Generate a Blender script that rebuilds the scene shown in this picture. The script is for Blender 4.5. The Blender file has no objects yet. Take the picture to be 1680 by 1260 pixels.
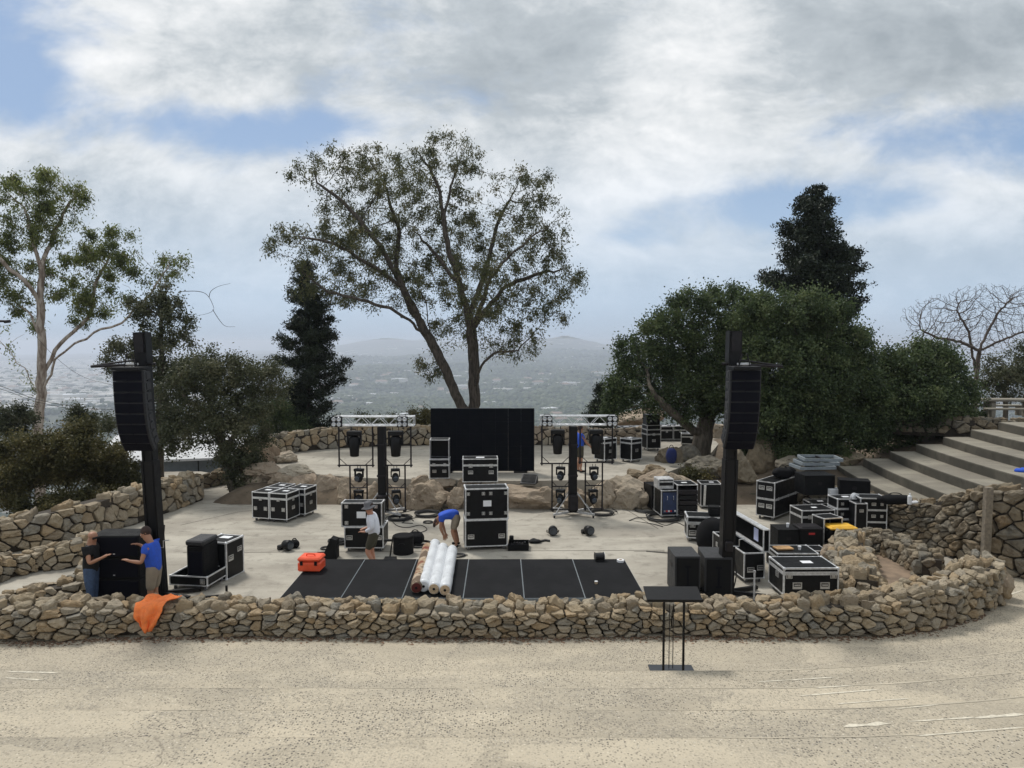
import bpy, math, random
import numpy as np
from mathutils import Vector, Matrix, noise
R = math.radians
random.seed(7)
rng = np.random.default_rng(7)
S = bpy.context.scene
COL = S.collection
# ------------------------------------------------------------------ camera, sky, sun, exposure
FPX = 1180.0; HOR = 562.0; CAMH = 5.6
PITCH = math.atan((630 - HOR) / FPX)
cam = bpy.data.cameras.new('camera'); camo = bpy.data.objects.new('camera', cam); COL.objects.link(camo)
camo.location = (0, 0, CAMH); camo.rotation_euler = (math.pi / 2 - PITCH, 0, 0)
cam.sensor_width = 36; cam.lens = 36 * FPX / 1680; cam.clip_end = 40000; cam.clip_start = 0.1
S.camera = camo
S.render.resolution_x = 1024; S.render.resolution_y = 768
S.view_settings.view_transform = 'Standard'; S.view_settings.look = 'None'
S.view_settings.exposure = 0.74; S.view_settings.gamma = 1
SUN_EL, SUN_AZ = R(58), R(-35)       # azimuth from +Y, clockwise positive
S.cycles.volume_bounces = 3
w = bpy.data.worlds.new('World'); S.world = w; w.use_nodes = True
nt = w.node_tree; nt.nodes.clear()
class NT:
    def __init__(s, tree): s.t = tree
    def n(s, typ, **kw):
        nd = s.t.nodes.new(typ)
        for k, v in kw.items(): setattr(nd, k, v)
        return nd
    def l(s, a, b): s.t.links.new(a, b)
    def put(s, sock, v):
        if isinstance(v, bpy.types.NodeSocket): s.l(v, sock)
        else: sock.default_value = v
    def m(s, op, a, b=0.0, c=None, clamp=False):
        nd = s.n('ShaderNodeMath', operation=op); nd.use_clamp = clamp
        s.put(nd.inputs[0], a); s.put(nd.inputs[1], b)
        if c is not None: s.put(nd.inputs[2], c)
        return nd.outputs[0]
    def ss(s, x, a, b, o0=0.0, o1=1.0):
        nd = s.n('ShaderNodeMapRange', interpolation_type='SMOOTHSTEP')
        s.put(nd.inputs[0], x); nd.inputs[1].default_value = a; nd.inputs[2].default_value = b
        nd.inputs[3].default_value = o0; nd.inputs[4].default_value = o1
        return nd.outputs[0]
    def noise(s, vec, scale, detail=4.0, rough=0.5, dist=0.0):
        nd = s.n('ShaderNodeTexNoise'); s.put(nd.inputs['Vector'], vec)
        nd.inputs['Scale'].default_value = scale; nd.inputs['Detail'].default_value = detail
        nd.inputs['Roughness'].default_value = rough; nd.inputs['Distortion'].default_value = dist
        return nd.outputs['Fac']
    def mix(s, f, a, b, blend='MIX'):
        nd = s.n('ShaderNodeMix', data_type='RGBA', blend_type=blend)
        s.put(nd.inputs[0], f)
        for i, v in ((6, a), (7, b)):
            if isinstance(v, tuple): v = (*v[:3], 1)
            s.put(nd.inputs[i], v)
        return nd.outputs[2]
    def ramp(s, f, stops):
        nd = s.n('ShaderNodeValToRGB'); s.put(nd.inputs[0], f)
        e = nd.color_ramp.elements
        while len(e) < len(stops): e.new(0.5)
        for i, (p, c) in enumerate(stops):
            e[i].position = p; e[i].color = (*c, 1)
        return nd.outputs[0]
W = NT(nt)
sky = W.n('ShaderNodeTexSky', sky_type='NISHITA'); sky.sun_disc = False
sky.sun_elevation = SUN_EL; sky.sun_rotation = SUN_AZ; sky.altitude = 400
sky.air_density = 1.0; sky.dust_density = 1.5; sky.ozone_density = 1.2
tc = W.n('ShaderNodeTexCoord'); sep = W.n('ShaderNodeSeparateXYZ'); W.l(tc.outputs['Generated'], sep.inputs[0])
dx, dy, dz = sep.outputs
yy = W.m('MAXIMUM', W.m('ABSOLUTE', dy), 0.08)
uu = W.m('DIVIDE', dx, yy); vv = W.m('DIVIDE', dz, yy)
comb = W.n('ShaderNodeCombineXYZ'); W.l(uu, comb.inputs[0]); W.l(W.m('MULTIPLY', vv, 1.7), comb.inputs[1])
cv = comb.outputs[0]
wn = W.n('ShaderNodeTexNoise'); W.l(cv, wn.inputs['Vector']); wn.inputs['Scale'].default_value = 2.2; wn.inputs['Detail'].default_value = 3
va = W.n('ShaderNodeVectorMath', operation='MULTIPLY_ADD'); W.l(wn.outputs['Color'], va.inputs[0]); va.inputs[1].default_value = (.17, .17, .17); W.l(cv, va.inputs[2])
cvw = va.outputs[0]
n1 = W.noise(cvw, 3.2, 12, .60)
def blob(px, py, rx, ry, amp):
    u0 = (px - 840) / FPX; v0 = (HOR - py) / FPX
    a = W.m('DIVIDE', W.m('SUBTRACT', uu, u0), rx / FPX); b = W.m('DIVIDE', W.m('SUBTRACT', vv, v0), ry / FPX)
    q = W.m('ADD', W.m('MULTIPLY', a, a), W.m('MULTIPLY', b, b))
    return W.m('MULTIPLY', W.m('POWER', 2.718, W.m('MULTIPLY', q, -1.0)), amp)
den = W.m('ADD', n1, .19)
for b in ((10, 110, 120, 150, -.27), (440, 222, 180, 40, -.28), (240, 190, 160, 40, -.12), (230, 50, 130, 50, -.12), (1580, 240, 220, 60, -.27), (1350, 345, 260, 45, -.27), (1000, 390, 130, 40, -.16),
          (1230, 90, 330, 100, .12), (140, 330, 250, 70, .1), (1550, 440, 230, 60, .14), (950, 250, 180, 80, .12), (1100, 500, 500, 90, .10), (300, 130, 140, 50, .06), (1600, 80, 160, 90, .12), (1640, 350, 90, 40, .22), (1560, 400, 160, 40, .14)):
    den = W.m('ADD', den, blob(*b))
mask = W.ss(den, .42, .68)
n2 = W.noise(cvw, 3.1, 12, .60); n3 = W.noise(cvw, 11.0, 9, .66)
sh = W.m('ADD', W.m('MULTIPLY', n2, .72), W.m('MULTIPLY', n3, .28)); sh = W.m('SUBTRACT', W.m('ADD', sh, .06), W.ss(den, .62, .95, 0, .12))
for b in ((1120, 120, 120, 120, .13), (1050, 260, 180, 60, .10), (1500, 90, 260, 110, -.085), (860, 90, 130, 90, -.12), (1600, 370, 140, 50, .12), (330, 290, 120, 40, .10), (150, 110, 90, 40, .06), (1040, 320, 200, 25, .06), (400, 60, 160, 50, -.05)):
    sh = W.m('ADD', sh, blob(*b))
ccol = W.ramp(sh, ((.34, (2.3, 2.6, 2.85)), (.48, (3.2, 3.5, 3.75)), (.57, (4.5, 4.7, 4.85)), (.68, (5.9, 5.95, 6.0))))
skyc = W.mix(.8, sky.outputs[0], (1.65, 2.35, 3.5))
lowf = W.ss(vv, -.02, .33, 1.0, 0.0)
colr = W.mix(mask, skyc, ccol)
colr = W.mix(W.m('MULTIPLY', lowf, .85), colr, (3.1, 3.95, 5.0))
colr = W.mix(W.ss(vv, -.01, .07, .9, 0.0), colr, (2.75, 3.25, 3.9))
bg = W.n('ShaderNodeBackground'); W.l(colr, bg.inputs[0]); bg.inputs[1].default_value = 0.1
out = W.n('ShaderNodeOutputWorld'); W.l(bg.outputs[0], out.inputs[0])
sun = bpy.data.lights.new('sun', 'SUN'); suno = bpy.data.objects.new('sun', sun); COL.objects.link(suno)
sun.energy = 1.5; sun.angle = R(12); sun.color = (1, .96, .9)
sd = Vector((math.sin(SUN_AZ) * math.cos(SUN_EL), math.cos(SUN_AZ) * math.cos(SUN_EL), math.sin(SUN_EL)))
suno.rotation_euler = sd.to_track_quat('Z', 'Y').to_euler()

# ------------------------------------------------------------------ helpers
CP, SP = math.cos(PITCH), math.sin(PITCH)
def ray(px, py):
    a = (px - 840) / FPX; b = (630 - py) / FPX
    return Vector((a, CP + b * SP, -SP + b * CP))
def G(px, py, z=0.0):
    r = ray(px, py); t = (z - CAMH) / r.z
    return Vector((r.x * t, r.y * t, z))
def D(px, py, d):
    r = ray(px, py); t = d / r.y
    return Vector((r.x * t, d, CAMH + r.z * t))
def gh(px, py_base, py_top, z=0.0):       # height of a thing standing on plane z
    g = G(px, py_base, z); return D(px, py_top, g.y).z - z

def tag(o, label=None, cat=None, group=None, kind=None):
    if label: o['label'] = label
    if cat: o['category'] = cat
    if group: o['group'] = group
    if kind: o['kind'] = kind
    return o
def thing(name, label, cat, loc=(0, 0, 0), rz=0.0, group=None):
    o = bpy.data.objects.new(name, None); COL.objects.link(o); o.empty_display_size = .2
    o.location = loc; o.rotation_euler = (0, 0, rz)
    return tag(o, label, cat, group)
def copy_tree(o, parent=None, loc=None, rz=None, label=None, group=None):
    c = o.copy(); COL.objects.link(c)
    if parent: c.parent = parent
    if loc is not None: c.location = loc
    if rz is not None: c.rotation_euler = (0, 0, rz)
    if label: c['label'] = label
    if group: c['group'] = group
    for ch in list(o.children): copy_tree(ch, c)
    return c
class MB:
    def __init__(s): s.v = []; s.f = []; s.a = []; s.cur = 0.0
    def add(s, vs, fs):
        k = len(s.v); s.v += [tuple(v) for v in vs]; s.f += [tuple(i + k for i in f) for f in fs]; s.a += [s.cur] * len(vs)
    def obox(s, c, ax, ay, az, sx, sy, sz):
        c = Vector(c); ax = Vector(ax) * sx / 2; ay = Vector(ay) * sy / 2; az = Vector(az) * sz / 2
        vs = [c + ax * i + ay * j + az * k for k in (-1, 1) for j in (-1, 1) for i in (-1, 1)]
        s.add(vs, [(0, 2, 3, 1), (4, 5, 7, 6), (0, 1, 5, 4), (2, 6, 7, 3), (0, 4, 6, 2), (1, 3, 7, 5)]); return s
    def box(s, c, sx, sy, sz, rz=0.0):
        ca, sa = math.cos(rz), math.sin(rz)
        return s.obox(c, (ca, sa, 0), (-sa, ca, 0), (0, 0, 1), sx, sy, sz)
    def cbox(s, c, sx, sy, sz, b=.01):         # chamfered box
        cx, cy, cz = c; hx, hy, hz = sx / 2, sy / 2, sz / 2; b = min(b, hx * .9, hy * .9, hz * .9)
        vs = []; idx = {}
        for i in (-1, 1):
            for j in (-1, 1):
                for k in (-1, 1):
                    for a in range(3):
                        p = [i * (hx - b), j * (hy - b), k * (hz - b)]
                        p[a] = (i, j, k)[a] * (hx, hy, hz)[a]
                        idx[i, j, k, a] = len(vs); vs.append((cx + p[0], cy + p[1], cz + p[2]))
        fs = []
        def q(*l):
            n = (Vector(vs[l[1]]) - Vector(vs[l[0]])).cross(Vector(vs[l[2]]) - Vector(vs[l[0]]))
            m = sum((Vector(vs[i]) for i in l), Vector()) / len(l) - Vector(c)
            fs.append(tuple(l) if n.dot(m) > 0 else tuple(reversed(l)))
        for sgn in (-1, 1):
            q(*[idx[sgn, j, k, 0] for j, k in ((-1, -1), (1, -1), (1, 1), (-1, 1))])
            q(*[idx[j, sgn, k, 1] for j, k in ((-1, -1), (1, -1), (1, 1), (-1, 1))])
            q(*[idx[j, k, sgn, 2] for j, k in ((-1, -1), (1, -1), (1, 1), (-1, 1))])
        for i in (-1, 1):
            for j in (-1, 1):
                q(idx[i, j, -1, 0], idx[i, j, 1, 0], idx[i, j, 1, 1], idx[i, j, -1, 1])
                q(idx[i, -1, j, 0], idx[i, 1, j, 0], idx[i, 1, j, 2], idx[i, -1, j, 2])
                q(idx[-1, i, j, 1], idx[1, i, j, 1], idx[1, i, j, 2], idx[-1, i, j, 2])
                for k in (-1, 1): q(idx[i, j, k, 0], idx[i, j, k, 1], idx[i, j, k, 2])
        s.add(vs, fs); return s
    def tube(s, p0, p1, r0, r1=None, n=8, cap=True):
        r1 = r0 if r1 is None else r1
        p0, p1 = Vector(p0), Vector(p1); d = (p1 - p0)
        if d.length < 1e-6: return s
        d.normalize(); a = d.orthogonal().normalized(); b = d.cross(a)
        vs = []
        for p, r in ((p0, r0), (p1, r1)):
            for i in range(n):
                t = 2 * math.pi * i / n; vs.append(p + a * math.cos(t) * r + b * math.sin(t) * r)
        fs = [(i, (i + 1) % n, n + (i + 1) % n, n + i) for i in range(n)]
        if cap: fs += [tuple(reversed(range(n))), tuple(range(n, 2 * n))]
        s.add(vs, fs); return s
    def path(s, pts, r, n=6, closed=False):
        pts = [Vector(p) for p in pts]; m = len(pts); k = len(s.v); up = Vector((0, 0, 1)); rings = []
        rr = r if isinstance(r, (list, tuple)) else [r] * m
        for i, p in enumerate(pts):
            if closed: t = pts[(i + 1) % m] - pts[i - 1]
            else: t = pts[min(i + 1, m - 1)] - pts[max(i - 1, 0)]
            if t.length < 1e-7: t = Vector((0, 0, 1))
            t.normalize(); a = t.cross(up)
            if a.length < .1: a = t.cross(Vector((1, 0, 0)))
            a.normalize(); b = t.cross(a)
            rings.append([p + a * math.cos(2 * math.pi * j / n) * rr[i] + b * math.sin(2 * math.pi * j / n) * rr[i] for j in range(n)])
        vs = [v for rg in rings for v in rg]; fs = []
        for i in range(m if closed else m - 1):
            i2 = (i + 1) % m
            for j in range(n): fs.append((i * n + j, i * n + (j + 1) % n, i2 * n + (j + 1) % n, i2 * n + j))
        if not closed: fs += [tuple(reversed(range(n))), tuple(range((m - 1) * n, m * n))]
        s.add(vs, fs); return s
    def lathe(s, c, prof, n=16, axis='z'):
        c = Vector(c); vs = []
        for r, h in prof:
            for i in range(n):
                t = 2 * math.pi * i / n; p = (r * math.cos(t), r * math.sin(t), h)
                if axis == 'y': p = (p[0], -p[2], p[1])
                if axis == 'x': p = (p[2], p[0], p[1])
                vs.append(c + Vector(p))
        m = len(prof); fs = [(i * n + j, i * n + (j + 1) % n, (i + 1) * n + (j + 1) % n, (i + 1) * n + j) for i in range(m - 1) for j in range(n)]
        fs += [tuple(reversed(range(n))), tuple(range((m - 1) * n, m * n))]
        s.add(vs, fs); return s
    def sphere(s, c, rx, ry=None, rz=None, nu=12, nv=8):
        ry = ry or rx; rz = rz or rx; vs = [Vector(c) + Vector((0, 0, -rz))]; fs = []
        for j in range(1, nv):
            p = math.pi * j / nv
            for i in range(nu):
                t = 2 * math.pi * i / nu; vs.append(Vector(c) + Vector((rx * math.sin(p) * math.cos(t), ry * math.sin(p) * math.sin(t), -rz * math.cos(p))))
        vs.append(Vector(c) + Vector((0, 0, rz))); L = len(vs) - 1
        for i in range(nu):
            fs.append((0, 1 + (i + 1) % nu, 1 + i)); b = 1 + (nv - 2) * nu; fs.append((L, b + i, b + (i + 1) % nu))
            for j in range(nv - 2): a = 1 + j * nu; fs.append((a + i, a + (i + 1) % nu, a + nu + (i + 1) % nu, a + nu + i))
        s.add(vs, fs); return s
    def prism(s, poly, z0, z1):
        n = len(poly); s.add([(x, y, z0) for x, y in poly] + [(x, y, z1) for x, y in poly],
              [tuple(reversed(range(n))), tuple(range(n, 2 * n))] + [(i, (i + 1) % n, n + (i + 1) % n, n + i) for i in range(n)]); return s
    def build(s, name, mat, parent=None, smooth=False, attr=False):
        me = bpy.data.meshes.new(name); me.from_pydata(s.v, [], s.f); me.update()
        if attr:
            at = me.attributes.new('rnd', 'FLOAT', 'POINT'); at.data.foreach_set('value', s.a)
        if smooth: me.polygons.foreach_set('use_smooth', [True] * len(me.polygons))
        o = bpy.data.objects.new(name, me); COL.objects.link(o)
        if mat: me.materials.append(mat)
        if parent: o.parent = parent
        return o
def mesh_np(name, V, F, mat, parent=None, attr=None, smooth=False):
    me = bpy.data.meshes.new(name); k = F.shape[1]
    me.vertices.add(len(V)); me.vertices.foreach_set('co', np.asarray(V, np.float32).ravel())
    me.loops.add(F.size); me.loops.foreach_set('vertex_index', F.astype(np.int32).ravel())
    me.polygons.add(len(F)); me.polygons.foreach_set('loop_start', np.arange(0, F.size, k, dtype=np.int32))
    me.polygons.foreach_set('loop_total', np.full(len(F), k, np.int32))
    if smooth: me.polygons.foreach_set('use_smooth', np.ones(len(F), bool))
    if attr is not None:
        at = me.attributes.new('rnd', 'FLOAT', 'POINT'); at.data.foreach_set('value', np.asarray(attr, np.float32))
    me.update(calc_edges=True); me.materials.append(mat)
    o = bpy.data.objects.new(name, me); COL.objects.link(o)
    if parent: o.parent = parent
    return o
def sheet(name, poly, z, mat, kind='structure', sub=None):
    m = MB(); m.add([(x, y, z) for x, y in poly], [tuple(range(len(poly)))])
    o = m.build(name, mat); 
    if kind: o['kind'] = kind
    return o
# ------------------------------------------------------------------ materials
def newmat(name):
    m = bpy.data.materials.new(name); m.use_nodes = True; m.node_tree.nodes.clear()
    T = NT(m.node_tree); o = T.n('ShaderNodeOutputMaterial'); b = T.n('ShaderNodeBsdfPrincipled'); T.l(b.outputs[0], o.inputs[0])
    return m, T, b, o
def simple(name, col, rough=.6, metal=0.0, var=.12, scale=6.0, bump=0.0, bscale=60, spec=.5):
    m, T, b, o = newmat(name)
    tcn = T.n('ShaderNodeTexCoord').outputs['Object']
    nn = T.noise(tcn, scale, 5, .6)
    f = T.ss(nn, .25, .75)
    c0 = tuple(c * (1 - var) for c in col); c1 = tuple(min(1, c * (1 + var)) for c in col)
    T.l(T.mix(f, c0, c1), b.inputs['Base Color'])
    T.l(T.ss(nn, .3, .7, max(0, rough - .08), min(1, rough + .1)), b.inputs['Roughness'])
    b.inputs['Metallic'].default_value = metal; b.inputs['Specular IOR Level'].default_value = spec
    if bump:
        bn = T.n('ShaderNodeBump'); bn.inputs['Strength'].default_value = bump; bn.inputs['Distance'].default_value = .02
        T.l(T.noise(tcn, bscale, 4, .6), bn.inputs['Height']); T.l(bn.outputs[0], b.inputs['Normal'])
    return m
M = {}
M['black'] = simple('black_paint', (.006, .006, .007), .5, var=.3, spec=.25)
M['laminate'] = simple('case_laminate', (.005, .0055, .0065), .45, var=.45, scale=9, bump=.05, spec=.22)
M['cab'] = simple('cabinet_paint', (.006, .0062, .007), .7, var=.25, bump=.3, bscale=160, spec=.2)
M['cabgrey'] = simple('cabinet_grey', (.024, .025, .028), .6, var=.2, bump=.3, bscale=160)
M['grille'] = simple('speaker_grille', (.004, .0045, .009), .8, var=.3, scale=30, spec=.12)
M['alu'] = simple('aluminium', (.66, .67, .68), .42, .55, var=.2, scale=14)
M['aludull'] = simple('aluminium_dull', (.52, .52, .52), .55, .45, var=.3, scale=10)
M['steel'] = simple('steel_hardware', (.62, .63, .64), .35, .9, var=.15, scale=30)
M['darksteel'] = simple('dark_steel', (.018, .016, .018), .5, .3, var=.4, spec=.3)
M['rubber'] = simple('rubber', (.018, .018, .018), .8)
M['wheel'] = simple('caster_wheel', (.10, .10, .11), .6)
M['paper'] = simple('paper', (.75, .76, .78), .8, var=.05)
M['paperblue'] = simple('paper_blue', (.55, .58, .8), .8, var=.08, scale=40)
M['orangecase'] = simple('orange_plastic', (.85, .10, .035), .4, var=.1)
M['orangecloth'] = simple('orange_cloth', (.90, .22, .055), .85, var=.18, scale=9, bump=.3, bscale=30)
M['yellow'] = simple('yellow_plastic', (.78, .45, .05), .4, var=.08)
M['red'] = simple('red_plastic', (.5, .03, .03), .5)
M['bluebag'] = simple('blue_bag_cloth', (.008, .016, .085), .85, var=.3)
M['bluepanel'] = simple('blue_rack_panel', (.015, .03, .085), .45, var=.3)
M['screen'] = simple('screen_black', (.003, .004, .007), .85, var=.15, scale=2, spec=.15)
M['cable'] = simple('cable_rubber', (.012, .012, .013), .55)
M['velour'] = simple('black_cloth', (.007, .007, .008), .95, var=.4, bump=.4, bscale=40, spec=.2)
M['plasticwrap'] = simple('plastic_wrap', (.64, .66, .68), .35, var=.12, scale=6, bump=.2, bscale=16)
M['carpetend'] = simple('carpet_roll_end', (.5, .38, .25), .9, var=.3, scale=30)
M['wood'] = simple('wood', (.42, .25, .11), .6, var=.3, scale=8)
M['postwood'] = simple('weathered_post', (.20, .17, .13), .85, var=.35, scale=12, bump=.4, bscale=40)
M['glass'] = simple('lens_glass', (.55, .57, .6), .12, .6, var=.2)
M['lensdark'] = simple('dark_lens', (.05, .06, .075), .08, .3, var=.3)
M['skin'] = simple('skin', (.46, .23, .15), .55, var=.1)
M['skin2'] = simple('skin_tanned', (.36, .18, .11), .55, var=.1)
M['bluetee'] = simple('blue_cotton', (.025, .09, .52), .9, var=.15, scale=12, bump=.3, bscale=25)
M['blacktee'] = simple('black_cotton', (.005, .005, .006), .9, var=.2, bump=.3, bscale=25)
M['whiteshirt'] = simple('white_cotton', (.72, .74, .80), .9, var=.06, bump=.4, bscale=20)
M['jeans'] = simple('denim', (.05, .085, .16), .9, var=.35, scale=14)
M['khaki'] = simple('khaki_cotton', (.24, .20, .15), .9, var=.12, bump=.3, bscale=25)
M['olive'] = simple('olive_cotton', (.055, .05, .032), .9, var=.15)
M['greyhat'] = simple('grey_felt', (.15, .15, .16), .95, var=.15)
M['hairb'] = simple('brown_hair', (.035, .016, .012), .7, var=.3, scale=40)
M['render'] = simple('white_render', (.62, .63, .64), .8, var=.1)
M['fence'] = simple('grey_fence', (.22, .25, .27), .8, var=.15)
M['houseroof'] = simple('house_roof', (.28, .20, .16), .8, var=.4, scale=.02)
M['housewall'] = simple('house_wall', (.72, .69, .64), .8, var=.1)
def concrete(name, base, dark, speck=0.0, stain=.5, joints=None):
    m, T, b, o = newmat(name)
    tcn = T.n('ShaderNodeTexCoord').outputs['Object']
    mp = T.n('ShaderNodeMapping'); mp.inputs['Scale'].default_value = (.55, 1.5, 1); T.l(tcn, mp.inputs[0])
    big = T.noise(mp.outputs[0], .55, 6, .6, .6); mid = T.noise(tcn, 2.6, 6, .65); fine = T.noise(tcn, 38, 3, .6)
    c = T.mix(T.ss(big, .38, .66), dark, base)
    c = T.mix(T.m('MULTIPLY', T.ss(mid, .5, .72), stain), c, tuple(x * .62 for x in dark))
    c = T.mix(T.ss(T.noise(tcn, 1.1, 5, .6), .55, .7, 0, .35), c, tuple(min(1, x * 1.15) for x in base))
    c = T.mix(T.ss(fine, .35, .7, 0, .22), c, tuple(x * .55 for x in base))
    if speck:
        v1 = T.n('ShaderNodeTexVoronoi'); v1.inputs['Scale'].default_value = 30; T.l(tcn, v1.inputs['Vector']); s1 = T.n('ShaderNodeSeparateColor'); T.l(v1.outputs['Color'], s1.inputs[0])
        dots = T.m('MULTIPLY', T.ss(v1.outputs['Distance'], .28, .48, 1, 0), T.ss(s1.outputs[0], .36, .56)); c = T.mix(T.m('MULTIPLY', dots, T.ss(T.noise(tcn, .7, 5, .6), .35, .62, .5, .95)), c, (.085, .078, .07)); c = T.mix(T.m('MULTIPLY', T.ss(v1.outputs['Distance'], .2, .4, 1, 0), T.ss(s1.outputs[1], .80, .9, 0, .6)), c, (.80, .74, .62))
        sp = T.noise(tcn, 26, 4, .8); patch = T.noise(tcn, .8, 5, .62, .8)
        f = T.m('MULTIPLY', T.ss(T.m('ADD', sp, T.ss(patch, .40, .60, -.02, .05)), .515, .60), T.ss(patch, .36, .58, .7, 1.0))
        c = T.mix(T.m('MULTIPLY', f, speck * .45), c, (.16, .15, .135))
        c = T.mix(T.ss(T.noise(tcn, 24, 2, .6), .66, .72, 0, .45), c, (.72, .66, .54))
        c = T.mix(T.ss(T.noise(tcn, 6.5, 4, .7), .60, .70, 0, .18), c, (.16, .13, .09))
        vc = T.n('ShaderNodeTexVoronoi', distance='MANHATTAN'); vc.inputs['Scale'].default_value = .75; wv0 = T.n('ShaderNodeVectorMath', operation='MULTIPLY_ADD'); nz0 = T.n('ShaderNodeTexNoise'); nz0.inputs['Scale'].default_value = 3; nz0.inputs['Detail'].default_value = 4
        T.l(tcn, nz0.inputs['Vector']); T.l(nz0.outputs['Color'], wv0.inputs[0]); wv0.inputs[1].default_value = (.3, .3, 0); mp.inputs['Rotation'].default_value = (0, 0, .1); T.l(mp.outputs[0], wv0.inputs[2]); T.l(wv0.outputs[0], vc.inputs['Vector'])
        sc_ = T.n('ShaderNodeSeparateColor'); T.l(vc.outputs['Color'], sc_.inputs[0])
        c = T.mix(T.ss(sc_.outputs[0], .78, .82, 0, .30), c, tuple(x * 1.06 for x in base)); c = T.mix(T.ss(sc_.outputs[1], .78, .82, 0, .14), c, tuple(x * .5 for x in dark))
    # hairline cracks
    vo = T.n('ShaderNodeTexVoronoi', feature='DISTANCE_TO_EDGE'); vo.inputs['Scale'].default_value = .22
    wv = T.n('ShaderNodeVectorMath', operation='MULTIPLY_ADD'); nz = T.n('ShaderNodeTexNoise'); nz.inputs['Scale'].default_value = 1.6; nz.inputs['Detail'].default_value = 5
    T.l(tcn, nz.inputs['Vector']); T.l(nz.outputs['Color'], wv.inputs[0]); wv.inputs[1].default_value = (.9, .9, 0); T.l(tcn, wv.inputs[2]); T.l(wv.outputs[0], vo.inputs['Vector'])
    c = T.mix(T.m('MULTIPLY', T.ss(vo.outputs['Distance'], 0.0, .003, .42, 0), T.ss(T.noise(tcn, .35, 3, .5), .5, .62)), c, (.10, .085, .07))
    T.l(c, b.inputs['Base Color']); b.inputs['Roughness'].default_value = .92; b.inputs['Specular IOR Level'].default_value = .25
    bn = T.n('ShaderNodeBump'); bn.inputs['Strength'].default_value = .5; bn.inputs['Distance'].default_value = .012
    T.l(T.noise(tcn, 22, 6, .7), bn.inputs['Height']); T.l(bn.outputs[0], b.inputs['Normal'])
    return m
M['stagefloor'] = concrete('stage_concrete', (.48, .445, .375), (.34, .31, .26), stain=.75)
M['pavement'] = concrete('aggregate_concrete', (.535, .468, .355), (.43, .38, .295), speck=.9, stain=.15)
M['step'] = concrete('step_concrete_shaded', (.30, .275, .22), (.21, .19, .155), stain=.45)  # base darkened so the oaks' shade is part of the tread colour
M['riser'] = concrete('riser_concrete_shaded', (.12, .11, .09), (.075, .07, .058), stain=.6)  # darker copy of the step concrete, shade on the risers painted in
M['nosing'] = concrete('nosing_concrete', (.60, .53, .41), (.46, .41, .32), stain=.5)
M['chip'] = simple('worn_paint', (.62, .57, .46), .8, var=.2, scale=20)
def stonemat(name, stops, lichen=.35, dirt=(.10, .085, .065)):
    m, T, b, o = newmat(name)
    tcn = T.n('ShaderNodeTexCoord').outputs['Object']
    at = T.n('ShaderNodeAttribute', attribute_name='rnd').outputs['Fac']
    c = T.ramp(at, stops); c = T.mix(.16, c, (.12, .11, .095))
    n = T.noise(tcn, 5, 6, .65); c = T.mix(T.ss(n, .3, .7, 0, .6), c, T.mix(.5, c, (.42, .36, .26), 'MIX'))
    c = T.mix(T.ss(T.noise(tcn, 9, 6, .7), .52, .75, 0, lichen), c, dirt)
    c = T.mix(T.ss(T.noise(tcn, 30, 4, .7), .6, .75, 0, .35), c, (.42, .43, .36))
    T.l(c, b.inputs['Base Color']); b.inputs['Roughness'].default_value = .9; b.inputs['Specular IOR Level'].default_value = .25
    bn = T.n('ShaderNodeBump'); bn.inputs['Strength'].default_value = 1.0; bn.inputs['Distance'].default_value = .07
    h = T.m('ADD', T.m('MULTIPLY', T.noise(tcn, 7, 8, .62), 1.0), T.m('MULTIPLY', T.noise(tcn, 45, 4, .6), .2))
    T.l(h, bn.inputs['Height']); T.l(bn.outputs[0], b.inputs['Normal'])
    return m
TAN = ((0, (.27, .22, .16)), (.16, (.38, .31, .21)), (.34, (.40, .28, .155)), (.5, (.25, .235, .20)), (.64, (.48, .40, .29)), (.8, (.34, .245, .14)), (.92, (.20, .195, .175)), (1, (.44, .37, .27)))
M['wallstone'] = stonemat('rubble_stone', TAN)
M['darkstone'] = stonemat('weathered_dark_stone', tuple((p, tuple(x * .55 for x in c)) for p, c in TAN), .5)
M['boulder'] = stonemat('boulder_granite', ((0, (.33, .25, .18)), (.3, (.44, .355, .27)), (.6, (.34, .26, .185)), (.8, (.50, .44, .35)), (1, (.40, .29, .205))), .6, (.11, .07, .045))
M['mortar'] = simple('wall_core', (.05, .04, .03), .95, var=.4, scale=10, bump=.6, bscale=25)
M['dirt'] = simple('dirt', (.22, .16, .11), .95, var=.35, scale=3, bump=.6, bscale=18)
M['litter'] = simple('leaf_litter', (.20, .12, .075), .95, var=.5, scale=15)
def leafmat(name, stops, trans=.3, rough=.55, cl=1.2):
    m, T, b, o = newmat(name)
    tcn = T.n('ShaderNodeTexCoord').outputs['Object']
    at = T.n('ShaderNodeAttribute', attribute_name='rnd').outputs['Fac']
    f = T.m('ADD', T.m('MULTIPLY', at, .55), T.m('MULTIPLY', T.ss(T.noise(tcn, cl, 3, .6), .3, .7), .45))
    c = T.ramp(f, stops); T.l(c, b.inputs['Base Color']); b.inputs['Roughness'].default_value = rough; b.inputs['Specular IOR Level'].default_value = .3
    tr = T.n('ShaderNodeBsdfTranslucent'); T.l(c, tr.inputs[0])
    mx = T.n('ShaderNodeMixShader'); mx.inputs[0].default_value = trans
    T.l(b.outputs[0], mx.inputs[1]); T.l(tr.outputs[0], mx.inputs[2]); T.l(mx.outputs[0], o.inputs[0])
    return m
M['leaf_euc'] = leafmat('eucalyptus_leaves', ((.1, (.05, .06, .028)), (.45, (.095, .105, .045)), (.7, (.15, .145, .065)), (.95, (.24, .20, .11))), .4)
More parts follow.
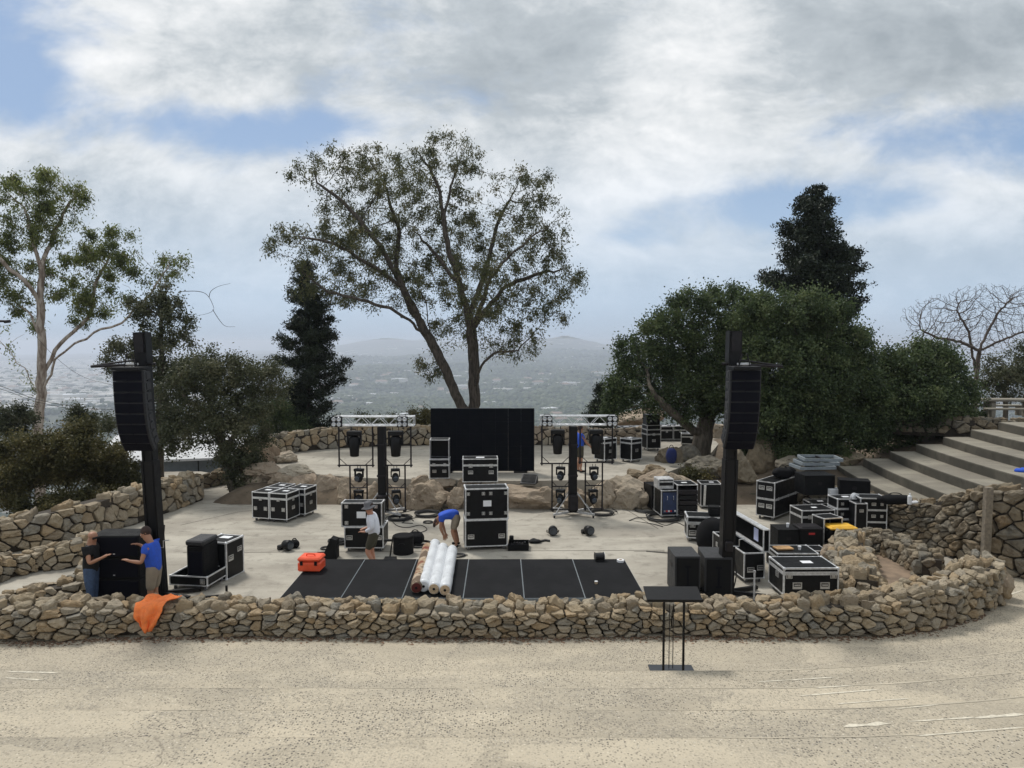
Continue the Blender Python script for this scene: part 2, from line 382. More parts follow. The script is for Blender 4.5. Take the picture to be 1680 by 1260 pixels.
M['leaf_gum'] = leafmat('gum_leaves', ((.1, (.06, .08, .024)), (.5, (.15, .18, .05)), (.9, (.28, .29, .11))), .5, cl=.7)
M['leaf_oak'] = leafmat('oak_leaves', ((.1, (.030, .046, .022)), (.42, (.062, .090, .038)), (.66, (.11, .145, .058)), (.95, (.19, .21, .10))), .38, cl=1.7)
M['leaf_olive'] = leafmat('olive_grey_leaves', ((.1, (.035, .042, .024)), (.5, (.08, .09, .045)), (.9, (.18, .175, .10))), .25)
M['leaf_con'] = leafmat('conifer_needles', ((0, (.010, .016, .010)), (.6, (.024, .035, .018)), (1, (.05, .065, .032))), .1)
M['leaf_shrub'] = leafmat('shrub_leaves', ((.1, (.04, .042, .018)), (.5, (.095, .09, .034)), (.9, (.20, .165, .07))), .3)
def barkmat(name, c0, c1, sc=(8, 8, 1.5)):
    m, T, b, o = newmat(name); tcn = T.n('ShaderNodeTexCoord').outputs['Object']
    mp = T.n('ShaderNodeMapping'); mp.inputs['Scale'].default_value = sc; T.l(tcn, mp.inputs[0])
    n = T.noise(mp.outputs[0], 1.5, 6, .6); T.l(T.mix(T.ss(n, .35, .65), c0, c1), b.inputs['Base Color']); b.inputs['Roughness'].default_value = .9
    bn = T.n('ShaderNodeBump'); bn.inputs['Strength'].default_value = .6; bn.inputs['Distance'].default_value = .04
    T.l(T.noise(mp.outputs[0], 3, 6, .6), bn.inputs['Height']); T.l(bn.outputs[0], b.inputs['Normal']); return m
M['bark_dark'] = barkmat('dark_bark', (.035, .028, .022), (.10, .08, .062))
M['bark_gum'] = barkmat('gum_bark', (.20, .15, .115), (.50, .43, .36), (3, 3, .8))
M['bark_oak'] = barkmat('oak_bark', (.06, .05, .038), (.15, .125, .095))
M['bark_bare'] = barkmat('bare_bark', (.07, .055, .045), (.15, .12, .10))
# ------------------------------------------------------------------ terrain
def sstep(x, a, b):
    t = np.clip((x - a) / (b - a), 0, 1); return t * t * (3 - 2 * t)
_ph = rng.uniform(0, 6.28, (40, 3))
def fbm(x, y, s, octs=5, off=0):
    v = 0; amp = 1; tot = 0
    for k in range(octs):
        f = s * 2 ** k; p = _ph[(k + off) % 40]
        a = p[2]
        xr = x * math.cos(a) - y * math.sin(a); yr = x * math.sin(a) + y * math.cos(a)
        v = v + amp * (np.sin(xr * f + p[0] + 1.3 * np.sin(yr * f * .7 + p[1])) * np.cos(yr * f * .9 + p[1] + 1.1 * np.sin(xr * f * .6)))
        tot += amp; amp *= .55
    return v / tot
def height(x, y):
    x = np.asarray(x, float); y = np.asarray(y, float)
    rx = np.where(x > 1, 21.0, 12.0)
    ex = np.sqrt(((x - 1) / rx) ** 2 + ((y - 17) / 19.5) ** 2)
    dist = np.maximum(ex - 1, 0) * 16
    top = -.12 - .42 * np.maximum(dist - 1, 0) + .05 * fbm(x, y, .9, 3, 5)
    bank = sstep(x, 8.8, 10.0) * sstep(y, 24.0, 25.2) * .95
    bank = np.maximum(bank, sstep(x, 11.4, 12.4) * sstep(y, 17.5, 19) * .9)
    bank = np.maximum(bank, np.clip((x - 11.8) * .33, 0, 2.5) * sstep(y, 24.5, 27.5))
    bank = np.maximum(bank, sstep(y, 24.3, 25.6) * .62 * sstep(x, -11, -9.5))
    top = top + bank
    top = top + np.where(y < 10, (10.3 - y) * .262 - .5, 0) * (y < 10)
    r = np.sqrt(x ** 2 + y ** 2)
    az = x / np.maximum(np.abs(y), 1)
    val = -205 + 9 * fbm(x, y, .0035, 5, 0) + 14 * fbm(x, y, .0011, 4, 8)
    cen = np.exp(-((az - .05) / .42) ** 2)
    val = val + cen * (58 * sstep(r, 2400, 4500) + 70 * fbm(x, y, .0019, 5, 3) * sstep(r, 1600, 3300))
    val = val + cen * 75 * sstep(r, 5000, 6600) * (1 + .8 * fbm(x, y, .0011, 4, 11))
    val = val + 120 * np.exp(-((az - .07) / .05) ** 2) * np.exp(-((r - 8600) / 900) ** 2)
    val = val + 150 * np.exp(-((az + .17) / .09) ** 2) * np.exp(-((r - 10500) / 1200) ** 2)
    val = val + 60 * np.exp(-((az + .02) / .09) ** 2) * np.exp(-((r - 9500) / 1200) ** 2)
    return np.maximum(top, val)
def hz(x, y): return float(height(x, y))
m, T, b, o = newmat('valley_land')
tcn = T.n('ShaderNodeTexCoord').outputs['Object']
big = T.noise(tcn, .0028, 6, .6); mid = T.noise(tcn, .012, 6, .65); vo = T.n('ShaderNodeTexVoronoi'); vo.inputs['Scale'].default_value = .028; T.l(tcn, vo.inputs['Vector'])
c = T.mix(T.ss(big, .40, .60), (.022, .034, .018), (.07, .078, .045))
c = T.mix(T.ss(mid, .5, .7), c, (.12, .11, .07))
sepc = T.n('ShaderNodeSeparateColor'); T.l(vo.outputs['Color'], sepc.inputs[0])
c = T.mix(T.ss(sepc.outputs[0], .92, .94, 0, .5), c, (.36, .33, .29))
T.l(c, b.inputs['Base Color']); b.inputs['Roughness'].default_value = 1
M['land'] = m
m, T, b, o = newmat('near_ground'); tcn = T.n('ShaderNodeTexCoord').outputs['Object']
c = T.mix(T.ss(T.noise(tcn, .8, 6, .6), .4, .65), (.10, .075, .05), (.17, .13, .09)); c = T.mix(T.ss(T.noise(tcn, 5, 5, .7), .55, .7), c, (.05, .045, .025))
T.l(c, b.inputs['Base Color']); b.inputs['Roughness'].default_value = 1
bn = T.n('ShaderNodeBump'); bn.inputs['Strength'].default_value = .7; bn.inputs['Distance'].default_value = .05; T.l(T.noise(tcn, 9, 6, .7), bn.inputs['Height']); T.l(bn.outputs[0], b.inputs['Normal'])
M['nearground'] = m
def grid_mesh(name, X, Y, Z, mat):
    n, k = X.shape; V = np.stack([X, Y, Z], -1).reshape(-1, 3)
    i = np.arange(n * k).reshape(n, k)
    F = np.stack([i[:-1, :-1], i[:-1, 1:], i[1:, 1:], i[1:, :-1]], -1).reshape(-1, 4)
    o = mesh_np(name, V, F, mat, smooth=True); o['kind'] = 'structure'; return o
xs = np.arange(-48, 52, .55); ys = np.arange(-22, 78, .55)
X, Y = np.meshgrid(xs, ys); grid_mesh('ground', X, Y, height(X, Y), M['nearground'])
th = np.concatenate([np.linspace(-48, 48, 480), np.linspace(49, 311, 120)]); rr = np.concatenate([np.array([34., 45, 60, 80]), 100 * 1.028 ** np.arange(0, 182)])
TH, RR = np.meshgrid(np.radians(np.append(th, th[0] + 360)), rr); X = np.sin(TH) * RR; Y = np.cos(TH) * RR
Z = height(X, Y) - np.where(RR < 60, .6, 0) - np.where(RR < 36, 3, 0); Z = np.where((Y < 0), np.minimum(Z, -2 - .1 * RR), Z)
grid_mesh('terrain', X, Y, Z, M['land'])
# far woods: one mass of tree-sized lumps, and houses
ICO_V = []; ph = (1 + 5 ** .5) / 2
for a, b_ in ((-1, ph), (1, ph), (-1, -ph), (1, -ph)): ICO_V.append((a, b_, 0))
for a, b_ in ((-1, ph), (1, ph), (-1, -ph), (1, -ph)): ICO_V.append((0, a, b_))
for a, b_ in ((ph, -1), (ph, 1), (-ph, -1), (-ph, 1)): ICO_V.append((a, 0, b_))
ICO_V = np.array(ICO_V); ICO_V /= np.linalg.norm(ICO_V[0])
ICO_F = np.array([(0, 11, 5), (0, 5, 1), (0, 1, 7), (0, 7, 10), (0, 10, 11), (1, 5, 9), (5, 11, 4), (11, 10, 2), (10, 7, 6), (7, 1, 8), (3, 9, 4), (3, 4, 2), (3, 2, 6), (3, 6, 8), (3, 8, 9), (4, 9, 5), (2, 4, 11), (6, 2, 10), (8, 6, 7), (9, 8, 1)])
N = 52000
u = rng.random(N); r = 900 * (6800 / 900) ** (u ** .8); a = np.where(rng.random(N) < .68, rng.uniform(-.27, .20, N), rng.uniform(-.68, .68, N))
x = np.sin(a) * r; y = np.cos(a) * r
keep = fbm(x, y, .006, 4, 14) + .25 * rng.standard_normal(N) > -.35 + .45 * ((a < -.3)); x, y, r = x[keep], y[keep], r[keep]; N = len(x)
s = rng.uniform(4.5, 10, N) * (1 + r / 9000); zz = height(x, y)
V = ICO_V[None] * (np.stack([s * rng.uniform(.8, 1.5, N), s * rng.uniform(.8, 1.5, N), s * rng.uniform(.7, 1.3, N)], -1)[:, None]) * rng.uniform(.75, 1.2, (N, 12, 1)) + np.stack([x, y, zz + s * .4], -1)[:, None]
F = (ICO_F[None] + (np.arange(N) * 12)[:, None, None]).reshape(-1, 3)
o = mesh_np('distant_wood', V.reshape(-1, 3), F, M['leaf_oak'], attr=np.repeat(rng.random(N), 12)); tag(o, 'hazy dark green trees covering the valley far below', 'trees', None, 'stuff')
def house_bm(wd, dp, ht, rf):
    wl = MB().box((0, 0, ht / 2), wd, dp, ht); rb = MB(); e = .6
    if rf: rb.add([(-wd / 2 - e, -dp / 2 - e, ht), (wd / 2 + e, -dp / 2 - e, ht), (wd / 2 + e, dp / 2 + e, ht), (-wd / 2 - e, dp / 2 + e, ht), (-wd / 2 + 2, 0, ht + rf), (wd / 2 - 2, 0, ht + rf)], [(3, 2, 1, 0), (0, 1, 5, 4), (2, 3, 4, 5), (1, 2, 5), (3, 0, 4)])
    else: rb.box((0, 0, ht + .2), wd + .5, dp + .5, .4)
    return wl, rb
protos = []
for wd, dp, ht, rf in ((16, 11, 4.5, 3), (24, 13, 7, 3.2), (34, 18, 8, 0), (13, 10, 4, 2.6)):
    wl, rb = house_bm(wd, dp, ht, rf); protos.append((wl.build('wall', M['housewall']), rb.build('roof', M['render' if rf == 0 else 'houseroof'])))
random.seed(4); cnt = 0
def free_spot(i):
    while True:
        if i % 3: a = random.uniform(-.27, .2); r = random.uniform(1500, 3800)
        else: a = random.uniform(-.64, -.42); r = random.uniform(2300, 5200)
        if .05 < a < .2 and i % 2: r = random.uniform(1450, 2000)
        return math.sin(a) * r, math.cos(a) * r, r
def house_label(i, x, y, r):
    px = 840 + FPX * x / y; kind = ('small house', 'wide tan house', 'long flat white building', 'tiny house')[i % 4]
    far = 'far off in the haze' if r > 3000 else ('in mid valley' if r > 2200 else 'in the near valley')
    for lim, t in ((60, 'left of the pale gum trunk'), (120, 'just right of the pale gum trunk'), (200, 'left of the hanging left speakers'), (420, 'behind the dark left oak'), (600, 'right of the open conifer'), (660, 'above the left truss'), (720, 'left of the double stemmed tree'), (775, 'between the two leaning stems'), (830, 'just right of the double stems'), (880, 'above the right edge of the screen'), (940, 'above the right truss'), (5000, 'left of the forked right oak')):
        if px < lim: return '%s %s, %s' % (kind, far, t)
for i in range(210):
    x, y, r = free_spot(i); pw, pr = protos[i % 4]
    t = thing('house', house_label(i, x, y, r), 'house', (x, y, hz(x, y) + 2.5), random.uniform(-.9, .9), 'houses in the valley')
    sc = random.uniform(.9, 1.5) * (1 + (r > 3000) * .5); t.scale = (sc, sc, sc)
    for p in (pw, pr):
        c = p.copy(); COL.objects.link(c); c.parent = t
for pw, pr in protos: bpy.data.objects.remove(pw); bpy.data.objects.remove(pr)
V = []; F = []; N2 = 2600
aa = np.concatenate([rng.uniform(-.66, -.40, 2000), rng.uniform(-.27, .62, N2 - 2000)]); r2 = rng.uniform(2600, 9000, N2)
hx = np.sin(aa) * r2; hy = np.cos(aa) * r2; hzv = height(hx, hy) + 2; sx = rng.uniform(8, 40, N2) * (1 + r2 / 6000); sy = rng.uniform(8, 16, N2); sh_ = rng.uniform(6, 12, N2)
cube = np.array([(i, j, k) for k in (0, 1) for j in (-.5, .5) for i in (-.5, .5)])
V = cube[None] * np.stack([sx, sy, sh_], -1)[:, None] + np.stack([hx, hy, hzv], -1)[:, None]
CF = np.array([(0, 2, 3, 1), (4, 5, 7, 6), (0, 1, 5, 4), (2, 6, 7, 3), (0, 4, 6, 2), (1, 3, 7, 5)])
F = (CF[None] + (np.arange(N2) * 8)[:, None, None]).reshape(-1, 4)
o = mesh_np('distant_town', V.reshape(-1, 3), F, M['housewall']); tag(o, 'countless pale roofs of the far town fading into haze', 'town', None, 'stuff')

# ------------------------------------------------------------------ floors
def strip_poly(px, z): return [tuple(G(a, b_, z)[:2]) for a, b_ in px]
sheet('pavement', [(-22, 9.5), (22, 9.5), (22, 21), (-22, 21)], 0.0, M['pavement'])
sheet('stage_floor', [(-10.2, 13.9), (8.6, 13.9), (10.0, 15.2), (12.5, 18.0), (12.5, 21), (9.4, 22.2), (9.8, 25), (7.0, 28), (-9, 28), (-13.5, 31), (-16, 31), (-11.0, 25.4), (-11.6, 22.0), (-13.5, 19.0), (-13.5, 15)], 0.004, M['stagefloor'])
UZ = .75
fe = [(395, 762), (440, 770), (520, 778), (600, 784), (700, 787), (850, 789), (1000, 787), (1080, 780), (1130, 762), (1165, 745)]
up = strip_poly(fe, UZ) + [(10.8, 36.5), (6, 38.5), (0, 38.5), (-7, 37.0), (-12, 33.5)]
mb = MB(); mb.prism(up, -.3, UZ); o = mb.build('upper_stage', M['stagefloor']); o['kind'] = 'structure'
# expansion joints cut in the lower floor
mb = MB()
for pts in (((300, 907), (1090, 903)), ((296, 862), (392, 840)), ((392, 840), (560, 824)), ((1040, 905), (1090, 905)), ((1000, 820), (1080, 868))):
    a, b_ = G(*pts[0]), G(*pts[1]); d = (b_ - a).normalized(); n = Vector((-d.y, d.x, 0)) * .012
    z = Vector((0, 0, .008)); mb.add([a - n + z, b_ - n + z, b_ + n + z, a + n + z], [(0, 1, 2, 3)])
mb.build('floor_joints', M['mortar'])['kind'] = 'structure'
# audience terraces (steps) below the camera
def nose(k, x):
    y0 = 11.45 - 1.12 * k
    return y0 + .023 * max(0, x - 3) ** 2 + .010 * max(0, -x - 6) ** 2
mb = MB(); xs_ = [i * .6 for i in range(-32, 33)]
for k in range(14):
    z0, z1 = (.26 * k, .26 * (k + 1)); rows = []
    if k == 0: z0 = -.05
    for x in xs_:
        a = nose(k, x) + .01 * noise.noise(Vector((x * 1.3, k, 0))); c = nose(k + 1, x)
        rows.append([(x, a, z0), (x, a, z1 - .025), (x, a - .02, z1), (x, c - .02, z1)])
    v = [p for rw in rows for p in rw]; f = []
    for i in range(len(rows) - 1):
        for j in range(3): f.append((i * 4 + j, i * 4 + 4 + j, i * 4 + 5 + j, i * 4 + 1 + j))
    mb.add(v, [tuple(reversed(q)) for q in f])
o = mb.build('steps', M['pavement']); o['kind'] = 'structure'
mb = MB()
for k in range(12):
    z1 = .26 * (k + 1) + .004; v = []
    for i in range(-130, 131):
        x = i * .13; a = nose(k, x); wd_ = (.15 + .85 * min(1, max(0, (x - 1) / 4))) * .02 + (.2 + .8 * min(1, max(0, (x - 1) / 4))) * .05 * max(0, noise.noise(Vector((x * .8, k * 3.3, 0))) + .05) + .012 * noise.noise(Vector((x * 5, k, 2)))
        v += [(x, a - .021, z1), (x, a - .021 - max(.001, wd_), z1)]
    mb.add(v, [(2 * i, 2 * i + 1, 2 * i + 3, 2 * i + 2) for i in range(260)])
mb.build('step_nosings', M['nosing'])['kind'] = 'structure'
# worn light nosings and repair patches
def patch(pts, z, mat, name='pavement_marking'):
    mb = MB(); n = len(pts); mb.add([(*G(a, b_, z)[:2], z + .004) for a, b_ in pts], [tuple(range(n))]); return mb.build(name, mat)
def zat(py, px=840):
    for k in range(13, -1, -1):
        z = .26 * (k + 1); g = G(px, py, z)
        if g.y <= nose(k, g.x): return z
    return 0
mb = MB(); random.seed(3)
for x0, y0, x1, y1, wd in ((1240, 1119, 1372, 1111, 1.3), (1335, 1129, 1405, 1124, 1.2), (1310, 1142, 1445, 1131, 1.6), (1372, 1155, 1492, 1146, 1.3), (1470, 1163, 1540, 1156, 1.2), (1384, 1192, 1461, 1187, 4.5), (1490, 1184, 1600, 1177, 1.8), (1600, 1178, 1682, 1172, 5), (1500, 1208, 1680, 1193, 1.6), (12, 1102, 96, 1104, 1.8), (8, 1112, 70, 1116, 1.6), (1655, 976, 1680, 968, 2)):
    n = max(4, int((x1 - x0) / 9)); up_, dn = [], []
    for i in range(n + 1):
        t = i / n; px = x0 + (x1 - x0) * t; py = y0 + (y1 - y0) * t; z = zat(py, px) + .005
        e = wd * (.35 + .65 * random.random()) * (0.15 if i in (0, n) else 1)
        up_.append((*G(px, py - e, z)[:2], z)); dn.append((*G(px, py + e * .5, z)[:2], z))
    k = len(mb.v); mb.add(up_ + dn, [(i, i + 1, n + 2 + i, n + 1 + i) for i in range(n)])
mb.build('pavement_markings', M['chip'])['kind'] = 'structure'
# right-hand curved seating steps
segs = [[(1374, 764), (1410, 790), (1450, 816), (1520, 838)], [(1412, 752), (1480, 785), (1530, 804), (1590, 826)], [(1458, 741), (1530, 772), (1600, 796), (1680, 826)],
        [(1508, 730), (1560, 750), (1620, 770), (1700, 795)], [(1555, 722), (1600, 735), (1650, 750), (1700, 763)], [(1605, 711), (1640, 722), (1680, 735), (1720, 746)], [(1640, 702), (1680, 711), (1720, 718), (1760, 726)]]
lines = []
for k, sg in enumerate(segs):
    z = 1.0 + .29 * k; pts = [G(a, b_, z) for a, b_ in sg]
    # smooth: fit quadratic X(Y)
    yy_ = np.array([p.y for p in pts]); xx_ = np.array([p.x for p in pts]); lines.append((z, yy_.min(), yy_.max(), np.polyfit(yy_, xx_, 1)))
mb = MB(); rm = MB()
def lx(k, y):
    return 11.4 + .92 * k + .0125 * (y - 18.8) ** 2
for k in range(9):
    z0 = .2 if k == 0 else 1.0 + .29 * (k - 1); z1 = 1.0 + .29 * k; ye = 26.7 - .15 * k
    ysr = np.linspace((20.1, 18.7, 16.9)[min(k, 2)], ye, 20)
    tr, rs = [], []
    for y in ysr:
        a = lx(k, y); c = lx(k + 1, y) + (3 if k == 8 else 0); tr += [(a + .02, y, z1), (c, y, z1)]; rs += [(a, y, z0), (a + .0, y, z1 - .03), (a + .02, y, z1)]
    n = len(ysr); mb.add(tr, [(2 * i, 2 * i + 1, 2 * i + 3, 2 * i + 2) for i in range(n - 1)])
    rm.add(rs, [(3 * i + j, 3 * i + 1 + j, 3 * i + 4 + j, 3 * i + 3 + j) for i in range(n - 1) for j in range(2)])
    a = lx(k, ysr[0]); c = lx(k + 1, ysr[0]) + (3 if k == 8 else 0); rm.add([(a, ysr[0], -.2), (c, ysr[0], -.2), (c, ysr[0], z1), (a, ysr[0], z1)], [(0, 1, 2, 3)])
    a = lx(k, ye); c = lx(k + 1, ye); rm.add([(a, ye, z0 - .4), (c, ye, z0 - .4), (c, ye, z1), (a, ye, z1)], [(0, 1, 2, 3)])
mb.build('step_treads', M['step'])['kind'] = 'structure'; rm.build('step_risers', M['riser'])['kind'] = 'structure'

# ------------------------------------------------------------------ stone work
def clip(poly, px, py, nx, ny):
    res = []; n = len(poly)
    for i in range(n):
        a, b_ = poly[i], poly[(i + 1) % n]; da = (a[0] - px) * nx + (a[1] - py) * ny; db = (b_[0] - px) * nx + (b_[1] - py) * ny
        if da <= 0: res.append(a)
        if (da < 0 < db) or (db < 0 < da):
            t = da / (da - db); res.append((a[0] + (b_[0] - a[0]) * t, a[1] + (b_[1] - a[1]) * t))
    return res
def stones(mb, Wd, Hd, cell, asp, mapf, bulge=.07, jit=.47, gap=.02, tilt=.2, top=False, keep=None):
    nu = max(1, round(Wd / (cell * asp))); nv = max(1, round(Hd / cell)); cu, cvv = Wd / nu, Hd / nv; seeds = {}
    for i in range(-1, nu + 1):
        for j in range(-1, nv + 1):
            inb = 0 <= i < nu and 0 <= j < nv
            if inb and random.random() < .24: continue
            seeds[i, j] = ((i + .5 + .5 * (j % 2) - .25 + random.uniform(-jit, jit)) * cu, (j + .5 + random.uniform(-jit, jit) * .9) * cvv)
    for (i, j), (su, sv) in seeds.items():
        if not (0 <= i < nu and 0 <= j < nv): continue
        poly = [(max(0, su - 2.2 * cu), max(0, sv - 2.2 * cvv)), (min(Wd, su + 2.2 * cu), max(0, sv - 2.2 * cvv)), (min(Wd, su + 2.2 * cu), min(Hd, sv + 2.2 * cvv)), (max(0, su - 2.2 * cu), min(Hd, sv + 2.2 * cvv))]
        for di in range(-3, 4):
            for dj in range(-3, 4):
                o_ = seeds.get((i + di, j + dj))
                if o_ and (di or dj) and poly:
                    poly = clip(poly, (su + o_[0]) / 2, (sv + o_[1]) / 2, o_[0] - su, o_[1] - sv)
        if len(poly) < 3: continue
        cx = sum(p[0] for p in poly) / len(poly); cy = sum(p[1] for p in poly) / len(poly)
        if keep and not keep(cx, cy): continue
        pts = []
        n = len(poly)
        for k in range(n):
            a, b_ = poly[k], poly[(k + 1) % n]; L = math.hypot(b_[0] - a[0], b_[1] - a[1])
            if L < .01: continue
            jg = lambda q: (q[0] + (cx - q[0]) * random.uniform(-.01, .14), q[1] + (cy - q[1]) * random.uniform(-.01, .14)); pts += [jg((a[0] * .9 + b_[0] * .1, a[1] * .9 + b_[1] * .1)), jg((a[0] * .63 + b_[0] * .37, a[1] * .63 + b_[1] * .37)), jg((a[0] * .37 + b_[0] * .63, a[1] * .37 + b_[1] * .63)), jg((a[0] * .1 + b_[0] * .9, a[1] * .1 + b_[1] * .9))]
        if len(pts) < 6: continue
        rad = sum(math.hypot(p[0] - cx, p[1] - cy) for p in pts) / len(pts)
        ta, tb = random.uniform(-tilt, tilt), random.uniform(-tilt, tilt); bh = bulge * random.uniform(.55, 1.35) * min(1.3, .5 + rad / cell)
        if top: bh += random.uniform(0, bulge * .45)
        mb.cur = random.random(); vs = []; n = len(pts); sd_ = random.uniform(0, 99)
        rings = ((1 - gap / rad * .5, -.12), (1 - gap / rad, .10), (.92, .66), (.72, .95), (.36, 1.0))
        ox, oy = random.uniform(-.12, .12) * rad, random.uniform(-.12, .12) * rad
        for ri, (sc, dh) in enumerate(rings):
            for pi_, p in enumerate(pts):
                u_ = cx + (p[0] - cx) * sc + (ox if ri > 2 else 0); v_ = cy + (p[1] - cy) * sc + (oy if ri > 2 else 0)
                dd = dh * bh if dh > 0 else dh
                if ri > 0: dd += (ta * (u_ - cx) + tb * (v_ - cy)) + noise.noise(Vector((u_ * 7, v_ * 7, sd_))) * .55 * bh + noise.noise(Vector((u_ * 22, v_ * 22, sd_))) * .22 * bh
                vs.append(mapf(u_, v_, dd))
        vs.append(mapf(cx + ox, cy + oy, bh)); fs = []
        for r_ in range(4):
            for k in range(n): fs.append((r_ * n + k, r_ * n + (k + 1) % n, (r_ + 1) * n + (k + 1) % n, (r_ + 1) * n + k))
        for k in range(n): fs.append((4 * n + k, 4 * n + (k + 1) % n, 5 * n))
        mb.add(vs, fs)
def catmull(pts, n=8):
    P = [pts[0] * 2 - pts[1]] + list(pts) + [pts[-1] * 2 - pts[-2]]; o_ = []
    for i in range(1, len(P) - 2):
        for k in range(n):
            t = k / n; a, b_, c, d = P[i - 1], P[i], P[i + 1], P[i + 2]
            o_.append(.5 * ((2 * b_) + (c - a) * t + (2 * a - 5 * b_ + 4 * c - d) * t * t + (3 * b_ - a - 3 * c + d) * t ** 3))
    o_.append(P[-2]); return o_
def rubble_wall(name, label, pts, th, cell=.22, mat='wallstone', faces='ftbe', batter=.06, bulge=.07, asp=1.35, topcell=None, cat='stone wall', zb=0.0, rough=.05):
    """pts: list of (x, y, height); the front face is on the right of the walking direction"""
    P = catmull([Vector((a, b_, h)) for a, b_, h in pts]); s_ = [0]
    for i in range(1, len(P)): s_.append(s_[-1] + (P[i].xy - P[i - 1].xy).length)
    L = s_[-1]
    def at(u):
        u = min(max(u, 0), L - 1e-4); i = max(0, min(len(s_) - 2, int(np.searchsorted(s_, u, side='right')) - 1)); t = (u - s_[i]) / max(1e-6, s_[i + 1] - s_[i])
        p = P[i].lerp(P[i + 1], t)
        i0, i1 = max(0, i - 1), min(len(P) - 1, i + 2); d = (P[i1].xy - P[i0].xy).normalized(); return p, d
    zh = lambda u, p: p.z + rough * noise.noise(Vector((u * .9, 3.1, len(pts))))
    H = max(p.z for p in P); mb = MB()
    def front(u, v, dd, sg=1):
        p, d = at(u); nrm = Vector((d.y, -d.x)) * sg; f = v / H; off = th / 2 + batter * (1 - f) + dd - .03
        q = p.xy + nrm * off; return (q.x, q.y, zb + f * zh(u, p))
    def topm(u, v, dd):
        p, d = at(u); nrm = Vector((d.y, -d.x)); q = p.xy + nrm * (v - th / 2)
        return (q.x, q.y, zb + zh(u, p) - .03 + dd)
    if 'f' in faces: stones(mb, L, H, cell, asp, front, bulge)
    if 'b' in faces: stones(mb, L, H, cell, asp, lambda u, v, dd: front(L - u, v, dd, -1), bulge)
    if 't' in faces: stones(mb, L, th, topcell or min(th / 1.6, cell * 1.1), 1.25, lambda u, v, dd: topm(u, v, dd), bulge * 1.0, top=True)
    if 'e' in faces:
        for e, sg in ((L, 1), (0, -1)):
            p, d = at(e)
            def endm(u, v, dd, p=p, d=d, sg=sg):
                nrm = Vector((d.y, -d.x)); q = p.xy + nrm * (-(u - th / 2) * sg) + d * sg * (dd - .02); return (q.x, q.y, zb + v / H * p.z)
            stones(mb, th, H, cell, 1.1, endm, bulge)
    T_ = thing(name, label, cat, (0, 0, 0))
    # recentre at the wall's base
    c = at(L / 2)[0]; base = Vector((c.x, c.y, zb)); T_.location = base
    mb.v = [(x - base.x, y - base.y, z - base.z) for x, y, z in mb.v]
    mb.build('stonework', M[mat], T_, attr=True)
    core = MB(); vs = []
    for i in range(0, len(P)):
        p = P[i]; u = s_[i]; d = at(u)[1]; nrm = Vector((d.y, -d.x)); hh = zh(u, p) - .05
        for off in (-th / 2 + .05, th / 2 - .05):
            q = p.xy + nrm * off - base.xy
            vs += [(q.x, q.y, -.1), (q.x, q.y, hh)]
    k = len(P); fs = []
    for i in range(k - 1):
        a = 4 * i; fs += [(a + 2, a + 6, a + 7, a + 3), (a + 1, a + 5, a + 4, a), (a + 3, a + 7, a + 5, a + 1)]
    fs += [(0, 2, 3, 1), (4 * k - 4, 4 * k - 3, 4 * k - 1, 4 * k - 2)]
    core.add(vs, fs); core.build('mortar_core', M['mortar'], T_)
    return T_
def GP(l, z=0.0): return [(*G(a, b_, z)[:2], h) for a, b_, h in l]
# front wall (front-face base line from the photo, centre line pushed back by half its thickness)
th = .62; base = [(-60, 1052, .60), (90, 1052, .60), (170, 1046, .55), (420, 1044, .49), (640, 1046, .48), (860, 1046, .48), (1100, 1043, .49), (1280, 1045, .54), (1440, 1043, .61), (1540, 1030, .72), (1600, 1012, .80), (1650, 992, .98)]
pts = [Vector((*G(a, b_)[:2], 0)) for a, b_, h in base]; res = []
for i, p in enumerate(pts):
    d = (pts[min(i + 1, len(pts) - 1)] - pts[max(i - 1, 0)]).normalized(); n_ = Vector((-d.y, d.x, 0)); q = p + n_ * (th / 2 + .06); res.append((q.x, q.y, base[i][2]))
random.seed(11)
rubble_wall('stone_wall', 'long low rubble wall of tan stones curving across the front of the stage', res, th, .165, faces='ftbe', asp=1.45, topcell=.2, bulge=.085, rough=.09)
rubble_wall('stone_wall', 'tall rubble retaining wall along the left edge below the dark shrubs', GP([(-90, 925, .85), (0, 907, .85), (90, 889, .95), (160, 872, 1.0), (235, 850, 1.05), (290, 830, .95), (322, 818, .85)]), .6, .27, faces='fte', bulge=.09)
rubble_wall('stone_wall', 'low rubble wall in the terraced bed behind the bald man', GP([(-60, 975, .5), (0, 950, .5), (60, 934, .5), (125, 926, .55), (148, 905, .5)]), .45, .19, mat='wallstone', bulge=.07)
rubble_wall('stone_wall', 'short low rubble wall curving to the front wall at far left', GP([(10, 1012, .42), (70, 996, .42), (120, 985, .45), (152, 968, .5), (156, 946, .5)]), .5, .19, bulge=.08)
rubble_wall('stone_wall', 'curved rubble parapet behind the upper stage left of the screen', [(*G(a, b_, UZ)[:2], h) for a, b_, h in [(395, 772, .75), (428, 750, .8), (480, 741, .85), (560, 734, .9), (640, 731, .9), (720, 729, .85)]], .5, .26, mat='wallstone', zb=UZ, faces='fte')
rubble_wall('stone_wall', 'rubble parapet behind the upper stage between screen and oak', [(*G(a, b_, UZ)[:2], h) for a, b_, h in [(850, 729, .8), (940, 729, .8), (1010, 728, .7), (1080, 722, .6)]], .5, .30, mat='boulder', zb=UZ, faces='ft')
rubble_wall('stone_wall', 'small far rubble wall beside the path behind the left tower', GP([(296, 803, .55), (330, 800, .5), (372, 792, .5)], 0), .4, .22, mat='darkstone', faces='fte')
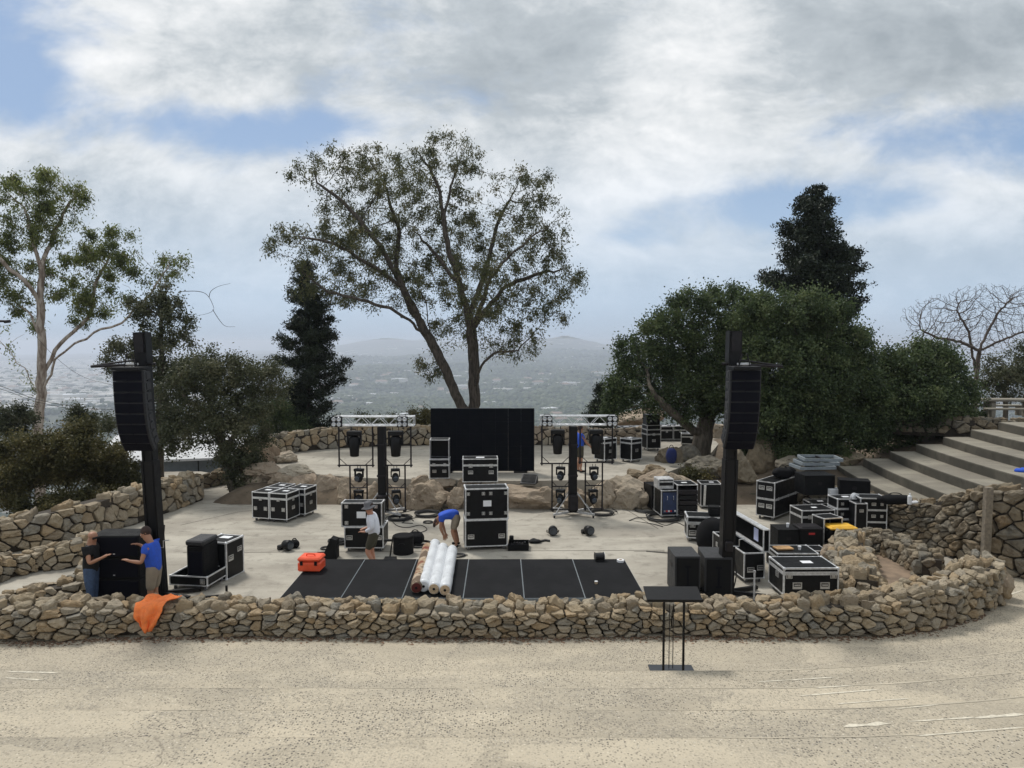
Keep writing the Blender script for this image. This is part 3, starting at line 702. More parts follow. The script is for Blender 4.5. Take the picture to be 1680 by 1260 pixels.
rubble_wall('stone_wall', 'dark rubble retaining wall below the curved seating steps', GP([(1435, 868, .95), (1470, 880, 1.05), (1520, 893, 1.2), (1560, 908, 1.45), (1600, 922, 1.85), (1640, 935, 2.05), (1720, 952, 2.15), (1830, 968, 2.2), (1960, 980, 2.3), (2100, 985, 2.4)]), .6, .27, mat='darkstone', faces='fte', bulge=.08)
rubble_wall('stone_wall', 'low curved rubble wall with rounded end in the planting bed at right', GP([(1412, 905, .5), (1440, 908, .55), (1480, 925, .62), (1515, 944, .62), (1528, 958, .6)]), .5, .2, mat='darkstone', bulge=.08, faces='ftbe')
rubble_wall('stone_wall', 'rough pale rubble wall beside the big equipment case at right', GP([(1396, 900, .45), (1392, 925, .5), (1402, 950, .5), (1412, 985, .55)]), .75, .22, bulge=.12, rough=.2)
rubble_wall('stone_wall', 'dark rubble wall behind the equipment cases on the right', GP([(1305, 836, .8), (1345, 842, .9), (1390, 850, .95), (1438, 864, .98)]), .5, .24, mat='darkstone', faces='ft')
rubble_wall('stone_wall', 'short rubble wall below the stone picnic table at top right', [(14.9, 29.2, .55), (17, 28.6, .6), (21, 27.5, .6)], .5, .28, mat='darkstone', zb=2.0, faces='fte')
# earth fills
def fill(name, px, z, mat): 
    mb = MB(); pts = [G(a, b_, z) for a, b_ in px]; mb.prism([(p.x, p.y) for p in pts], -.1, z); o_ = mb.build(name, mat); o_['kind'] = 'structure'
fill('planting_bed', [(-60, 940), (60, 912), (120, 900), (140, 905), (60, 928), (-60, 960)], .06, M['dirt'])
fill('planting_bed', [(1420, 905), (1500, 925), (1560, 930), (1640, 950), (1600, 985), (1520, 990), (1430, 985)], .12, M['dirt'])
# boulders
def boulder(loc, sx, sy, sz, seed, label, rz=0.0, mat='boulder', name='boulder', group=None, detail=4, tiltx=0):
    rs = random.Random(seed); import bmesh
    bm = bmesh.new(); bmesh.ops.create_icosphere(bm, subdivisions=detail, radius=1)
    pl = [(Vector((rs.gauss(0, 1), rs.gauss(0, 1), rs.gauss(0, .8))).normalized(), rs.uniform(.52, .82)) for _ in range(16)]
    for v in bm.verts:
        p = v.co.copy()
        for n_, o_ in pl:
            d_ = p.dot(n_)
            if d_ > o_: p -= n_ * (d_ - o_) * .92
        p += p.normalized() * (noise.noise(p * 2.2 + Vector((seed, 0, 0))) * .13 + noise.noise(p * 6 + Vector((0, seed, 0))) * .05 + noise.noise(p * 14 + Vector((0, seed, 0))) * .02 - .10 * max(0, .12 - abs(noise.noise(p * 1.7 + Vector((seed, 3, 0))))) / .12)
        v.co = Vector((p.x * sx, p.y * sy, p.z * sz)) / .8
    me = bpy.data.meshes.new(name); bm.to_mesh(me); bm.free(); me.materials.append(M[mat])
    at = me.attributes.new('rnd', 'FLOAT', 'POINT'); at.data.foreach_set('value', [rs.random()] * len(me.vertices))
    me.polygons.foreach_set('use_smooth', [False] * len(me.polygons))
    o_ = bpy.data.objects.new(name, me); COL.objects.link(o_); o_.location = loc; o_.rotation_euler = (tiltx, 0, rz)
    tag(o_, label, 'boulder', group); return o_
BG = 'boulders edging the upper stage'
def bpx(px, ybase, wpx, hpx, seed, label, z=0.0, dep=.8, **k):
    g = G(px, ybase, z); s_ = g.y / FPX; hw = wpx * s_ / 2; hh = hpx * s_ / 2
    return boulder((g.x, g.y + hw * dep * .8, z + hh * .72), hw, hw * dep, hh * 1.12, seed, label, group=BG, **k)
L_ = [(424, 812, 60, 58, 'boulder behind the four grouped flight cases, furthest left of the ledge'), (462, 815, 52, 50, 'squat tan boulder just behind the four grouped flight cases'), (500, 818, 50, 46, 'tan boulder behind the right rear corner of the four grouped cases'),
      (532, 822, 58, 42, 'rounded boulder in the ledge right of the four grouped cases'), (570, 827, 56, 40, 'brown boulder in the ledge behind the left light frame'), (608, 832, 50, 42, 'boulder in the ledge directly behind the left lighting mast'), (645, 835, 44, 44, 'upright boulder in the ledge behind the left tower right frame'),
      (675, 836, 40, 44, 'narrow boulder right of the left lighting tower'), (706, 838, 64, 44, 'big flat faced pale boulder below the open upright case'), (748, 837, 36, 36, 'small pointed boulder left of the tall double flight case'), (775, 836, 46, 34, 'boulder just behind the tall double flight case'),
      (862, 838, 96, 40, 'large smooth pale slab right of the tall double flight case'), (835, 822, 104, 30, 'long low pale slab on the ledge below the screen', ), (903, 837, 46, 36, 'boulder behind the left frame of the right lighting tower'), (945, 838, 52, 42, 'boulder hidden behind the right lighting mast'),
      (992, 836, 50, 48, 'reddish boulder right of the right lighting tower'), (1038, 836, 82, 54, 'largest round pinkish boulder left of the amplifier rack'), (1082, 826, 60, 50, 'boulder behind the small silver unit on the amplifier rack'), (1125, 822, 60, 46, 'dark boulder behind the two tall racks'),
      (690, 803, 34, 22, 'small tan cap rock on the ledge left of the open upright case'), (722, 804, 46, 20, 'flat cap rock in front of the open upright case'), (768, 806, 40, 24, 'cap rock in front of the lidded case by the screen'), (805, 806, 38, 18, 'small ochre cap rock left of the long slab')]
for i, q in enumerate(L_):
    capz = 0.0 if q[1] > 808 else .5
    bpx(q[0], q[1], q[2], q[3], 20 + i, q[4], z=capz)
# outcrop on the left of the upper stage and rocks at right
for i, (px, yb, wp, hp, lb) in enumerate([(436, 765, 42, 44, 'pointed tall tan rock left on the upper stage'), (462, 764, 44, 24, 'low brown rock lying right of the pointed one'), (410, 768, 40, 30, 'rock half hidden by the leaning oak foliage'), (480, 784, 60, 22, 'weathered grey brown rock above the four grouped cases'), (430, 786, 60, 24, 'weathered rock behind the left of the four grouped cases')]):
    bpx(px, yb, wp, hp, 60 + i, lb, z=UZ - .1)
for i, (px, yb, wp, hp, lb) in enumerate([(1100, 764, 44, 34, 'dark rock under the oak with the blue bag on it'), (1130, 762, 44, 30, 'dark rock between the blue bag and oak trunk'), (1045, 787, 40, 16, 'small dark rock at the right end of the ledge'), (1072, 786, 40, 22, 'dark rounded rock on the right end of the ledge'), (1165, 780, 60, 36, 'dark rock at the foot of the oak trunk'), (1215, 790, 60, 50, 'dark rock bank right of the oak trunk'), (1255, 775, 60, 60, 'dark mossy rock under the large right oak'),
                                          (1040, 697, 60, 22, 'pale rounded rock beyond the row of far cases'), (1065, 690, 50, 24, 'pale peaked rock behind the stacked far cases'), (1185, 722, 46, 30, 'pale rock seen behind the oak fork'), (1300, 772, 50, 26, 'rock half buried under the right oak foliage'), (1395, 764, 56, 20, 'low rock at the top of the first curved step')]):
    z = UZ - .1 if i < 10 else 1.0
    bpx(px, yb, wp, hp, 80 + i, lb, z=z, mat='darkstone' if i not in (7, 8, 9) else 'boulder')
for i, (px, yb, wp, hp, lb) in enumerate([(1362, 925, 30, 34, 'tan rock in front of the yellow lidded tote'), (1388, 935, 36, 30, 'ochre rock between the yellow lidded tote and low wall'), (1372, 952, 34, 26, 'pale flat rock right of the wooden board case'), (1650, 985, 42, 60, 'upright pale rock at the right end of the front wall')]):
    bpx(px, yb, wp, hp, 110 + i, lb, z=0.0)
# leaf litter at the foot of the front wall
n = 2600; lb_ = rng.random(n); i_ = (lb_ * 1000).astype(int); PX = rng.uniform(0, 1620, n); PY = 1049 + np.abs(rng.standard_normal(n)) * 5
yb = np.interp(PX, [q[0] for q in base], [q[1] for q in base]); V = []; F = []
for k in range(n):
    g = G(PX[k], yb[k] + 1 + abs(rng.standard_normal()) * 4); a = rng.uniform(0, 6.28); s_ = rng.uniform(.015, .04); ca, sa = math.cos(a) * s_, math.sin(a) * s_
    V += [(g.x - ca, g.y - sa, .006), (g.x + sa * .5, g.y - ca * .5, .02), (g.x + ca, g.y + sa, .008), (g.x - sa * .5, g.y + ca * .5, .012)]; F.append((4 * k, 4 * k + 1, 4 * k + 2, 4 * k + 3))
o = mesh_np('leaf_litter', np.array(V), np.array(F), M['litter'], attr=np.repeat(rng.random(n), 4)); tag(o, 'dry brown leaf litter along the foot of the front wall', 'leaf litter', None, 'stuff')
# ------------------------------------------------------------------ trees
def rand_dirs(n):
    v = rng.standard_normal((n, 3)); return v / np.linalg.norm(v, axis=1, keepdims=True)
def leaves_mesh(name, P, size, wid, mat, parent, droop=0.0, up=0.0, attr=None):
    n = len(P); a = rand_dirs(n); a[:, 2] -= droop; a[:, 2] += up; a /= np.linalg.norm(a, axis=1, keepdims=True)
    r = rand_dirs(n); b_ = np.cross(a, r); b_ /= np.linalg.norm(b_, axis=1, keepdims=True) + 1e-9
    L = (size * rng.uniform(.6, 1.35, n))[:, None]; Wd = (wid * rng.uniform(.7, 1.3, n))[:, None]
    V = np.stack([P, P + a * L * .45 + b_ * Wd, P + a * L, P + a * L * .45 - b_ * Wd], 1).reshape(-1, 3)
    F = np.arange(4 * n).reshape(n, 4)
    return mesh_np(name, V, F, M[mat], parent, np.repeat(rng.random(n) if attr is None else attr, 4))
def skeleton_mesh(name, pos, par, rad, mat, parent, nseg=6):
    """tapered tubes along a parent tree"""
    V = []; F = []; n = len(pos); kids = {}
    for i in range(n):
        if par[i] >= 0: kids.setdefault(par[i], []).append(i)
    dirs = np.zeros((n, 3))
    for i in range(n):
        d = pos[i] - pos[par[i]] if par[i] >= 0 else np.array([0, 0, 1.0])
        ks = kids.get(i, [])
        if ks:
            mk = max(ks, key=lambda j: rad[j]); e = pos[mk] - pos[i]; d = d / (np.linalg.norm(d) + 1e-9) + e / (np.linalg.norm(e) + 1e-9)
        dirs[i] = d / (np.linalg.norm(d) + 1e-9)
    ref = np.array([.31, .95, .05]); ref /= np.linalg.norm(ref)
    a = np.cross(dirs, ref); bad = np.linalg.norm(a, axis=1) < .15; a[bad] = np.cross(dirs[bad], np.array([1., 0, 0])); a /= np.linalg.norm(a, axis=1, keepdims=True)
    b_ = np.cross(dirs, a); t = np.arange(nseg) * 2 * math.pi / nseg; C_, S_ = np.cos(t), np.sin(t)
    idx = [i for i in range(n) if par[i] >= 0]
    main = {p: max(ks, key=lambda j: rad[j]) for p, ks in kids.items()}
    k = 0
    for i in idx:
        p = par[i]; rp = rad[p] if main[p] == i else min(rad[p], rad[i] * 1.15)
        ap, bp = (a[p], b_[p]) if main[p] == i else (a[i], b_[i])
        V.append(pos[p] + rp * (C_[:, None] * ap + S_[:, None] * bp)); V.append(pos[i] + rad[i] * (C_[:, None] * a[i] + S_[:, None] * b_[i]))
        for j in range(nseg): F.append((k + j, k + (j + 1) % nseg, k + nseg + (j + 1) % nseg, k + nseg + j))
        k += 2 * nseg
    return mesh_np(name, np.concatenate(V), np.array(F), M[mat], parent, smooth=True)
def colonize(guides, attr_pts, step, di, dk, iters=90, bias=(0, 0, .05)):
    pos, par = [], []
    def addn(p, q): pos.append(np.array(p, float)); par.append(q); return len(pos) - 1
    names = {}
    for gname, start, pts in guides:
        last = names[start] if start else None
        if last is None: last = addn(pts[0], -1); pts = pts[1:]
        elif isinstance(last, list): last = last[-1]
        seq = [last]
        for p in pts:
            p = np.array(p, float); q = pos[last]; L = np.linalg.norm(p - q); m = max(1, int(L / step))
            for k in range(1, m + 1):
                t = k / m; c = q * (1 - t) + p * t + rng.standard_normal(3) * step * .10 * (k < m); last = addn(c, last)
            seq.append(last)
        names[gname] = seq
        for k, i in enumerate(seq): names[gname + '@%d' % k] = i
    A = np.asarray(attr_pts); N_ = np.array(pos); nd = np.full(len(A), 1e9); ni = np.zeros(len(A), int)
    def upd(new, base):
        if len(A) == 0: return
        for c0 in range(0, len(new), 200):
            blk = new[c0:c0 + 200]; d = np.linalg.norm(A[:, None] - blk[None], axis=2); j = d.argmin(1); dm = d[np.arange(len(A)), j]; better = dm < nd
            nd[better] = dm[better]; ni[better] = base + c0 + j[better]
    upd(N_, 0); bias = np.array(bias); used = {}
    for it in range(iters):
        alive = nd > dk; A = A[alive]; nd = nd[alive]; ni = ni[alive]
        if len(A) == 0: break
        act = nd < di
        if not act.any(): break
        acc = {}
        dirs = A[act] - np.array(pos)[ni[act]]; dirs /= np.linalg.norm(dirs, axis=1, keepdims=True)
        u, inv = np.unique(ni[act], return_inverse=True); sm = np.zeros((len(u), 3)); np.add.at(sm, inv, dirs)
        ln = np.linalg.norm(sm, axis=1, keepdims=True); ok = ln[:, 0] > .05; sm = sm / (ln + 1e-9) + bias + rng.standard_normal(sm.shape) * .12; sm /= np.linalg.norm(sm, axis=1, keepdims=True)
        newp = np.array(pos)[u] + sm * step; b0 = len(pos); new = []
        for k in range(len(u)):
            used[int(u[k])] = used.get(int(u[k]), 0) + 1
            if ok[k] and used[int(u[k])] <= 3: addn(newp[k], int(u[k])); new.append(newp[k])
        if not new: break
        upd(np.array(new), b0)
        if len(pos) > 14000: break
    return np.array(pos), np.array(par)
def radii(pos, par, tip, ex=2.3, cap=9):
    n = len(pos); acc = np.zeros(n); cnt = np.zeros(n, int); r = np.zeros(n)
    for i in range(n - 1, -1, -1):
        r[i] = tip if acc[i] == 0 else acc[i] ** (1 / ex)
        if par[i] >= 0: acc[par[i]] += r[i] ** ex; cnt[par[i]] += 1
    return r, cnt
def ell_pts(ells, d, n, shell=0.0, dep=1.0, zmin=None):
    """attraction points inside ellipsoids given as (px, py, rx, ry[, depth offset]) at distance d"""
    w_ = np.array([e[2] * e[3] for e in ells], float); w_ /= w_.sum(); out_ = []
    for e, wt in zip(ells, w_):
        k = int(n * wt) + 1; dd = d + (e[4] if len(e) > 4 else 0); s_ = dd / FPX; c = np.array(D(e[0], e[1], dd))
        u = rand_dirs(k); rr_ = rng.random(k) ** (1 / 3); rr_ = shell + (1 - shell) * rr_
        r3 = np.array([e[2] * s_, (e[2] + e[3]) / 2 * s_ * dep, e[3] * s_]); out_.append(c + u * rr_[:, None] * r3)
    P = np.concatenate(out_)
    if zmin is not None: P = P[P[:, 2] > zmin]
    return P
def tree(label, cat, d, guides, ells, natt, step, di, dk, leaf=None, nleaf=0, lsize=.1, lwid=.03, spread=.35, tip=.008, ex=2.3, trunk_r=None, bark='bark_dark', name='tree', droop=0, shell=0, dep=1.0, group=None, extra=None, bias=(0, 0, .05), lup=0.0, mid=.5, clump=1.3):
    gd = []
    for g in guides:
        nm, st, pts = g; q = []
        for p in pts: q.append(np.array(D(p[0], p[1], d + (p[2] if len(p) > 2 else 0))))
        gd.append((nm, st, q))
    base = gd[0][2][0].copy(); gz = min(base[2], hz(base[0], base[1]) - .1)
    A = ell_pts(ells, d, natt, shell, dep)
    pos, par = colonize(gd, A, step, di, dk, bias=bias)
    r, cnt = radii(pos, par, tip, ex)
    if trunk_r: r = r * 1.0; s_ = trunk_r / r[0]; r = np.where(r > tip * 2, tip * 2 + (r - tip * 2) * (trunk_r - tip * 2) / max(1e-6, r[0] - tip * 2), r)
    T_ = thing(name, label, cat, base, 0, group); pos = pos - base
    pp = np.concatenate([pos, [[0, 0, 0]]])
    # extend the trunk into the ground
    if base[2] - gz > .02 or True:
        pos = np.concatenate([pos, [[0, 0, gz - base[2] - .3]]]); par = np.append(par, -1); par[0] = len(pos) - 1; r = np.append(r, r[0] * 1.2); cnt = np.append(cnt, 1)
    skeleton_mesh('trunk', pos, par, r, bark, T_)
    if leaf:
        thin = np.where((r < tip * 3.2) & (np.arange(len(pos)) < len(pos) - 1))[0]; tips = thin[cnt[thin] == 0]
        src = np.concatenate([tips] * 3 + [thin]); wts = (rng.random(len(pos)) ** clump)[src]; k = rng.choice(src, nleaf, p=wts / wts.sum()); t = rng.random(nleaf)[:, None]
        P = pos[k] * (1 - t * .7) + pos[par[k]] * t * .7 + rng.standard_normal((nleaf, 3)) * spread * rng.uniform(.3, 1.0, (nleaf, 1))
        P[:, 2] -= droop * spread * .5
        node_r = rng.random(len(pos)); at = np.clip(node_r[k] * .5 + rng.random(nleaf) * .5, 0, 1)
        leaves_mesh('crown', P, lsize, lwid, leaf, T_, droop, lup, at)
    return T_
# central double-stemmed eucalyptus
dC = 37.5
tree('tall double stemmed tree with wide sparse crown behind the black screen', 'tree', dC,
     [('A', None, [(771, 690), (756, 665), (738, 625), (722, 590), (705, 555), (690, 530)]),
      ('A1', 'A@5', [(660, 470, -.6), (625, 405, -1), (590, 360, -1.2), (555, 325, -1), (520, 300, -1)]),
      ('A2', 'A@5', [(672, 505, 1), (650, 440, 1.5), (655, 380, 2), (630, 300, 2.3), (600, 255, 2)]),
      ('A3', 'A@4', [(672, 525, -1.4), (640, 505, -2), (590, 492, -2.5), (540, 480, -2.5), (490, 440, -2)]),
      ('A4', 'A@4', [(700, 500, -1), (665, 430, -2), (610, 380, -3), (560, 360, -3)]),
      ('A5', 'A1@1', [(600, 430, -1.8), (550, 400, -2.2), (500, 390, -2)]),
      ('B', None, [(780, 690, .5), (778, 640, .5), (777, 590, .5), (773, 545, .5), (768, 515, .5)]),
      ('B1', 'B@4', [(755, 470, 0), (738, 420, -.5), (728, 360, -.5), (722, 315, 0), (705, 275, .5), (680, 245, .8)]),
      ('B1b', 'B1@3', [(745, 290, .6), (765, 240, 1)]),
      ('B2', 'B@4', [(785, 480, 1), (800, 430, 2), (815, 370, 2.5), (840, 320, 2.5)]),
      ('B3', 'B@3', [(790, 500, -.8), (805, 455, -1.5), (840, 415, -2), (885, 380, -2)]),
      ('B4', 'B@3', [(795, 510, 1), (830, 470, 2), (880, 450, 2), (930, 440, 2)]),
      ('B5', 'B1@1', [(700, 400, 1.5), (680, 380, 2)]),
      ('B6', 'B@1', [(790, 600, -1), (810, 580, -1.6), (850, 575, -2)]),
      ('B7', 'B@4', [(750, 520, -1), (725, 545, -1.4)])],
     [(560, 270, 60, 42), (620, 285, 75, 50, 1), (510, 275, 45, 24, -.6), (735, 250, 62, 38), (690, 330, 50, 50, 1.5), (640, 380, 80, 60, 2), (560, 350, 55, 50), (480, 400, 52, 36, -1), (560, 430, 85, 48, -1.5), (620, 470, 90, 40), (520, 470, 55, 24, -2),
      (760, 330, 34, 42, 1), (850, 320, 66, 52, 1), (885, 370, 58, 55), (790, 400, 70, 60, 2), (880, 450, 75, 55, 1), (935, 460, 34, 28, -1), (840, 500, 70, 38, 1), (720, 450, 60, 60, 2.5), (740, 540, 42, 36, 1.5), (840, 560, 58, 32, -1), (700, 600, 24, 24, .8), (790, 470, 60, 60, -2), (905, 500, 46, 34), (660, 300, 60, 40, -1.6)],
     4600, .32, 2.2, .42, 'leaf_euc', 74000, .165, .027, .24, .0075, 2.3, .27, 'bark_dark', droop=.8, dep=.85, clump=2.6)
# tall pale gum at the left
dG = 46
tree('tall pale barked gum with high crown at far left', 'tree', dG,
     [('A', None, [(62, 700), (66, 660), (69, 615), (69, 560), (67, 500), (68, 440)]),
      ('A1', 'A@5', [(50, 380), (40, 340, 1)]), ('A1b', 'A@5', [(85, 390, 1), (110, 340, 1), (130, 310)]),
      ('A2', 'A@1', [(90, 590, -.5), (130, 560, -1), (165, 540, -1.2), (200, 530, -1), (240, 490, -.8), (275, 440)]),
      ('A3', 'A@2', [(90, 575, .5), (120, 545, 1), (145, 520, 1.2), (155, 470, 1), (180, 420, 1)]),
      ('A4', 'A@1', [(45, 610, .5), (25, 590, 1), (0, 560, 1.4), (-20, 500, 1)]), ('A5', 'A@4', [(40, 460, -.8), (5, 430, -1.2), (-20, 400)]), ('A6', 'A@3', [(45, 510, .8), (15, 490, 1.5)])],
     [(75, 310, 72, 34), (130, 345, 26, 28), (20, 320, 45, 36, 1), (60, 370, 70, 40, 1), (175, 400, 55, 34), (150, 430, 55, 36, 1), (210, 430, 26, 20, -1), (80, 450, 60, 40, 1.5), (0, 440, 34, 46), (160, 490, 40, 34, .6), (285, 430, 34, 30, .5), (210, 480, 18, 24), (20, 480, 30, 40, 1), (130, 520, 22, 20, 1.2), (50, 520, 20, 30, 2), (-30, 400, 50, 90)],
     2300, .45, 3.0, .55, 'leaf_gum', 46000, .2, .034, .30, .011, 2.3, .30, 'bark_gum', droop=1.0, dep=.7, clump=2.8)
# oak mass on the right
OK = dict(leaf='leaf_oak', bark='bark_oak')
tree('large spreading live oak with forked trunk beside the far cases', 'tree', 30.5,
     [('A', None, [(1150, 775), (1150, 745), (1154, 715), (1160, 690)]), ('A1', 'A@2', [(1130, 700, -.3), (1110, 682, -.6), (1090, 665, -.8), (1070, 640, -1)]),
      ('A2', 'A@3', [(1175, 668, .3), (1200, 640, .6), (1215, 600, .6), (1220, 550)]), ('A3', 'A@3', [(1160, 640, .8), (1140, 590, 1), (1120, 540, 1)])],
     [(1140, 510, 50, 42), (1195, 500, 52, 38, .4), (1100, 560, 60, 50), (1050, 590, 44, 46, .6), (1025, 635, 34, 42, .6), (1080, 640, 70, 44), (1160, 590, 75, 70), (1220, 560, 55, 65, .6), (1140, 650, 70, 36, -.6), (1200, 630, 60, 50, 1), (1010, 670, 26, 22, .6)],
     2600, .28, 1.8, .40, nleaf=95000, lsize=.105, lwid=.035, spread=.26, tip=.010, trunk_r=.40, dep=.8, **OK)
tree('broad dense oak behind the right speaker tower', 'tree', 28.5,
     [('A', None, [(1262, 765), (1262, 730), (1270, 690), (1285, 640)]), ('A1', 'A@3', [(1320, 590, .5), (1330, 540, .5)]), ('A2', 'A@2', [(1230, 640, .5), (1240, 570, .6)]), ('A3', 'A@3', [(1360, 640), (1395, 610)])],
     [(1270, 520, 75, 48), (1330, 530, 70, 52), (1380, 580, 60, 55), (1250, 590, 60, 60, -.4), (1310, 620, 90, 60, -.8), (1400, 650, 62, 56), (1270, 680, 72, 46, -.8), (1350, 700, 82, 44, -.5), (1240, 650, 50, 60), (1290, 730, 60, 26, .3), (1420, 700, 45, 42)],
     3000, .28, 1.9, .40, nleaf=135000, lsize=.105, lwid=.036, spread=.27, tip=.010, trunk_r=.34, dep=.9, **OK)
tree('rounded dense oak overhanging the curved seating steps', 'tree', 29.5,
     [('A', None, [(1500, 745), (1500, 715), (1505, 680), (1510, 640)]), ('A1', 'A@2', [(1460, 650), (1450, 620)]), ('A2', 'A@3', [(1550, 620), (1565, 600)])],
     [(1480, 610, 50, 50), (1530, 600, 55, 46), (1560, 640, 46, 50), (1500, 660, 80, 44, -.6), (1450, 670, 46, 50), (1570, 670, 30, 30), (1530, 690, 60, 24), (1450, 715, 44, 26)],
     1700, .28, 1.8, .40, nleaf=72000, lsize=.105, lwid=.036, spread=.27, tip=.010, trunk_r=.26, dep=.9, **OK)
# leaning oak at the left and its neighbours
tree('dark leaning oak with trunk by the four grouped flight cases', 'tree', 26.3,
     [('A', None, [(388, 812), (378, 775), (368, 735), (352, 690), (340, 640)]), ('A1', 'A@2', [(400, 690, .5), (420, 640, .8), (440, 610, 1)]), ('A2', 'A@3', [(310, 660, -.3), (280, 620, -.4)]), ('A3', 'A@1', [(410, 750, .4), (425, 720, .6)])],
     [(340, 620, 60, 46), (400, 620, 55, 40, .5), (300, 650, 46, 50), (440, 640, 40, 46, 1), (370, 680, 70, 50), (300, 710, 44, 34, -.3), (410, 700, 46, 44, .6), (390, 750, 46, 30), (420, 770, 24, 26, .3), (345, 600, 60, 30, .5), (400, 785, 30, 24)],
     1500, .26, 1.7, .40, 'leaf_olive', 58000, .085, .028, .24, .009, trunk_r=.2, bark='bark_oak', dep=.8)
tree('narrow ragged tree rising right behind the left speaker tower', 'tree', 29.0,
     [('A', None, [(262, 760), (262, 680), (264, 600), (265, 520), (266, 470)]), ('A1', 'A@2', [(220, 590, -.3), (185, 570, -.4)]), ('A2', 'A@3', [(235, 500), (215, 490)]), ('A3', 'A@3', [(290, 520), (305, 530)])],
     [(270, 490, 34, 30), (235, 510, 34, 22), (290, 530, 32, 36), (260, 560, 42, 40), (200, 575, 34, 20, -.4), (185, 600, 22, 24, -.4), (290, 590, 44, 40), (260, 640, 46, 56), (280, 700, 46, 50)],
     1000, .26, 1.8, .42, 'leaf_olive', 30000, .09, .03, .22, .009, trunk_r=.16, bark='bark_oak', dep=.8)
# loose dead twig reaching out of that tree
mb = MB(); b0 = D(300, 478, 28.6)
for l in ([(300, 478), (325, 478), (340, 484), (350, 502), (349, 510), (338, 515), (322, 518)], [(349, 508), (360, 525), (370, 535), (386, 536)], [(343, 488), (346, 478), (358, 470), (378, 465)]):
    pts = [D(a, c, 28.6) - b0 for a, c in l]; cp = catmull(pts, 4); mb.path(cp, [.014 - .010 * i / len(cp) for i in range(len(cp))], 5)
o = mb.build('bare_branch', M['bark_dark']); o.location = b0; tag(o, 'thin bare curling branch against the sky right of the ragged tree', 'branch')
# far-side trees at the right edge
tree('leafless twiggy tree against the sky at upper right', 'tree', 40,
     [('A', None, [(1600, 665), (1602, 620), (1607, 575)]), ('A1', 'A@2', [(1575, 560), (1540, 555), (1510, 540)]), ('A2', 'A@2', [(1620, 545, .5), (1640, 510, .8), (1660, 490)]), ('A3', 'A@1', [(1590, 545, .5), (1570, 510, .5)]), ('A4', 'A@2', [(1640, 560, -.6), (1690, 540, -.6)])],
     [(1560, 520, 80, 40), (1620, 500, 70, 38), (1680, 520, 50, 55), (1520, 560, 40, 24), (1600, 550, 70, 35), (1510, 600, 30, 34)], 9000, .20, 2.6, .20, tip=.0065, ex=2.35, trunk_r=.13, bark='bark_bare', dep=.8)
tree('small leafy oak at the right edge behind the picnic table', 'tree', 36,
     [('A', None, [(1650, 672), (1648, 640), (1655, 610)]), ('A1', 'A@1', [(1630, 630), (1620, 610)])], [(1650, 610, 46, 34), (1690, 600, 40, 50), (1630, 640, 26, 20), (1670, 645, 36, 16)],
     500, .28, 2, .4, 'leaf_olive', 13000, .10, .034, .25, .009, trunk_r=.12, bark='bark_oak')
# conifers
def conifer(label, d, px, pyb, pyt, prof, nleaf, mat='leaf_con', lsize=.16, lwid=.028, gaps=.2, seed=1, group=None, name='conifer', tuft=.20, ragged=.35):
    """prof: list of (t from top 0..1, half width px left, half width px right)"""
    b0 = np.array(D(px, pyb, d)); tp = np.array(D(px, pyt, d)); H = tp[2] - b0[2]; s_ = d / FPX; rs = np.random.default_rng(seed)
    pos = [np.array([0, 0, -2.0])]; par = [-1]; rad = [.022 * H]; n = 22; tr = []
    for i in range(n + 1): pos.append(np.array([.03 * math.sin(i), 0, H * i / n])); par.append(len(pos) - 2); rad.append(max(.012, .017 * H * (1 - i / n))); tr.append(len(pos) - 1)
    ts = [p[0] for p in prof]; src = []
    z = H * .985; k = 0
    while z > H * (1 - ts[-1]):
        t = 1 - z / H
        for q in range(rs.integers(3, 6)):
            a = rs.uniform(0, 2 * math.pi); wl = np.interp(t, ts, [p[1] for p in prof]); wr = np.interp(t, ts, [p[2] for p in prof]); ww = (wr if math.cos(a) > 0 else wl) * s_
            if rs.random() < gaps: ww *= .45
            L = max(.15, ww * rs.uniform(1 - ragged, 1.12)); m = max(2, int(L / .28)); last = tr[min(n, int(z / H * n))]; st = np.array([0, 0, z])
            pos.append(st); par.append(last); rad.append(.012 + .008 * L); last = len(pos) - 1
            for j in range(1, m + 1):
                u = j / m; p = st + np.array([math.cos(a) * L * u, math.sin(a) * L * u, -.16 * L * u + .22 * L * u * u * u * 1.3]) + rs.standard_normal(3) * .03
                pos.append(p); par.append(last); rad.append(max(.006, (.012 + .008 * L) * (1 - u))); last = len(pos) - 1; src.append((len(pos) - 1, (.3 + u) * min(1.2, L) , min(tuft, .10 + L * .16)))
        z -= .15 + .12 * t * H / 8
    pos = np.array(pos); T_ = thing(name, label, 'tree', b0, 0, group); skeleton_mesh('trunk', pos, np.array(par), np.array(rad), 'bark_dark', T_, 5)
    idx = np.array([q[0] for q in src]); wt = np.array([q[1] for q in src]); wt /= wt.sum(); c = rs.choice(len(idx), nleaf // 14, p=wt)
    tf = np.array([q[2] for q in src])[c][:, None]; cc = pos[idx[c]] + rs.standard_normal((len(c), 3)) * tf * np.array([.9, .9, .45]); P = np.repeat(cc, 14, 0) + rs.standard_normal((len(c) * 14, 3)) * np.repeat(tf, 14, 0) * .42
    leaves_mesh('crown', P, lsize, lwid, mat, T_, 0, .25, np.repeat(rs.random(len(c)), 14)); return T_
conifer('tall dark cone shaped conifer rising behind the right oaks', 37, 1330, 690, 303, [(0, 3, 3), (.05, 14, 14), (.10, 26, 24), (.2, 42, 40), (.28, 48, 54), (.36, 60, 58), (.41, 84, 62), (.5, 48, 66), (.62, 44, 72), (1, 50, 72)], 105000, seed=15, gaps=.16, tuft=.22, lsize=.17, lwid=.034)
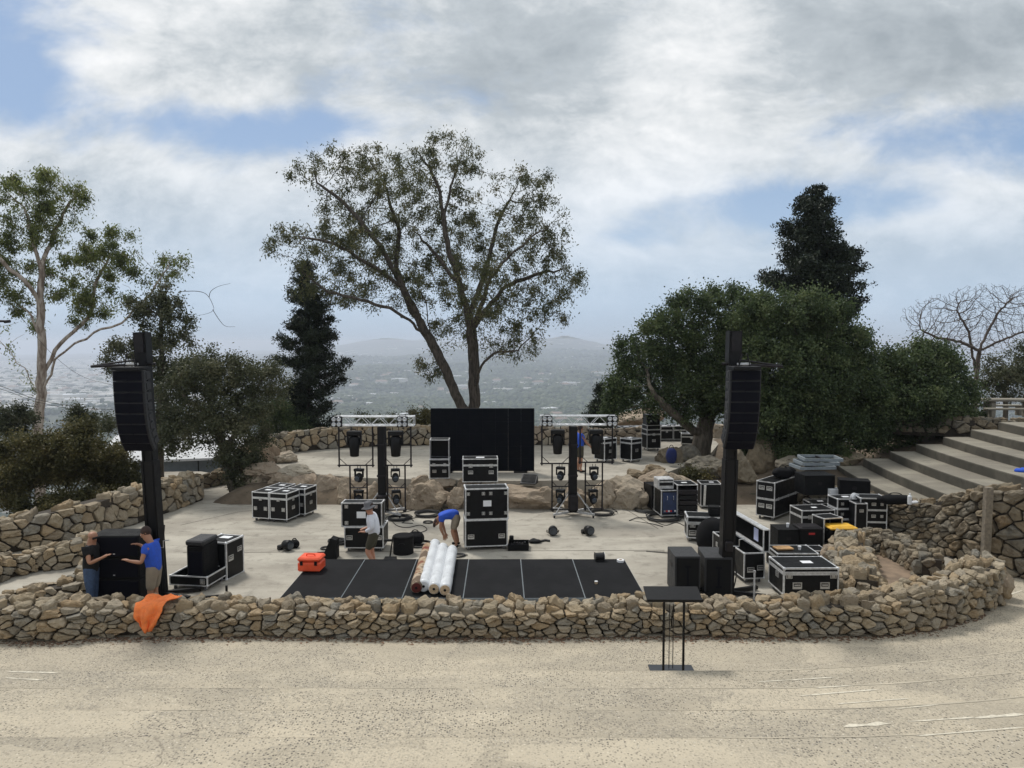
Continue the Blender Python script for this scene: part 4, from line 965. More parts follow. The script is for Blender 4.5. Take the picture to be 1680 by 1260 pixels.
conifer('dark open conifer left of the double stemmed tree', 38, 508, 745, 425, [(0, 8, 6), (.08, 18, 16), (.18, 26, 34), (.27, 24, 30), (.36, 50, 66), (.45, 40, 44), (.55, 52, 70), (.65, 44, 48), (.75, 60, 64), (.96, 64, 44)], 62000, seed=9, gaps=.42, tuft=.19, lsize=.15, lwid=.03, ragged=.55)
conifer('tiny dark conifer at the left foot of the forked oak', 40, 985, 705, 632, [(0, 3, 3), (.3, 12, 10), (1, 22, 18)], 7000, seed=12)
# shrubs
def shrub(label, px, py, rx, ry, d, nleaf, mat='leaf_shrub', seed=0, lsize=.09, lwid=.028, natt=260, name='shrub', lobes=5, group=None, bark='bark_oak', dens=.22, step=.3, cat='shrub'):
    rs = random.Random(seed); ells = [(px, py, rx * .72, ry * .72)] + [(px + rs.uniform(-.6, .6) * rx, py + rs.uniform(-.55, .45) * ry, rx * rs.uniform(.3, .5), ry * rs.uniform(.3, .5), rs.uniform(-.6, .6)) for _ in range(lobes)]
    return tree(label, cat, d, [('A', None, [(px, py + ry), (px, py + ry * .5)]), ('A1', 'A@0', [(px - rx * .4, py + ry * .3)]), ('A2', 'A@0', [(px + rx * .4, py + ry * .3)])], ells, natt, step, 2.5, .4, mat, nleaf, lsize, lwid, dens, .008, trunk_r=.06, bark=bark, name=name, group=group)
SG = 'shrubs beyond the left retaining wall'
for i, (px, py, rx, ry, d, nl, mt, lb) in enumerate([
    (30, 765, 75, 75, 24, 34000, 'leaf_shrub', 'dark olive shrub at the left edge above the retaining wall'),
    (110, 750, 75, 72, 25, 34000, 'leaf_shrub', 'dense brown green shrub in the middle above the left retaining wall'),
    (185, 770, 60, 56, 26, 26000, 'leaf_shrub', 'round dark shrub just left of the left speaker mast'),
    (20, 690, 50, 30, 29, 9000, 'leaf_olive', 'thin grey green shrub top at the left edge below the gum'),
    (150, 690, 62, 30, 30, 9000, 'leaf_olive', 'sparse twiggy shrub behind and left of the hanging speaker column'),
    (80, 830, 110, 26, 23.6, 16000, 'leaf_shrub', 'low dark shrub directly behind the left retaining wall top'),
    (225, 800, 40, 26, 26.5, 9000, 'leaf_olive', 'small dark shrub behind the left mast by the white roof')]):
    shrub(lb, px, py, rx, ry, d, nl, mt, seed=i, natt=300 if i < 3 else 160)
for i, (px, py, rx, ry, d, nl, mt, lb) in enumerate([
    (455, 690, 60, 44, 36, 22000, 'leaf_oak', 'dark rounded bush behind the curved parapet left of the conifer'),
    (620, 690, 46, 16, 37, 3500, 'leaf_olive', 'thin twiggy bush behind the truss of the left lighting tower'),
    (690, 688, 22, 16, 36.5, 5500, 'leaf_shrub', 'small green bush between left truss and black screen'),
    (1140, 784, 46, 15, 26.8, 9000, 'leaf_shrub', 'low green bush on the rocks behind the tall racks'),
    (1330, 745, 90, 34, 27.5, 30000, 'leaf_oak', 'dark undergrowth beneath the broad oak at right'),
    (1230, 740, 40, 30, 29.5, 9000, 'leaf_oak', 'shaded undergrowth beside the right mast below the oaks'),
    (555, 745, 30, 10, 36, 2500, 'leaf_olive', 'small scrubby plant on the parapet left of the left truss'),
    (1590, 690, 30, 26, 31, 7000, 'leaf_oak', 'bush left of the picnic table at upper right'),
    (1010, 650, 30, 30, 39, 8000, 'leaf_oak', 'dark bush beside the tiny conifer left of the forked oak')]):
    shrub(lb, px, py, rx, ry, d, nl, mt, seed=30 + i, natt=160)
# ------------------------------------------------------------------ flight cases and other boxes
FACE = {'f': ((0, -1, 0), (1, 0, 0), (0, 0, 1)), 'b': ((0, 1, 0), (-1, 0, 0), (0, 0, 1)), 'r': ((1, 0, 0), (0, 1, 0), (0, 0, 1)), 'l': ((-1, 0, 0), (0, -1, 0), (0, 0, 1)), 't': ((0, 0, 1), (1, 0, 0), (0, 1, 0))}
def edges_mb(w, d, z0, z1, t=.028, seams=(), mid_top=False, proud=.004, faces=None):
    mb = MB(); hw, hd = w / 2 + proud, d / 2 + proud; L = t
    for i in (-1, 1):
        for j in (-1, 1): mb.box((i * (hw - L / 2), j * (hd - L / 2), (z0 + z1) / 2), L, L, z1 - z0 - 2 * L + .02)
        for z in (z0 + L / 2 - proud, z1 - L / 2 + proud):
            mb.box((0, i * (hd - L / 2), z), 2 * hw - 2 * L + .02, L, L); mb.box((i * (hw - L / 2), 0, z), L, 2 * hd - 2 * L + .02, L)
    for z in seams:
        for i in (-1, 1):
            mb.box((0, i * (hd - .006), z), 2 * hw - .02, .014, L * 1.1); mb.box((i * (hw - .006), 0, z), .014, 2 * hd - .02, L * 1.1)
    return mb
def corner_mb(w, d, z0, z1, r=.03):
    mb = MB()
    for i in (-1, 1):
        for j in (-1, 1):
            for z in (z0, z1): mb.sphere((i * (w / 2 - r * .45), j * (d / 2 - r * .45), z + (r * .45 if z == z0 else -r * .45)), r, nu=8, nv=6)
    return mb
def fpos(w, d, h0, h1, face, u, v, off=0.0):
    n, a, b_ = (Vector(q) for q in FACE[face]); ext = {'f': (w / 2, d / 2), 'b': (w / 2, d / 2), 'r': (d / 2, w / 2), 'l': (d / 2, w / 2)}
    if face == 't': return Vector((u * w / 2, v * d / 2, h1 + off)), n, a, b_
    hu, hn = ext[face]; return n * (hn + off) + a * (u * hu) + Vector((0, 0, h0 + (h1 - h0) * v)), n, a, b_
def casters(T_, w, d, ch, r=None, m='wheel'):
    r = r or ch * .46
    for i in (-1, 1):
        for j in (-1, 1):
            x, y = i * (w / 2 - .09), j * (d / 2 - .09)
            f = MB().box((x, y, ch - .008), .10, .09, .014).box((x - .022, y, ch * .66), .006, .05, ch * .62).box((x + .022, y, ch * .66), .006, .05, ch * .62)
            c = f.build('caster', M['steel'], T_); MB().lathe((x, y, r), [(r * .8, -.018), (r, -.012), (r, .012), (r * .8, .018)], 14, 'x').build('wheel', M[m], c)
def hw_mb(kind, P, n, a, b_, s=1.0):
    mb = MB()
    if kind == 'handle':
        for (u, v, su, sv) in ((0, .052, .17, .018), (0, -.052, .17, .018), (.076, 0, .018, .10), (-.076, 0, .018, .10)): mb.obox(P + a * u * s + b_ * v * s, a, b_, n, su * s, sv * s, .012)
        mb.obox(P + b_ * .01 * s + n * .004, a, b_, n, .105 * s, .022 * s, .02); mb.obox(P - b_ * .03 * s, a, b_, n, .14 * s, .02 * s, .008)
    elif kind == 'latch':
        for (u, v, su, sv) in ((0, .05, .115, .014), (0, -.05, .115, .014), (.05, 0, .014, .10), (-.05, 0, .014, .10)): mb.obox(P + a * u * s + b_ * v * s, a, b_, n, su * s, sv * s, .012)
        mb.obox(P + n * .002, a, b_, n, .06 * s, .075 * s, .014); mb.obox(P + n * .010, a, b_, n, .02 * s, .05 * s, .012)
    elif kind == 'label': mb.obox(P, a, b_, n, .22 * s, .16 * s, .004)
    return mb
HWN = {'handle': ('handle', 'steel'), 'latch': ('latch', 'steel'), 'label': ('paper_label', 'paper')}
CASEG = 'black flight cases with aluminium edges'
def case(label, loc, rz, w, d, h, hw=(), ch=.11, lid=.28, wheels=True, trim='aludull', body='laminate', t=.028, seams=None, name='flight_case', cat='flight case', open_top=False, open_front=False, wm='wheel'):
    T_ = thing(name, label, cat, loc, rz, CASEG if name == 'flight_case' else None); z0 = ch if wheels else 0.0
    zs = z0 + (h - z0) * (1 - lid) if lid else h
    if wheels: casters(T_, w, d, ch, m=wm)
    bm_ = MB()
    if open_top or open_front:
        q = .014
        bm_.box((-(w / 2 - q / 2), 0, (z0 + h) / 2), q, d, h - z0); bm_.box((w / 2 - q / 2, 0, (z0 + h) / 2), q, d, h - z0); bm_.box((0, d / 2 - q / 2, (z0 + h) / 2), w - 2 * q, q, h - z0)
        bm_.box((0, -q / 2 if open_front else 0, z0 + q / 2 + .002), w - 2 * q, d - 2 * q, q)
        if open_front: bm_.box((0, 0, h - q / 2 - .002), w - 2 * q, d - 2 * q, q)
        else: bm_.box((0, -(d / 2 - q / 2), (z0 + h) / 2), w - 2 * q, q, h - z0)
        bm_.build('body', M[body], T_)
    else:
        bm_.cbox((0, 0, (z0 + zs - .006) / 2), w, d, zs - z0 - .006, .006); bm_.build('body', M[body], T_)
        if lid: MB().cbox((0, 0, (zs + h) / 2), w, d, h - zs, .006).build('lid', M[body], T_)
    sm = [zs - t * .62, zs + t * .62] if lid and not (open_top or open_front) else []
    if seams: sm += list(seams)
    em = edges_mb(w, d, z0, h, t, sm); cm = corner_mb(w, d, z0, h, t * 1.15); em.add(cm.v, cm.f); em.build('edge_trim', M[trim], T_)
    for q in hw:
        kind, face, u, v = q[:4]; s_ = q[4] if len(q) > 4 else 1.0
        P, n, a, b_ = fpos(w, d, z0, h, face, u, v, .006 if face != 't' else .004)
        if kind == 'latch' and lid and v == 'seam': pass
        nm, mt = HWN[kind]; hw_mb(kind, P, n, a, b_, s_).build(nm, M[mt], T_)
    return T_
def place(px, py, rz, d, z=0.0):
    """centre of a box whose lower front edge is centred on this point of the photo"""
    g = G(px, py, z); r = R(rz); return Vector((g.x - math.sin(r) * d / 2, g.y + math.cos(r) * d / 2, z))
def dist(py, z=0.0): return G(840, py, z).y / FPX
LT = lambda v=.72: [('latch', 'f', -.55, v, .9), ('latch', 'f', .55, v, .9)]
HD = lambda v=.45: [('handle', 'f', -.5, v, .9), ('handle', 'f', .5, v, .9)]
top = [('label', 't', .1, .1, .9)]
# four grouped at the left (2 x 2)
s0 = dist(858); rz = -15; w_, d_, h_ = .60, .72, .93
c0 = place(457, 858, rz, d_); ax = Vector((math.cos(R(rz)), math.sin(R(rz)), 0)); ay = Vector((-math.sin(R(rz)), math.cos(R(rz)), 0))
hw4 = [('latch', 'f', -.6, .38, 1.0), ('latch', 'f', .6, .38, 1.0), ('latch', 'f', 0, .74, .8), ('latch', 'r', 0, .72, .9), ('handle', 'r', 0, .4, .9)] + top
A = case('black flight case, front right one of the group of four by the leaning oak', c0, R(rz), w_, d_, h_, hw4, lid=.22, trim='alu')
for u, v, lb in ((-1, 0, 'front left one'), (-1, 1, 'rear left one'), (1, 0, None), (0, 1, 'rear right one')):
    if lb is None: continue
    copy_tree(A, loc=c0 + ax * u * (w_ + .03) + ay * v * (d_ + .06) + (ax * .16 if (u, v) == (0, 1) else Vector()), label='black flight case, %s of the group of four by the leaning oak' % lb)
# double case behind the man in white
s_ = dist(905); w_ = 66 * s_
c = place(598, 905, 0, .62); case('wide wheeled flight case under another, behind the person in the sun hat', c, 0, w_ * .98, .72, .68, [('handle', 'f', -.75, .5), ('handle', 'f', .75, .5)], lid=0, trim='alu')
case('upper flight case with white label behind the person in the sun hat', c + Vector((-.06, -.12, .684)), 0, w_ * 1.02, .42, .64, [('latch', 'f', -.75, .16, .8), ('latch', 'f', .7, .16, .8), ('latch', 'f', -.75, .85, .8), ('latch', 'f', .7, .85, .8), ('label', 'f', -.02, .5, 1.1)], wheels=False, lid=0, trim='aludull')
# tall double case in the middle
w_ = 71 * dist(903); c = place(798, 903, 7, .66)
case('wide wheeled bottom flight case of the tall central pair with two handles', c, R(7), w_, .68, .84, [('handle', 'f', -.72, .38), ('handle', 'f', .72, .38)], lid=0, trim='alu', t=.032, wm='wheel')
hwc = [('latch', 'f', u, v, .75) for u in (-.86, -.16, .18, .88) for v in (.2, .84)] + [('label', 'f', .02, .52, 1.0)]
case('upper flight case with eight recessed latches stacked on the tall central pair', c + Vector((.02, -.04, .846)), R(7), w_ * 1.01, .58, .84, hwc, wheels=False, lid=0, trim='alu', t=.032)
# on the upper stage
s_ = dist(790, UZ)
c = place(721, 789, 2, .6, UZ); T_ = case('upright flight case with open recess above latches, beside the black screen', c, R(2), 33 * s_, .62, .76, [('latch', 'f', -.55, .72, .9), ('latch', 'f', .55, .72, .9), ('handle', 'f', -.5, .38, .8), ('handle', 'f', .5, .38, .8)], lid=.3, trim='alu', ch=.09)
case('open topped black case lid standing on the upright case by the screen', c + Vector((0, .0, .765)), R(2), 32 * s_, .5, .68, [], wheels=False, lid=0, trim='aludull', open_front=True)
c = place(788, 795, 3, .6, UZ); case('lidded flight case with two latches in front of the black screen', c, R(3), 57 * s_, .62, 42 * s_, [('latch', 'f', -.55, .7, 1.1), ('latch', 'f', .62, .7, 1.1), ('handle', 'f', -.55, .42, 1.0), ('handle', 'f', .62, .42, 1.0), ('label', 't', 0, 0, 1.3)], lid=.28, trim='alu', ch=.09)
def cc(px, py, z, rz): g = G(px, py, z); return Vector((g.x, g.y, z))
c = cc(993, 757, UZ, 0); case('wheeled flight case partly hidden behind the right tower moving lights', c, R(35), .66, .62, .98, [('latch', 'f', 0, .7), ('handle', 'r', 0, .5), ('handle', 'f', 0, .4), ('label', 't', 0, 0)], lid=.2, trim='alu')
c = cc(1035, 757, UZ, 0); case('square wheeled flight case standing alone right of the right tower', c, R(40), .64, .60, .96, [('latch', 'r', 0, .72), ('handle', 'r', 0, .45), ('handle', 'f', 0, .45), ('label', 't', 0, .2)], lid=.2, trim='alu')
c = cc(1068, 738, UZ, 0); s_ = dist(738, UZ); case('bottom flight case of the stack of three beyond the lone case', c, R(12), .66, .62, .95, [('latch', 'f', 0, .75), ('handle', 'f', 0, .42)], lid=.25, trim='aludull')
case('slim middle case in the stack of three beyond the lone case', c + Vector((0, 0, .955)), R(12), .64, .60, .20, [], wheels=False, lid=0, trim='aludull')
case('small black top case on the stack of three beyond the lone case', c + Vector((0, 0, 1.16)), R(8), .60, .56, .46, [('latch', 'f', -.4, .4, .7), ('latch', 'f', .4, .4, .7)], wheels=False, lid=.35, trim='darksteel')
for px, py, rz, w_, d_, h_, lb in ((1027, 724, 10, .70, .75, .74, 'leftmost flight case in the far row left of the stack of three'), (1046, 723, 8, .55, .75, .72, 'second flight case in the far row, touching the stack of three'), (1090, 722, 6, .62, .75, .72, 'far row flight case just right of the stack of three'), (1112, 722, 4, .66, .75, .74, 'rightmost flight case of the far row beside the oak limb'), (1134, 730, -12, .95, .6, .56, 'long low pale topped case left of the oak trunk')):
    c = cc(px, py, UZ, 0); case(lb, c, R(rz), w_, d_, h_, [('latch', 'f', 0, .6, .9), ('label', 't', 0, 0, 1.2)], lid=.3, trim='aludull', ch=.09)
# racks by the rocks on the right
s_ = dist(850); c = place(1098, 850, 6, .7); w_ = 29 * s_
T_ = case('amplifier rack with blue front panel and coloured connectors', c, R(6), w_, .75, 46 * s_ * 1.02, [('label', 't', 0, 0, .8)], lid=0, trim='aludull', ch=.09)
MB().box((0, -.385, .50), w_ * .82, .012, .66).build('front_panel', M['bluepanel'], T_)
for u in (-.09, .11): MB().path([(u, -.40, .72), (u, -.43, .70), (u, -.43, .62), (u, -.40, .60)], .010, 6).build('handle', M['steel'], T_)
for j in range(6): MB().box((-.17 + .068 * j, -.40, .24), .05, .04, .05).build('connector', M[('fence', 'red', 'paper', 'red', 'bluebag', 'paper')[j]], T_)
T2 = thing('rack_unit', 'small silver rack unit sitting on top of the blue fronted amplifier rack', 'rack unit', c + Vector((-.08, 0, 46 * s_ * 1.02 + .005)), R(6))
MB().cbox((0, 0, .17), .52, .5, .34, .02).build('body', M['aludull'], T2); MB().box((-.0, -.254, .17), .44, .01, .10).build('display', M['black'], T2); MB().box((0, -.256, .29), .44, .01, .03).build('vent', M['darksteel'], T2)
case('dark equipment rack tucked behind and left of the amplifier rack', place(1078, 838, 14, .6), R(14), .42, .62, .86, [('handle', 'f', 0, .6, .7)], lid=0, trim='darksteel', ch=.09)
c = place(1127, 850, 4, .7); w_ = 35 * s_; T_ = case('open fronted tall rack with grey lid right of the amplifier rack', c, R(4), w_, .72, 56 * s_, [('label', 't', 0, 0, .8)], lid=0, trim='aludull', ch=.09, open_front=True)
for j in range(5): MB().box((0, -.28 + .02, .20 + j * .165), w_ * .86, .5, .13).build('rack_unit', M['black' if j % 2 else 'darksteel'], T_)
c = place(1166, 835, -4, .6); T_ = case('rack case with slanting front lid third from the rocks', c, R(-4), 34 * dist(835), .62, 42 * dist(835), [('handle', 'r', 0, .5), ('label', 't', .2, 0, .7)], lid=0, trim='aludull', ch=.09)
MB().obox((-.22, -.36, .46), (1, 0, 0), (0, .98, .18), (0, -.18, .98), .07, .05, .72).build('loose_door', M['alu'], T_)
# long case left of the right mast, sub speakers, open trunk
c = place(1160, 890, -8, .6); s_ = dist(890); case('long wheeled trunk with big latches left of the right mast', c, R(-8), 1.12, .62, .72, [('latch', 'f', -.72, .62, 1.3), ('handle', 'f', -.72, .25, 1.2), ('handle', 'f', .3, .45, .8)], lid=.3, trim='alu', ch=.11, t=.036)
T_ = thing('black_box', 'small black box lying on the long trunk beside the mast', 'box', c + Vector((.22, -.02, .735)), R(-8)); MB().cbox((0, 0, .12), .30, .28, .24, .01).build('body', M['cab'], T_); MB().box((0, -.143, .16), .2, .006, .02).build('slot', M['darksteel'], T_)
def sub(label, px, pyt, w_, d_, h_, rz, y):
    g = D(px, 950, y); T_ = thing('subwoofer', label, 'subwoofer', (g.x, g.y, 0), R(rz))
    MB().cbox((0, 0, .02 + h_ / 2), w_, d_, h_ - .02, .012).build('cabinet', M['cabgrey'], T_)
    MB().cbox((0, -d_ / 2 - .008, .02 + h_ / 2), w_ - .07, .02, h_ - .1, .006).build('grille', M['cab'], T_)
    MB().box((-.0, -d_ / 2 - .02, h_ * .5), .045, .006, h_ * .48).box((0, -d_ / 2 - .021, h_ * .76), .13, .006, .05).box((0, -d_ / 2 - .021, h_ * .27), .13, .006, .05).build('front_slot', M['screen'], T_)
    MB().box((-w_ / 2 - .004, 0, h_ * .7), .01, .22, .08).build('handle', M['darksteel'], T_); return T_
sub('charcoal subwoofer with dark slot standing directly behind the black lectern', 1121, 902, .56, .78, .90, 0, 15.95)
sub('second charcoal subwoofer between the lectern one and the mast', 1172, 905, .60, .85, .88, -4, 15.95)
T_ = thing('cloth_cover', 'black cloth draped over a hump behind the second subwoofer', 'cloth cover', G(1168, 905), 0)
v = MB(); v.sphere((0, 0, .42), .42, .4, .5, 18, 12); v.v = [(x * (1 + .3 * max(0, .45 - z)), y * (1 + .2 * max(0, .45 - z)), max(0, z) + .04 * noise.noise(Vector((x * 6, y * 6, z * 3)))) for x, y, z in v.v]; v.build('cover', M['velour'], T_, True); MB().path([(-.4, -.42, .02), (0, -.5, .02), (.4, -.42, .02)], .02, 6).build('hem', M['black'], T_)
# open trunk with upright lid
g = G(1237, 957); rz = 6; w_ = 36 * g.y / FPX; d_ = 1.9; c = place(1237, 957, rz, d_)
T_ = case('long open trunk with its lid standing upright behind the right mast', c, R(rz), w_, d_, .72, [('handle', 'f', -.35, .35, 1.0), ('handle', 'f', .6, .42, 1.0), ('latch', 'l', -.7, .6), ('latch', 'l', 0, .6)], lid=0, trim='alu', open_top=True, ch=.11)
ld = MB(); ld.box((w_ / 2 + .09, 0, 1.0), .03, d_ - .03, .49)
for y in (-d_ / 2 + .01, d_ / 2 - .01): ld.box((w_ / 2 + .03, y, 1.0), .10, .014, .49); L = ld.build('lid', M['velour'], T_)
e = MB(); x_ = w_ / 2 + .03
for z in (.74, 1.25): e.box((x_, 0, z), .16, d_ + .02, .028)
for y in (-d_ / 2, d_ / 2):
    for q in (-.07, .07): e.box((x_ + q, y, 1.0), .024, .024, .50)
e.build('lid_trim', M['alu'], L); MB().box((w_ / 2 + .070, -d_ * .17, .98), .006, .24, .30).build('paper_sheet', M['paperblue'], L)
# tall double height case
c = place(1255, 853, -44, 1.85); case('tall double decker flight case with four handles on its narrow end', c, R(-44), .60, 1.85, 1.22, [('handle', 'f', -.42, .82, 1.1), ('handle', 'f', .42, .82, 1.1), ('handle', 'f', -.42, .3, 1.1), ('handle', 'f', .42, .3, 1.1), ('latch', 'r', -.7, .5, .8), ('latch', 'r', .1, .5, .8), ('latch', 'r', .7, .5, .8)], lid=.5, trim='aludull', ch=.12)
def softbag(name, label, cat, loc, sx, sy, sz, mat, seed, rz=0, strap=True):
    T_ = thing(name, label, cat, loc, rz); v = MB(); v.sphere((0, 0, sz * .5), sx / 2, sy / 2, sz / 2, 20, 14)
    v.v = [((abs(x / sx * 2) ** .7) * math.copysign(sx / 2, x) * (1 + .12 * noise.noise(Vector((x * 5, z * 5, seed)))), (abs(y / sy * 2) ** .7) * math.copysign(sy / 2, y), max(0.004, z + .12 * sz * noise.noise(Vector((x * 6, y * 6, seed + 9))))) for x, y, z in v.v]
    v.build('bag_body', M[mat], T_, True)
    if strap: MB().path(catmull([Vector((-sx * .25, 0, sz * .85)), Vector((-sx * .1, .02, sz * 1.15)), Vector((sx * .12, .02, sz * 1.14)), Vector((sx * .25, 0, sz * .85))], 4), .014, 6).build('strap', M['black'], T_)
    return T_
softbag('soft_bag', 'black soft bag piled on the tall double decker flight case', 'bag', c + Vector((.1, -.1, 1.225)), .62, .42, .34, 'velour', 3)
softbag('soft_bag', 'dark grey bag slumped at the far end of the double decker case', 'bag', c + Vector((.45, .35, 1.225)), .5, .4, .28, 'cab', 8)
softbag('soft_bag', 'dark blue bag leaning on the rock under the oak', 'bag', G(1099, 763, UZ) + Vector((0, -.25, .1)), .42, .34, .62, 'bluebag', 5)
# big case front right and neighbours
g = G(1330, 985); w_ = 93 * g.y / FPX; c = place(1330, 985, 1, .85)
case('biggest flight case in front beside the rubble wall with white label on lid', c, R(1), w_, .85, gh(1330, 985, 932), [('latch', 'f', -.8, .73, 1.2), ('latch', 'f', .8, .73, 1.2), ('handle', 'f', -.5, .35, 1.2), ('handle', 'f', .5, .35, 1.2), ('label', 't', .12, .0, 1.1), ('handle', 'l', .2, .6, 1.0)], lid=.2, trim='alu', ch=.12, t=.034)
c = place(1308, 945, 0, .7); case('low flight case with a wooden board on it behind the biggest case', c, 0, 1.0, .72, .55, [('latch', 'f', -.6, .6), ('latch', 'f', .6, .6)], lid=.25, trim='alu')
T_ = thing('wooden_board', 'small tan wooden board lying on the low case', 'board', c + Vector((-.22, 0, .562)), R(8)); MB().cbox((0, 0, .02), .42, .26, .04, .006).build('board', M['wood'], T_); MB().box((.0, .1, .045), .36, .02, .01).build('batten', M['wood'], T_)
T_ = thing('paper_cup', 'white cup lying beside the wooden board', 'cup', c + Vector((.14, -.1, .565)), 0); MB().lathe((0, 0, 0), [(.030, 0), (.04, .08), (.042, .085)], 12).build('cup_wall', M['paper'], T_); MB().lathe((0, 0, .085), [(.044, 0), (.04, .01)], 12).build('cup_lid', M['paper'], T_)
def blackbox(label, loc, rz, w_, d_, h_, mat='cab', cat='black box', name='black_box'):
    T_ = thing(name, label, cat, loc, R(rz)); MB().cbox((0, 0, h_ / 2), w_, d_, h_, .012).build('body', M[mat], T_); MB().cbox((0, 0, h_ + .012), w_ + .01, d_ + .01, .024, .006).build('lid', M[mat], T_)
    hw_mb('handle', Vector((0, -d_ / 2 - .004, h_ * .6)), Vector((0, -1, 0)), Vector((1, 0, 0)), Vector((0, 0, 1)), .7).build('handle', M['darksteel'], T_); return T_
s_ = dist(903); c = place(1293, 903, 0, .55); blackbox('plain black box with a white cup on it left of the dark bin', c, 0, 36 * s_, .6, 34 * s_)
T_ = thing('paper_cup', 'white paper cup standing on the plain black box', 'cup', c + Vector((.06, -.05, 34 * s_ + .026)), 0); MB().lathe((0, 0, 0), [(.030, 0), (.042, .10)], 12).build('cup_wall', M['paper'], T_); MB().lathe((0, 0, .10), [(.046, 0), (.042, .012)], 12).build('cup_lid', M['paper'], T_)
def tote(label, loc, rz, w_, d_, h_, lidm, bodym='cab', tag_=None):
    T_ = thing('storage_tote', label, 'tote', loc, R(rz)); hb = MB(); a, b_ = .86, 1.0
    hb.add([(i * w_ / 2 * s, j * d_ / 2 * s, z) for z, s in ((0, a), (h_, b_)) for i, j in ((-1, -1), (1, -1), (1, 1), (-1, 1))], [(3, 2, 1, 0), (4, 5, 6, 7), (0, 1, 5, 4), (1, 2, 6, 5), (2, 3, 7, 6), (3, 0, 4, 7)]); hb.build('tub', M[bodym], T_)
    MB().cbox((0, 0, h_ + .03), w_ + .04, d_ + .04, .06, .02).cbox((0, 0, h_ + .065), w_ - .1, d_ - .1, .03, .012).build('lid', M[lidm], T_)
    for i in (-1, 1): MB().box((i * (w_ / 2 + .01), 0, h_ - .05), .04, .16, .04).build('handle', M[bodym], T_)
    if tag_: MB().box((0, -d_ / 2 - .012, h_ * .84), .16, .012, .05).build('latch', M[tag_], T_)
    return T_
s_ = dist(905); tote('dark lidded bin with a red catch left of the yellow lidded tote', place(1331, 905, 0, .5), 0, 37 * s_, .5, 36 * s_, 'darksteel', 'cab', 'red')
g = G(1382, 905); tote('black storage tote with bright yellow lid', (g.x, g.y + .2, .18), 4, 44 * g.y / FPX, .5, .42, 'yellow', 'cab')
T_ = case('upended case standing behind the yellow lidded tote', place(1366, 900, 14, .5), R(14), .58, .5, .84, [], lid=0, trim='aludull', open_front=True, wheels=False)
case('low dark wheeled case below the dark bin with red catch', place(1338, 920, 0, .5), 0, .62, .5, .26, [('latch', 'f', 0, .5, .7)], wheels=False, lid=.4, trim='alu')
c = place(1342, 880, 6, .7); case('dark flight case with odds and ends on it behind the bin', c, R(6), 58 * dist(880), .7, 44 * dist(880), [('latch', 'f', -.5, .7), ('latch', 'f', .5, .7), ('label', 't', .1, 0, .7)], lid=.3, trim='aludull')
case('flat topped case just behind the dark case near the retaining wall', place(1352, 858, 2, .6), R(2), .82, .6, .62, [('label', 't', 0, 0, .8)], lid=.25, trim='aludull')
c = place(1394, 880, 3, .6); case('bottom case supporting the two small silver edged cases', c, R(3), .80, .62, .50, [('latch', 'f', 0, .6)], lid=0, trim='aludull')
for j, lb in enumerate(('lower of the two small silver edged cases right of the dark case', 'upper of the two small silver edged cases with white label')):
    case(lb, c + Vector((0, 0, .505 + j * .30)), R(3), .76, .56, .29, [('latch', 'f', -.6, .5, .7), ('latch', 'f', .6, .5, .7)] + ([('label', 't', 0, 0, .9)] if j else []), wheels=False, lid=.0, trim='alu')
c = place(1432, 884, -6, .6)
for j, (lb, hh) in enumerate((('bottom rack case of the tall stack against the dark retaining wall', .48), ('middle rack case of the tall stack against the dark retaining wall', .34), ('top rack case of the tall stack against the dark retaining wall', .34))):
    z = .0 if j == 0 else (.485 if j == 1 else .83)
    case(lb, c + Vector((0, 0, z)), R(-6), .74, .60, hh, [('latch', 'f', -.6, .5, .7), ('latch', 'f', .6, .5, .7), ('handle', 'f', 0, .5, .7)], wheels=False, lid=.0, trim='alu')
case('narrow upright rack case between small silver cases and tall stack', place(1412, 886, 0, .6), 0, .34, .6, 1.05, [('handle', 'f', 0, .8, .7)], wheels=False, lid=0, trim='aludull')
# frames, boxes and bags on the bank
T_ = None
for j in range(3):
    g = G(1334 + j * 3, 800, .95); T_ = thing('metal_frame', ('bottom', 'middle', 'top')[j] + ' empty metal frame stacked on the bank under the oaks', 'metal frame', (g.x + .06 * j, g.y + .1, .96 + .62 + .13 * j), R(6 - 5 * j))
    e = MB(); w_, d_ = 1.15, .8
    for i in (-1, 1): e.box((0, i * d_ / 2, .05), w_, .045, .09); e.box((i * w_ / 2, 0, .05), .045, d_ - .06, .09)
    e.build('frame', M['fence'], T_); MB().box((0, 0, .05), .04, d_ - .06, .05).build('cross_bar', M['darksteel'], T_)
g = G(1336, 812, .95); blackbox('black case carrying the stacked metal frames on the bank', (g.x + .12, g.y + .3, .955), 4, .95, .7, .58, 'laminate')
for px, py, rz, lb in ((1350, 806, 14, 'left white carton on the bank below the stacked frames'), (1370, 812, 4, 'right white carton on the bank below the stacked frames')):
    g = G(px, py, .95); T_ = thing('carton', lb, 'carton', (g.x, g.y, .97), R(rz)); MB().cbox((0, 0, .09), .48, .34, .18, .01).build('box', M['paper'], T_); MB().box((0, 0, .185), .48, .04, .006).build('tape', M['aludull'], T_)
g = G(1400, 815, .95); blackbox('black open case leaning on the first curved step', (g.x, g.y, .96), -18, .85, .5, .5, 'velour')
T_ = thing('white_tray', 'white plastic tray on the bank right of the black open case', 'tray', G(1432, 826, .95) + Vector((0, 0, .02)), R(-25)); MB().cbox((0, 0, .02), .75, .3, .04, .01).build('tray', M['paper'], T_); MB().cbox((-.25, 0, .07), .25, .2, .08, .02).build('lump', M['paper'], T_)
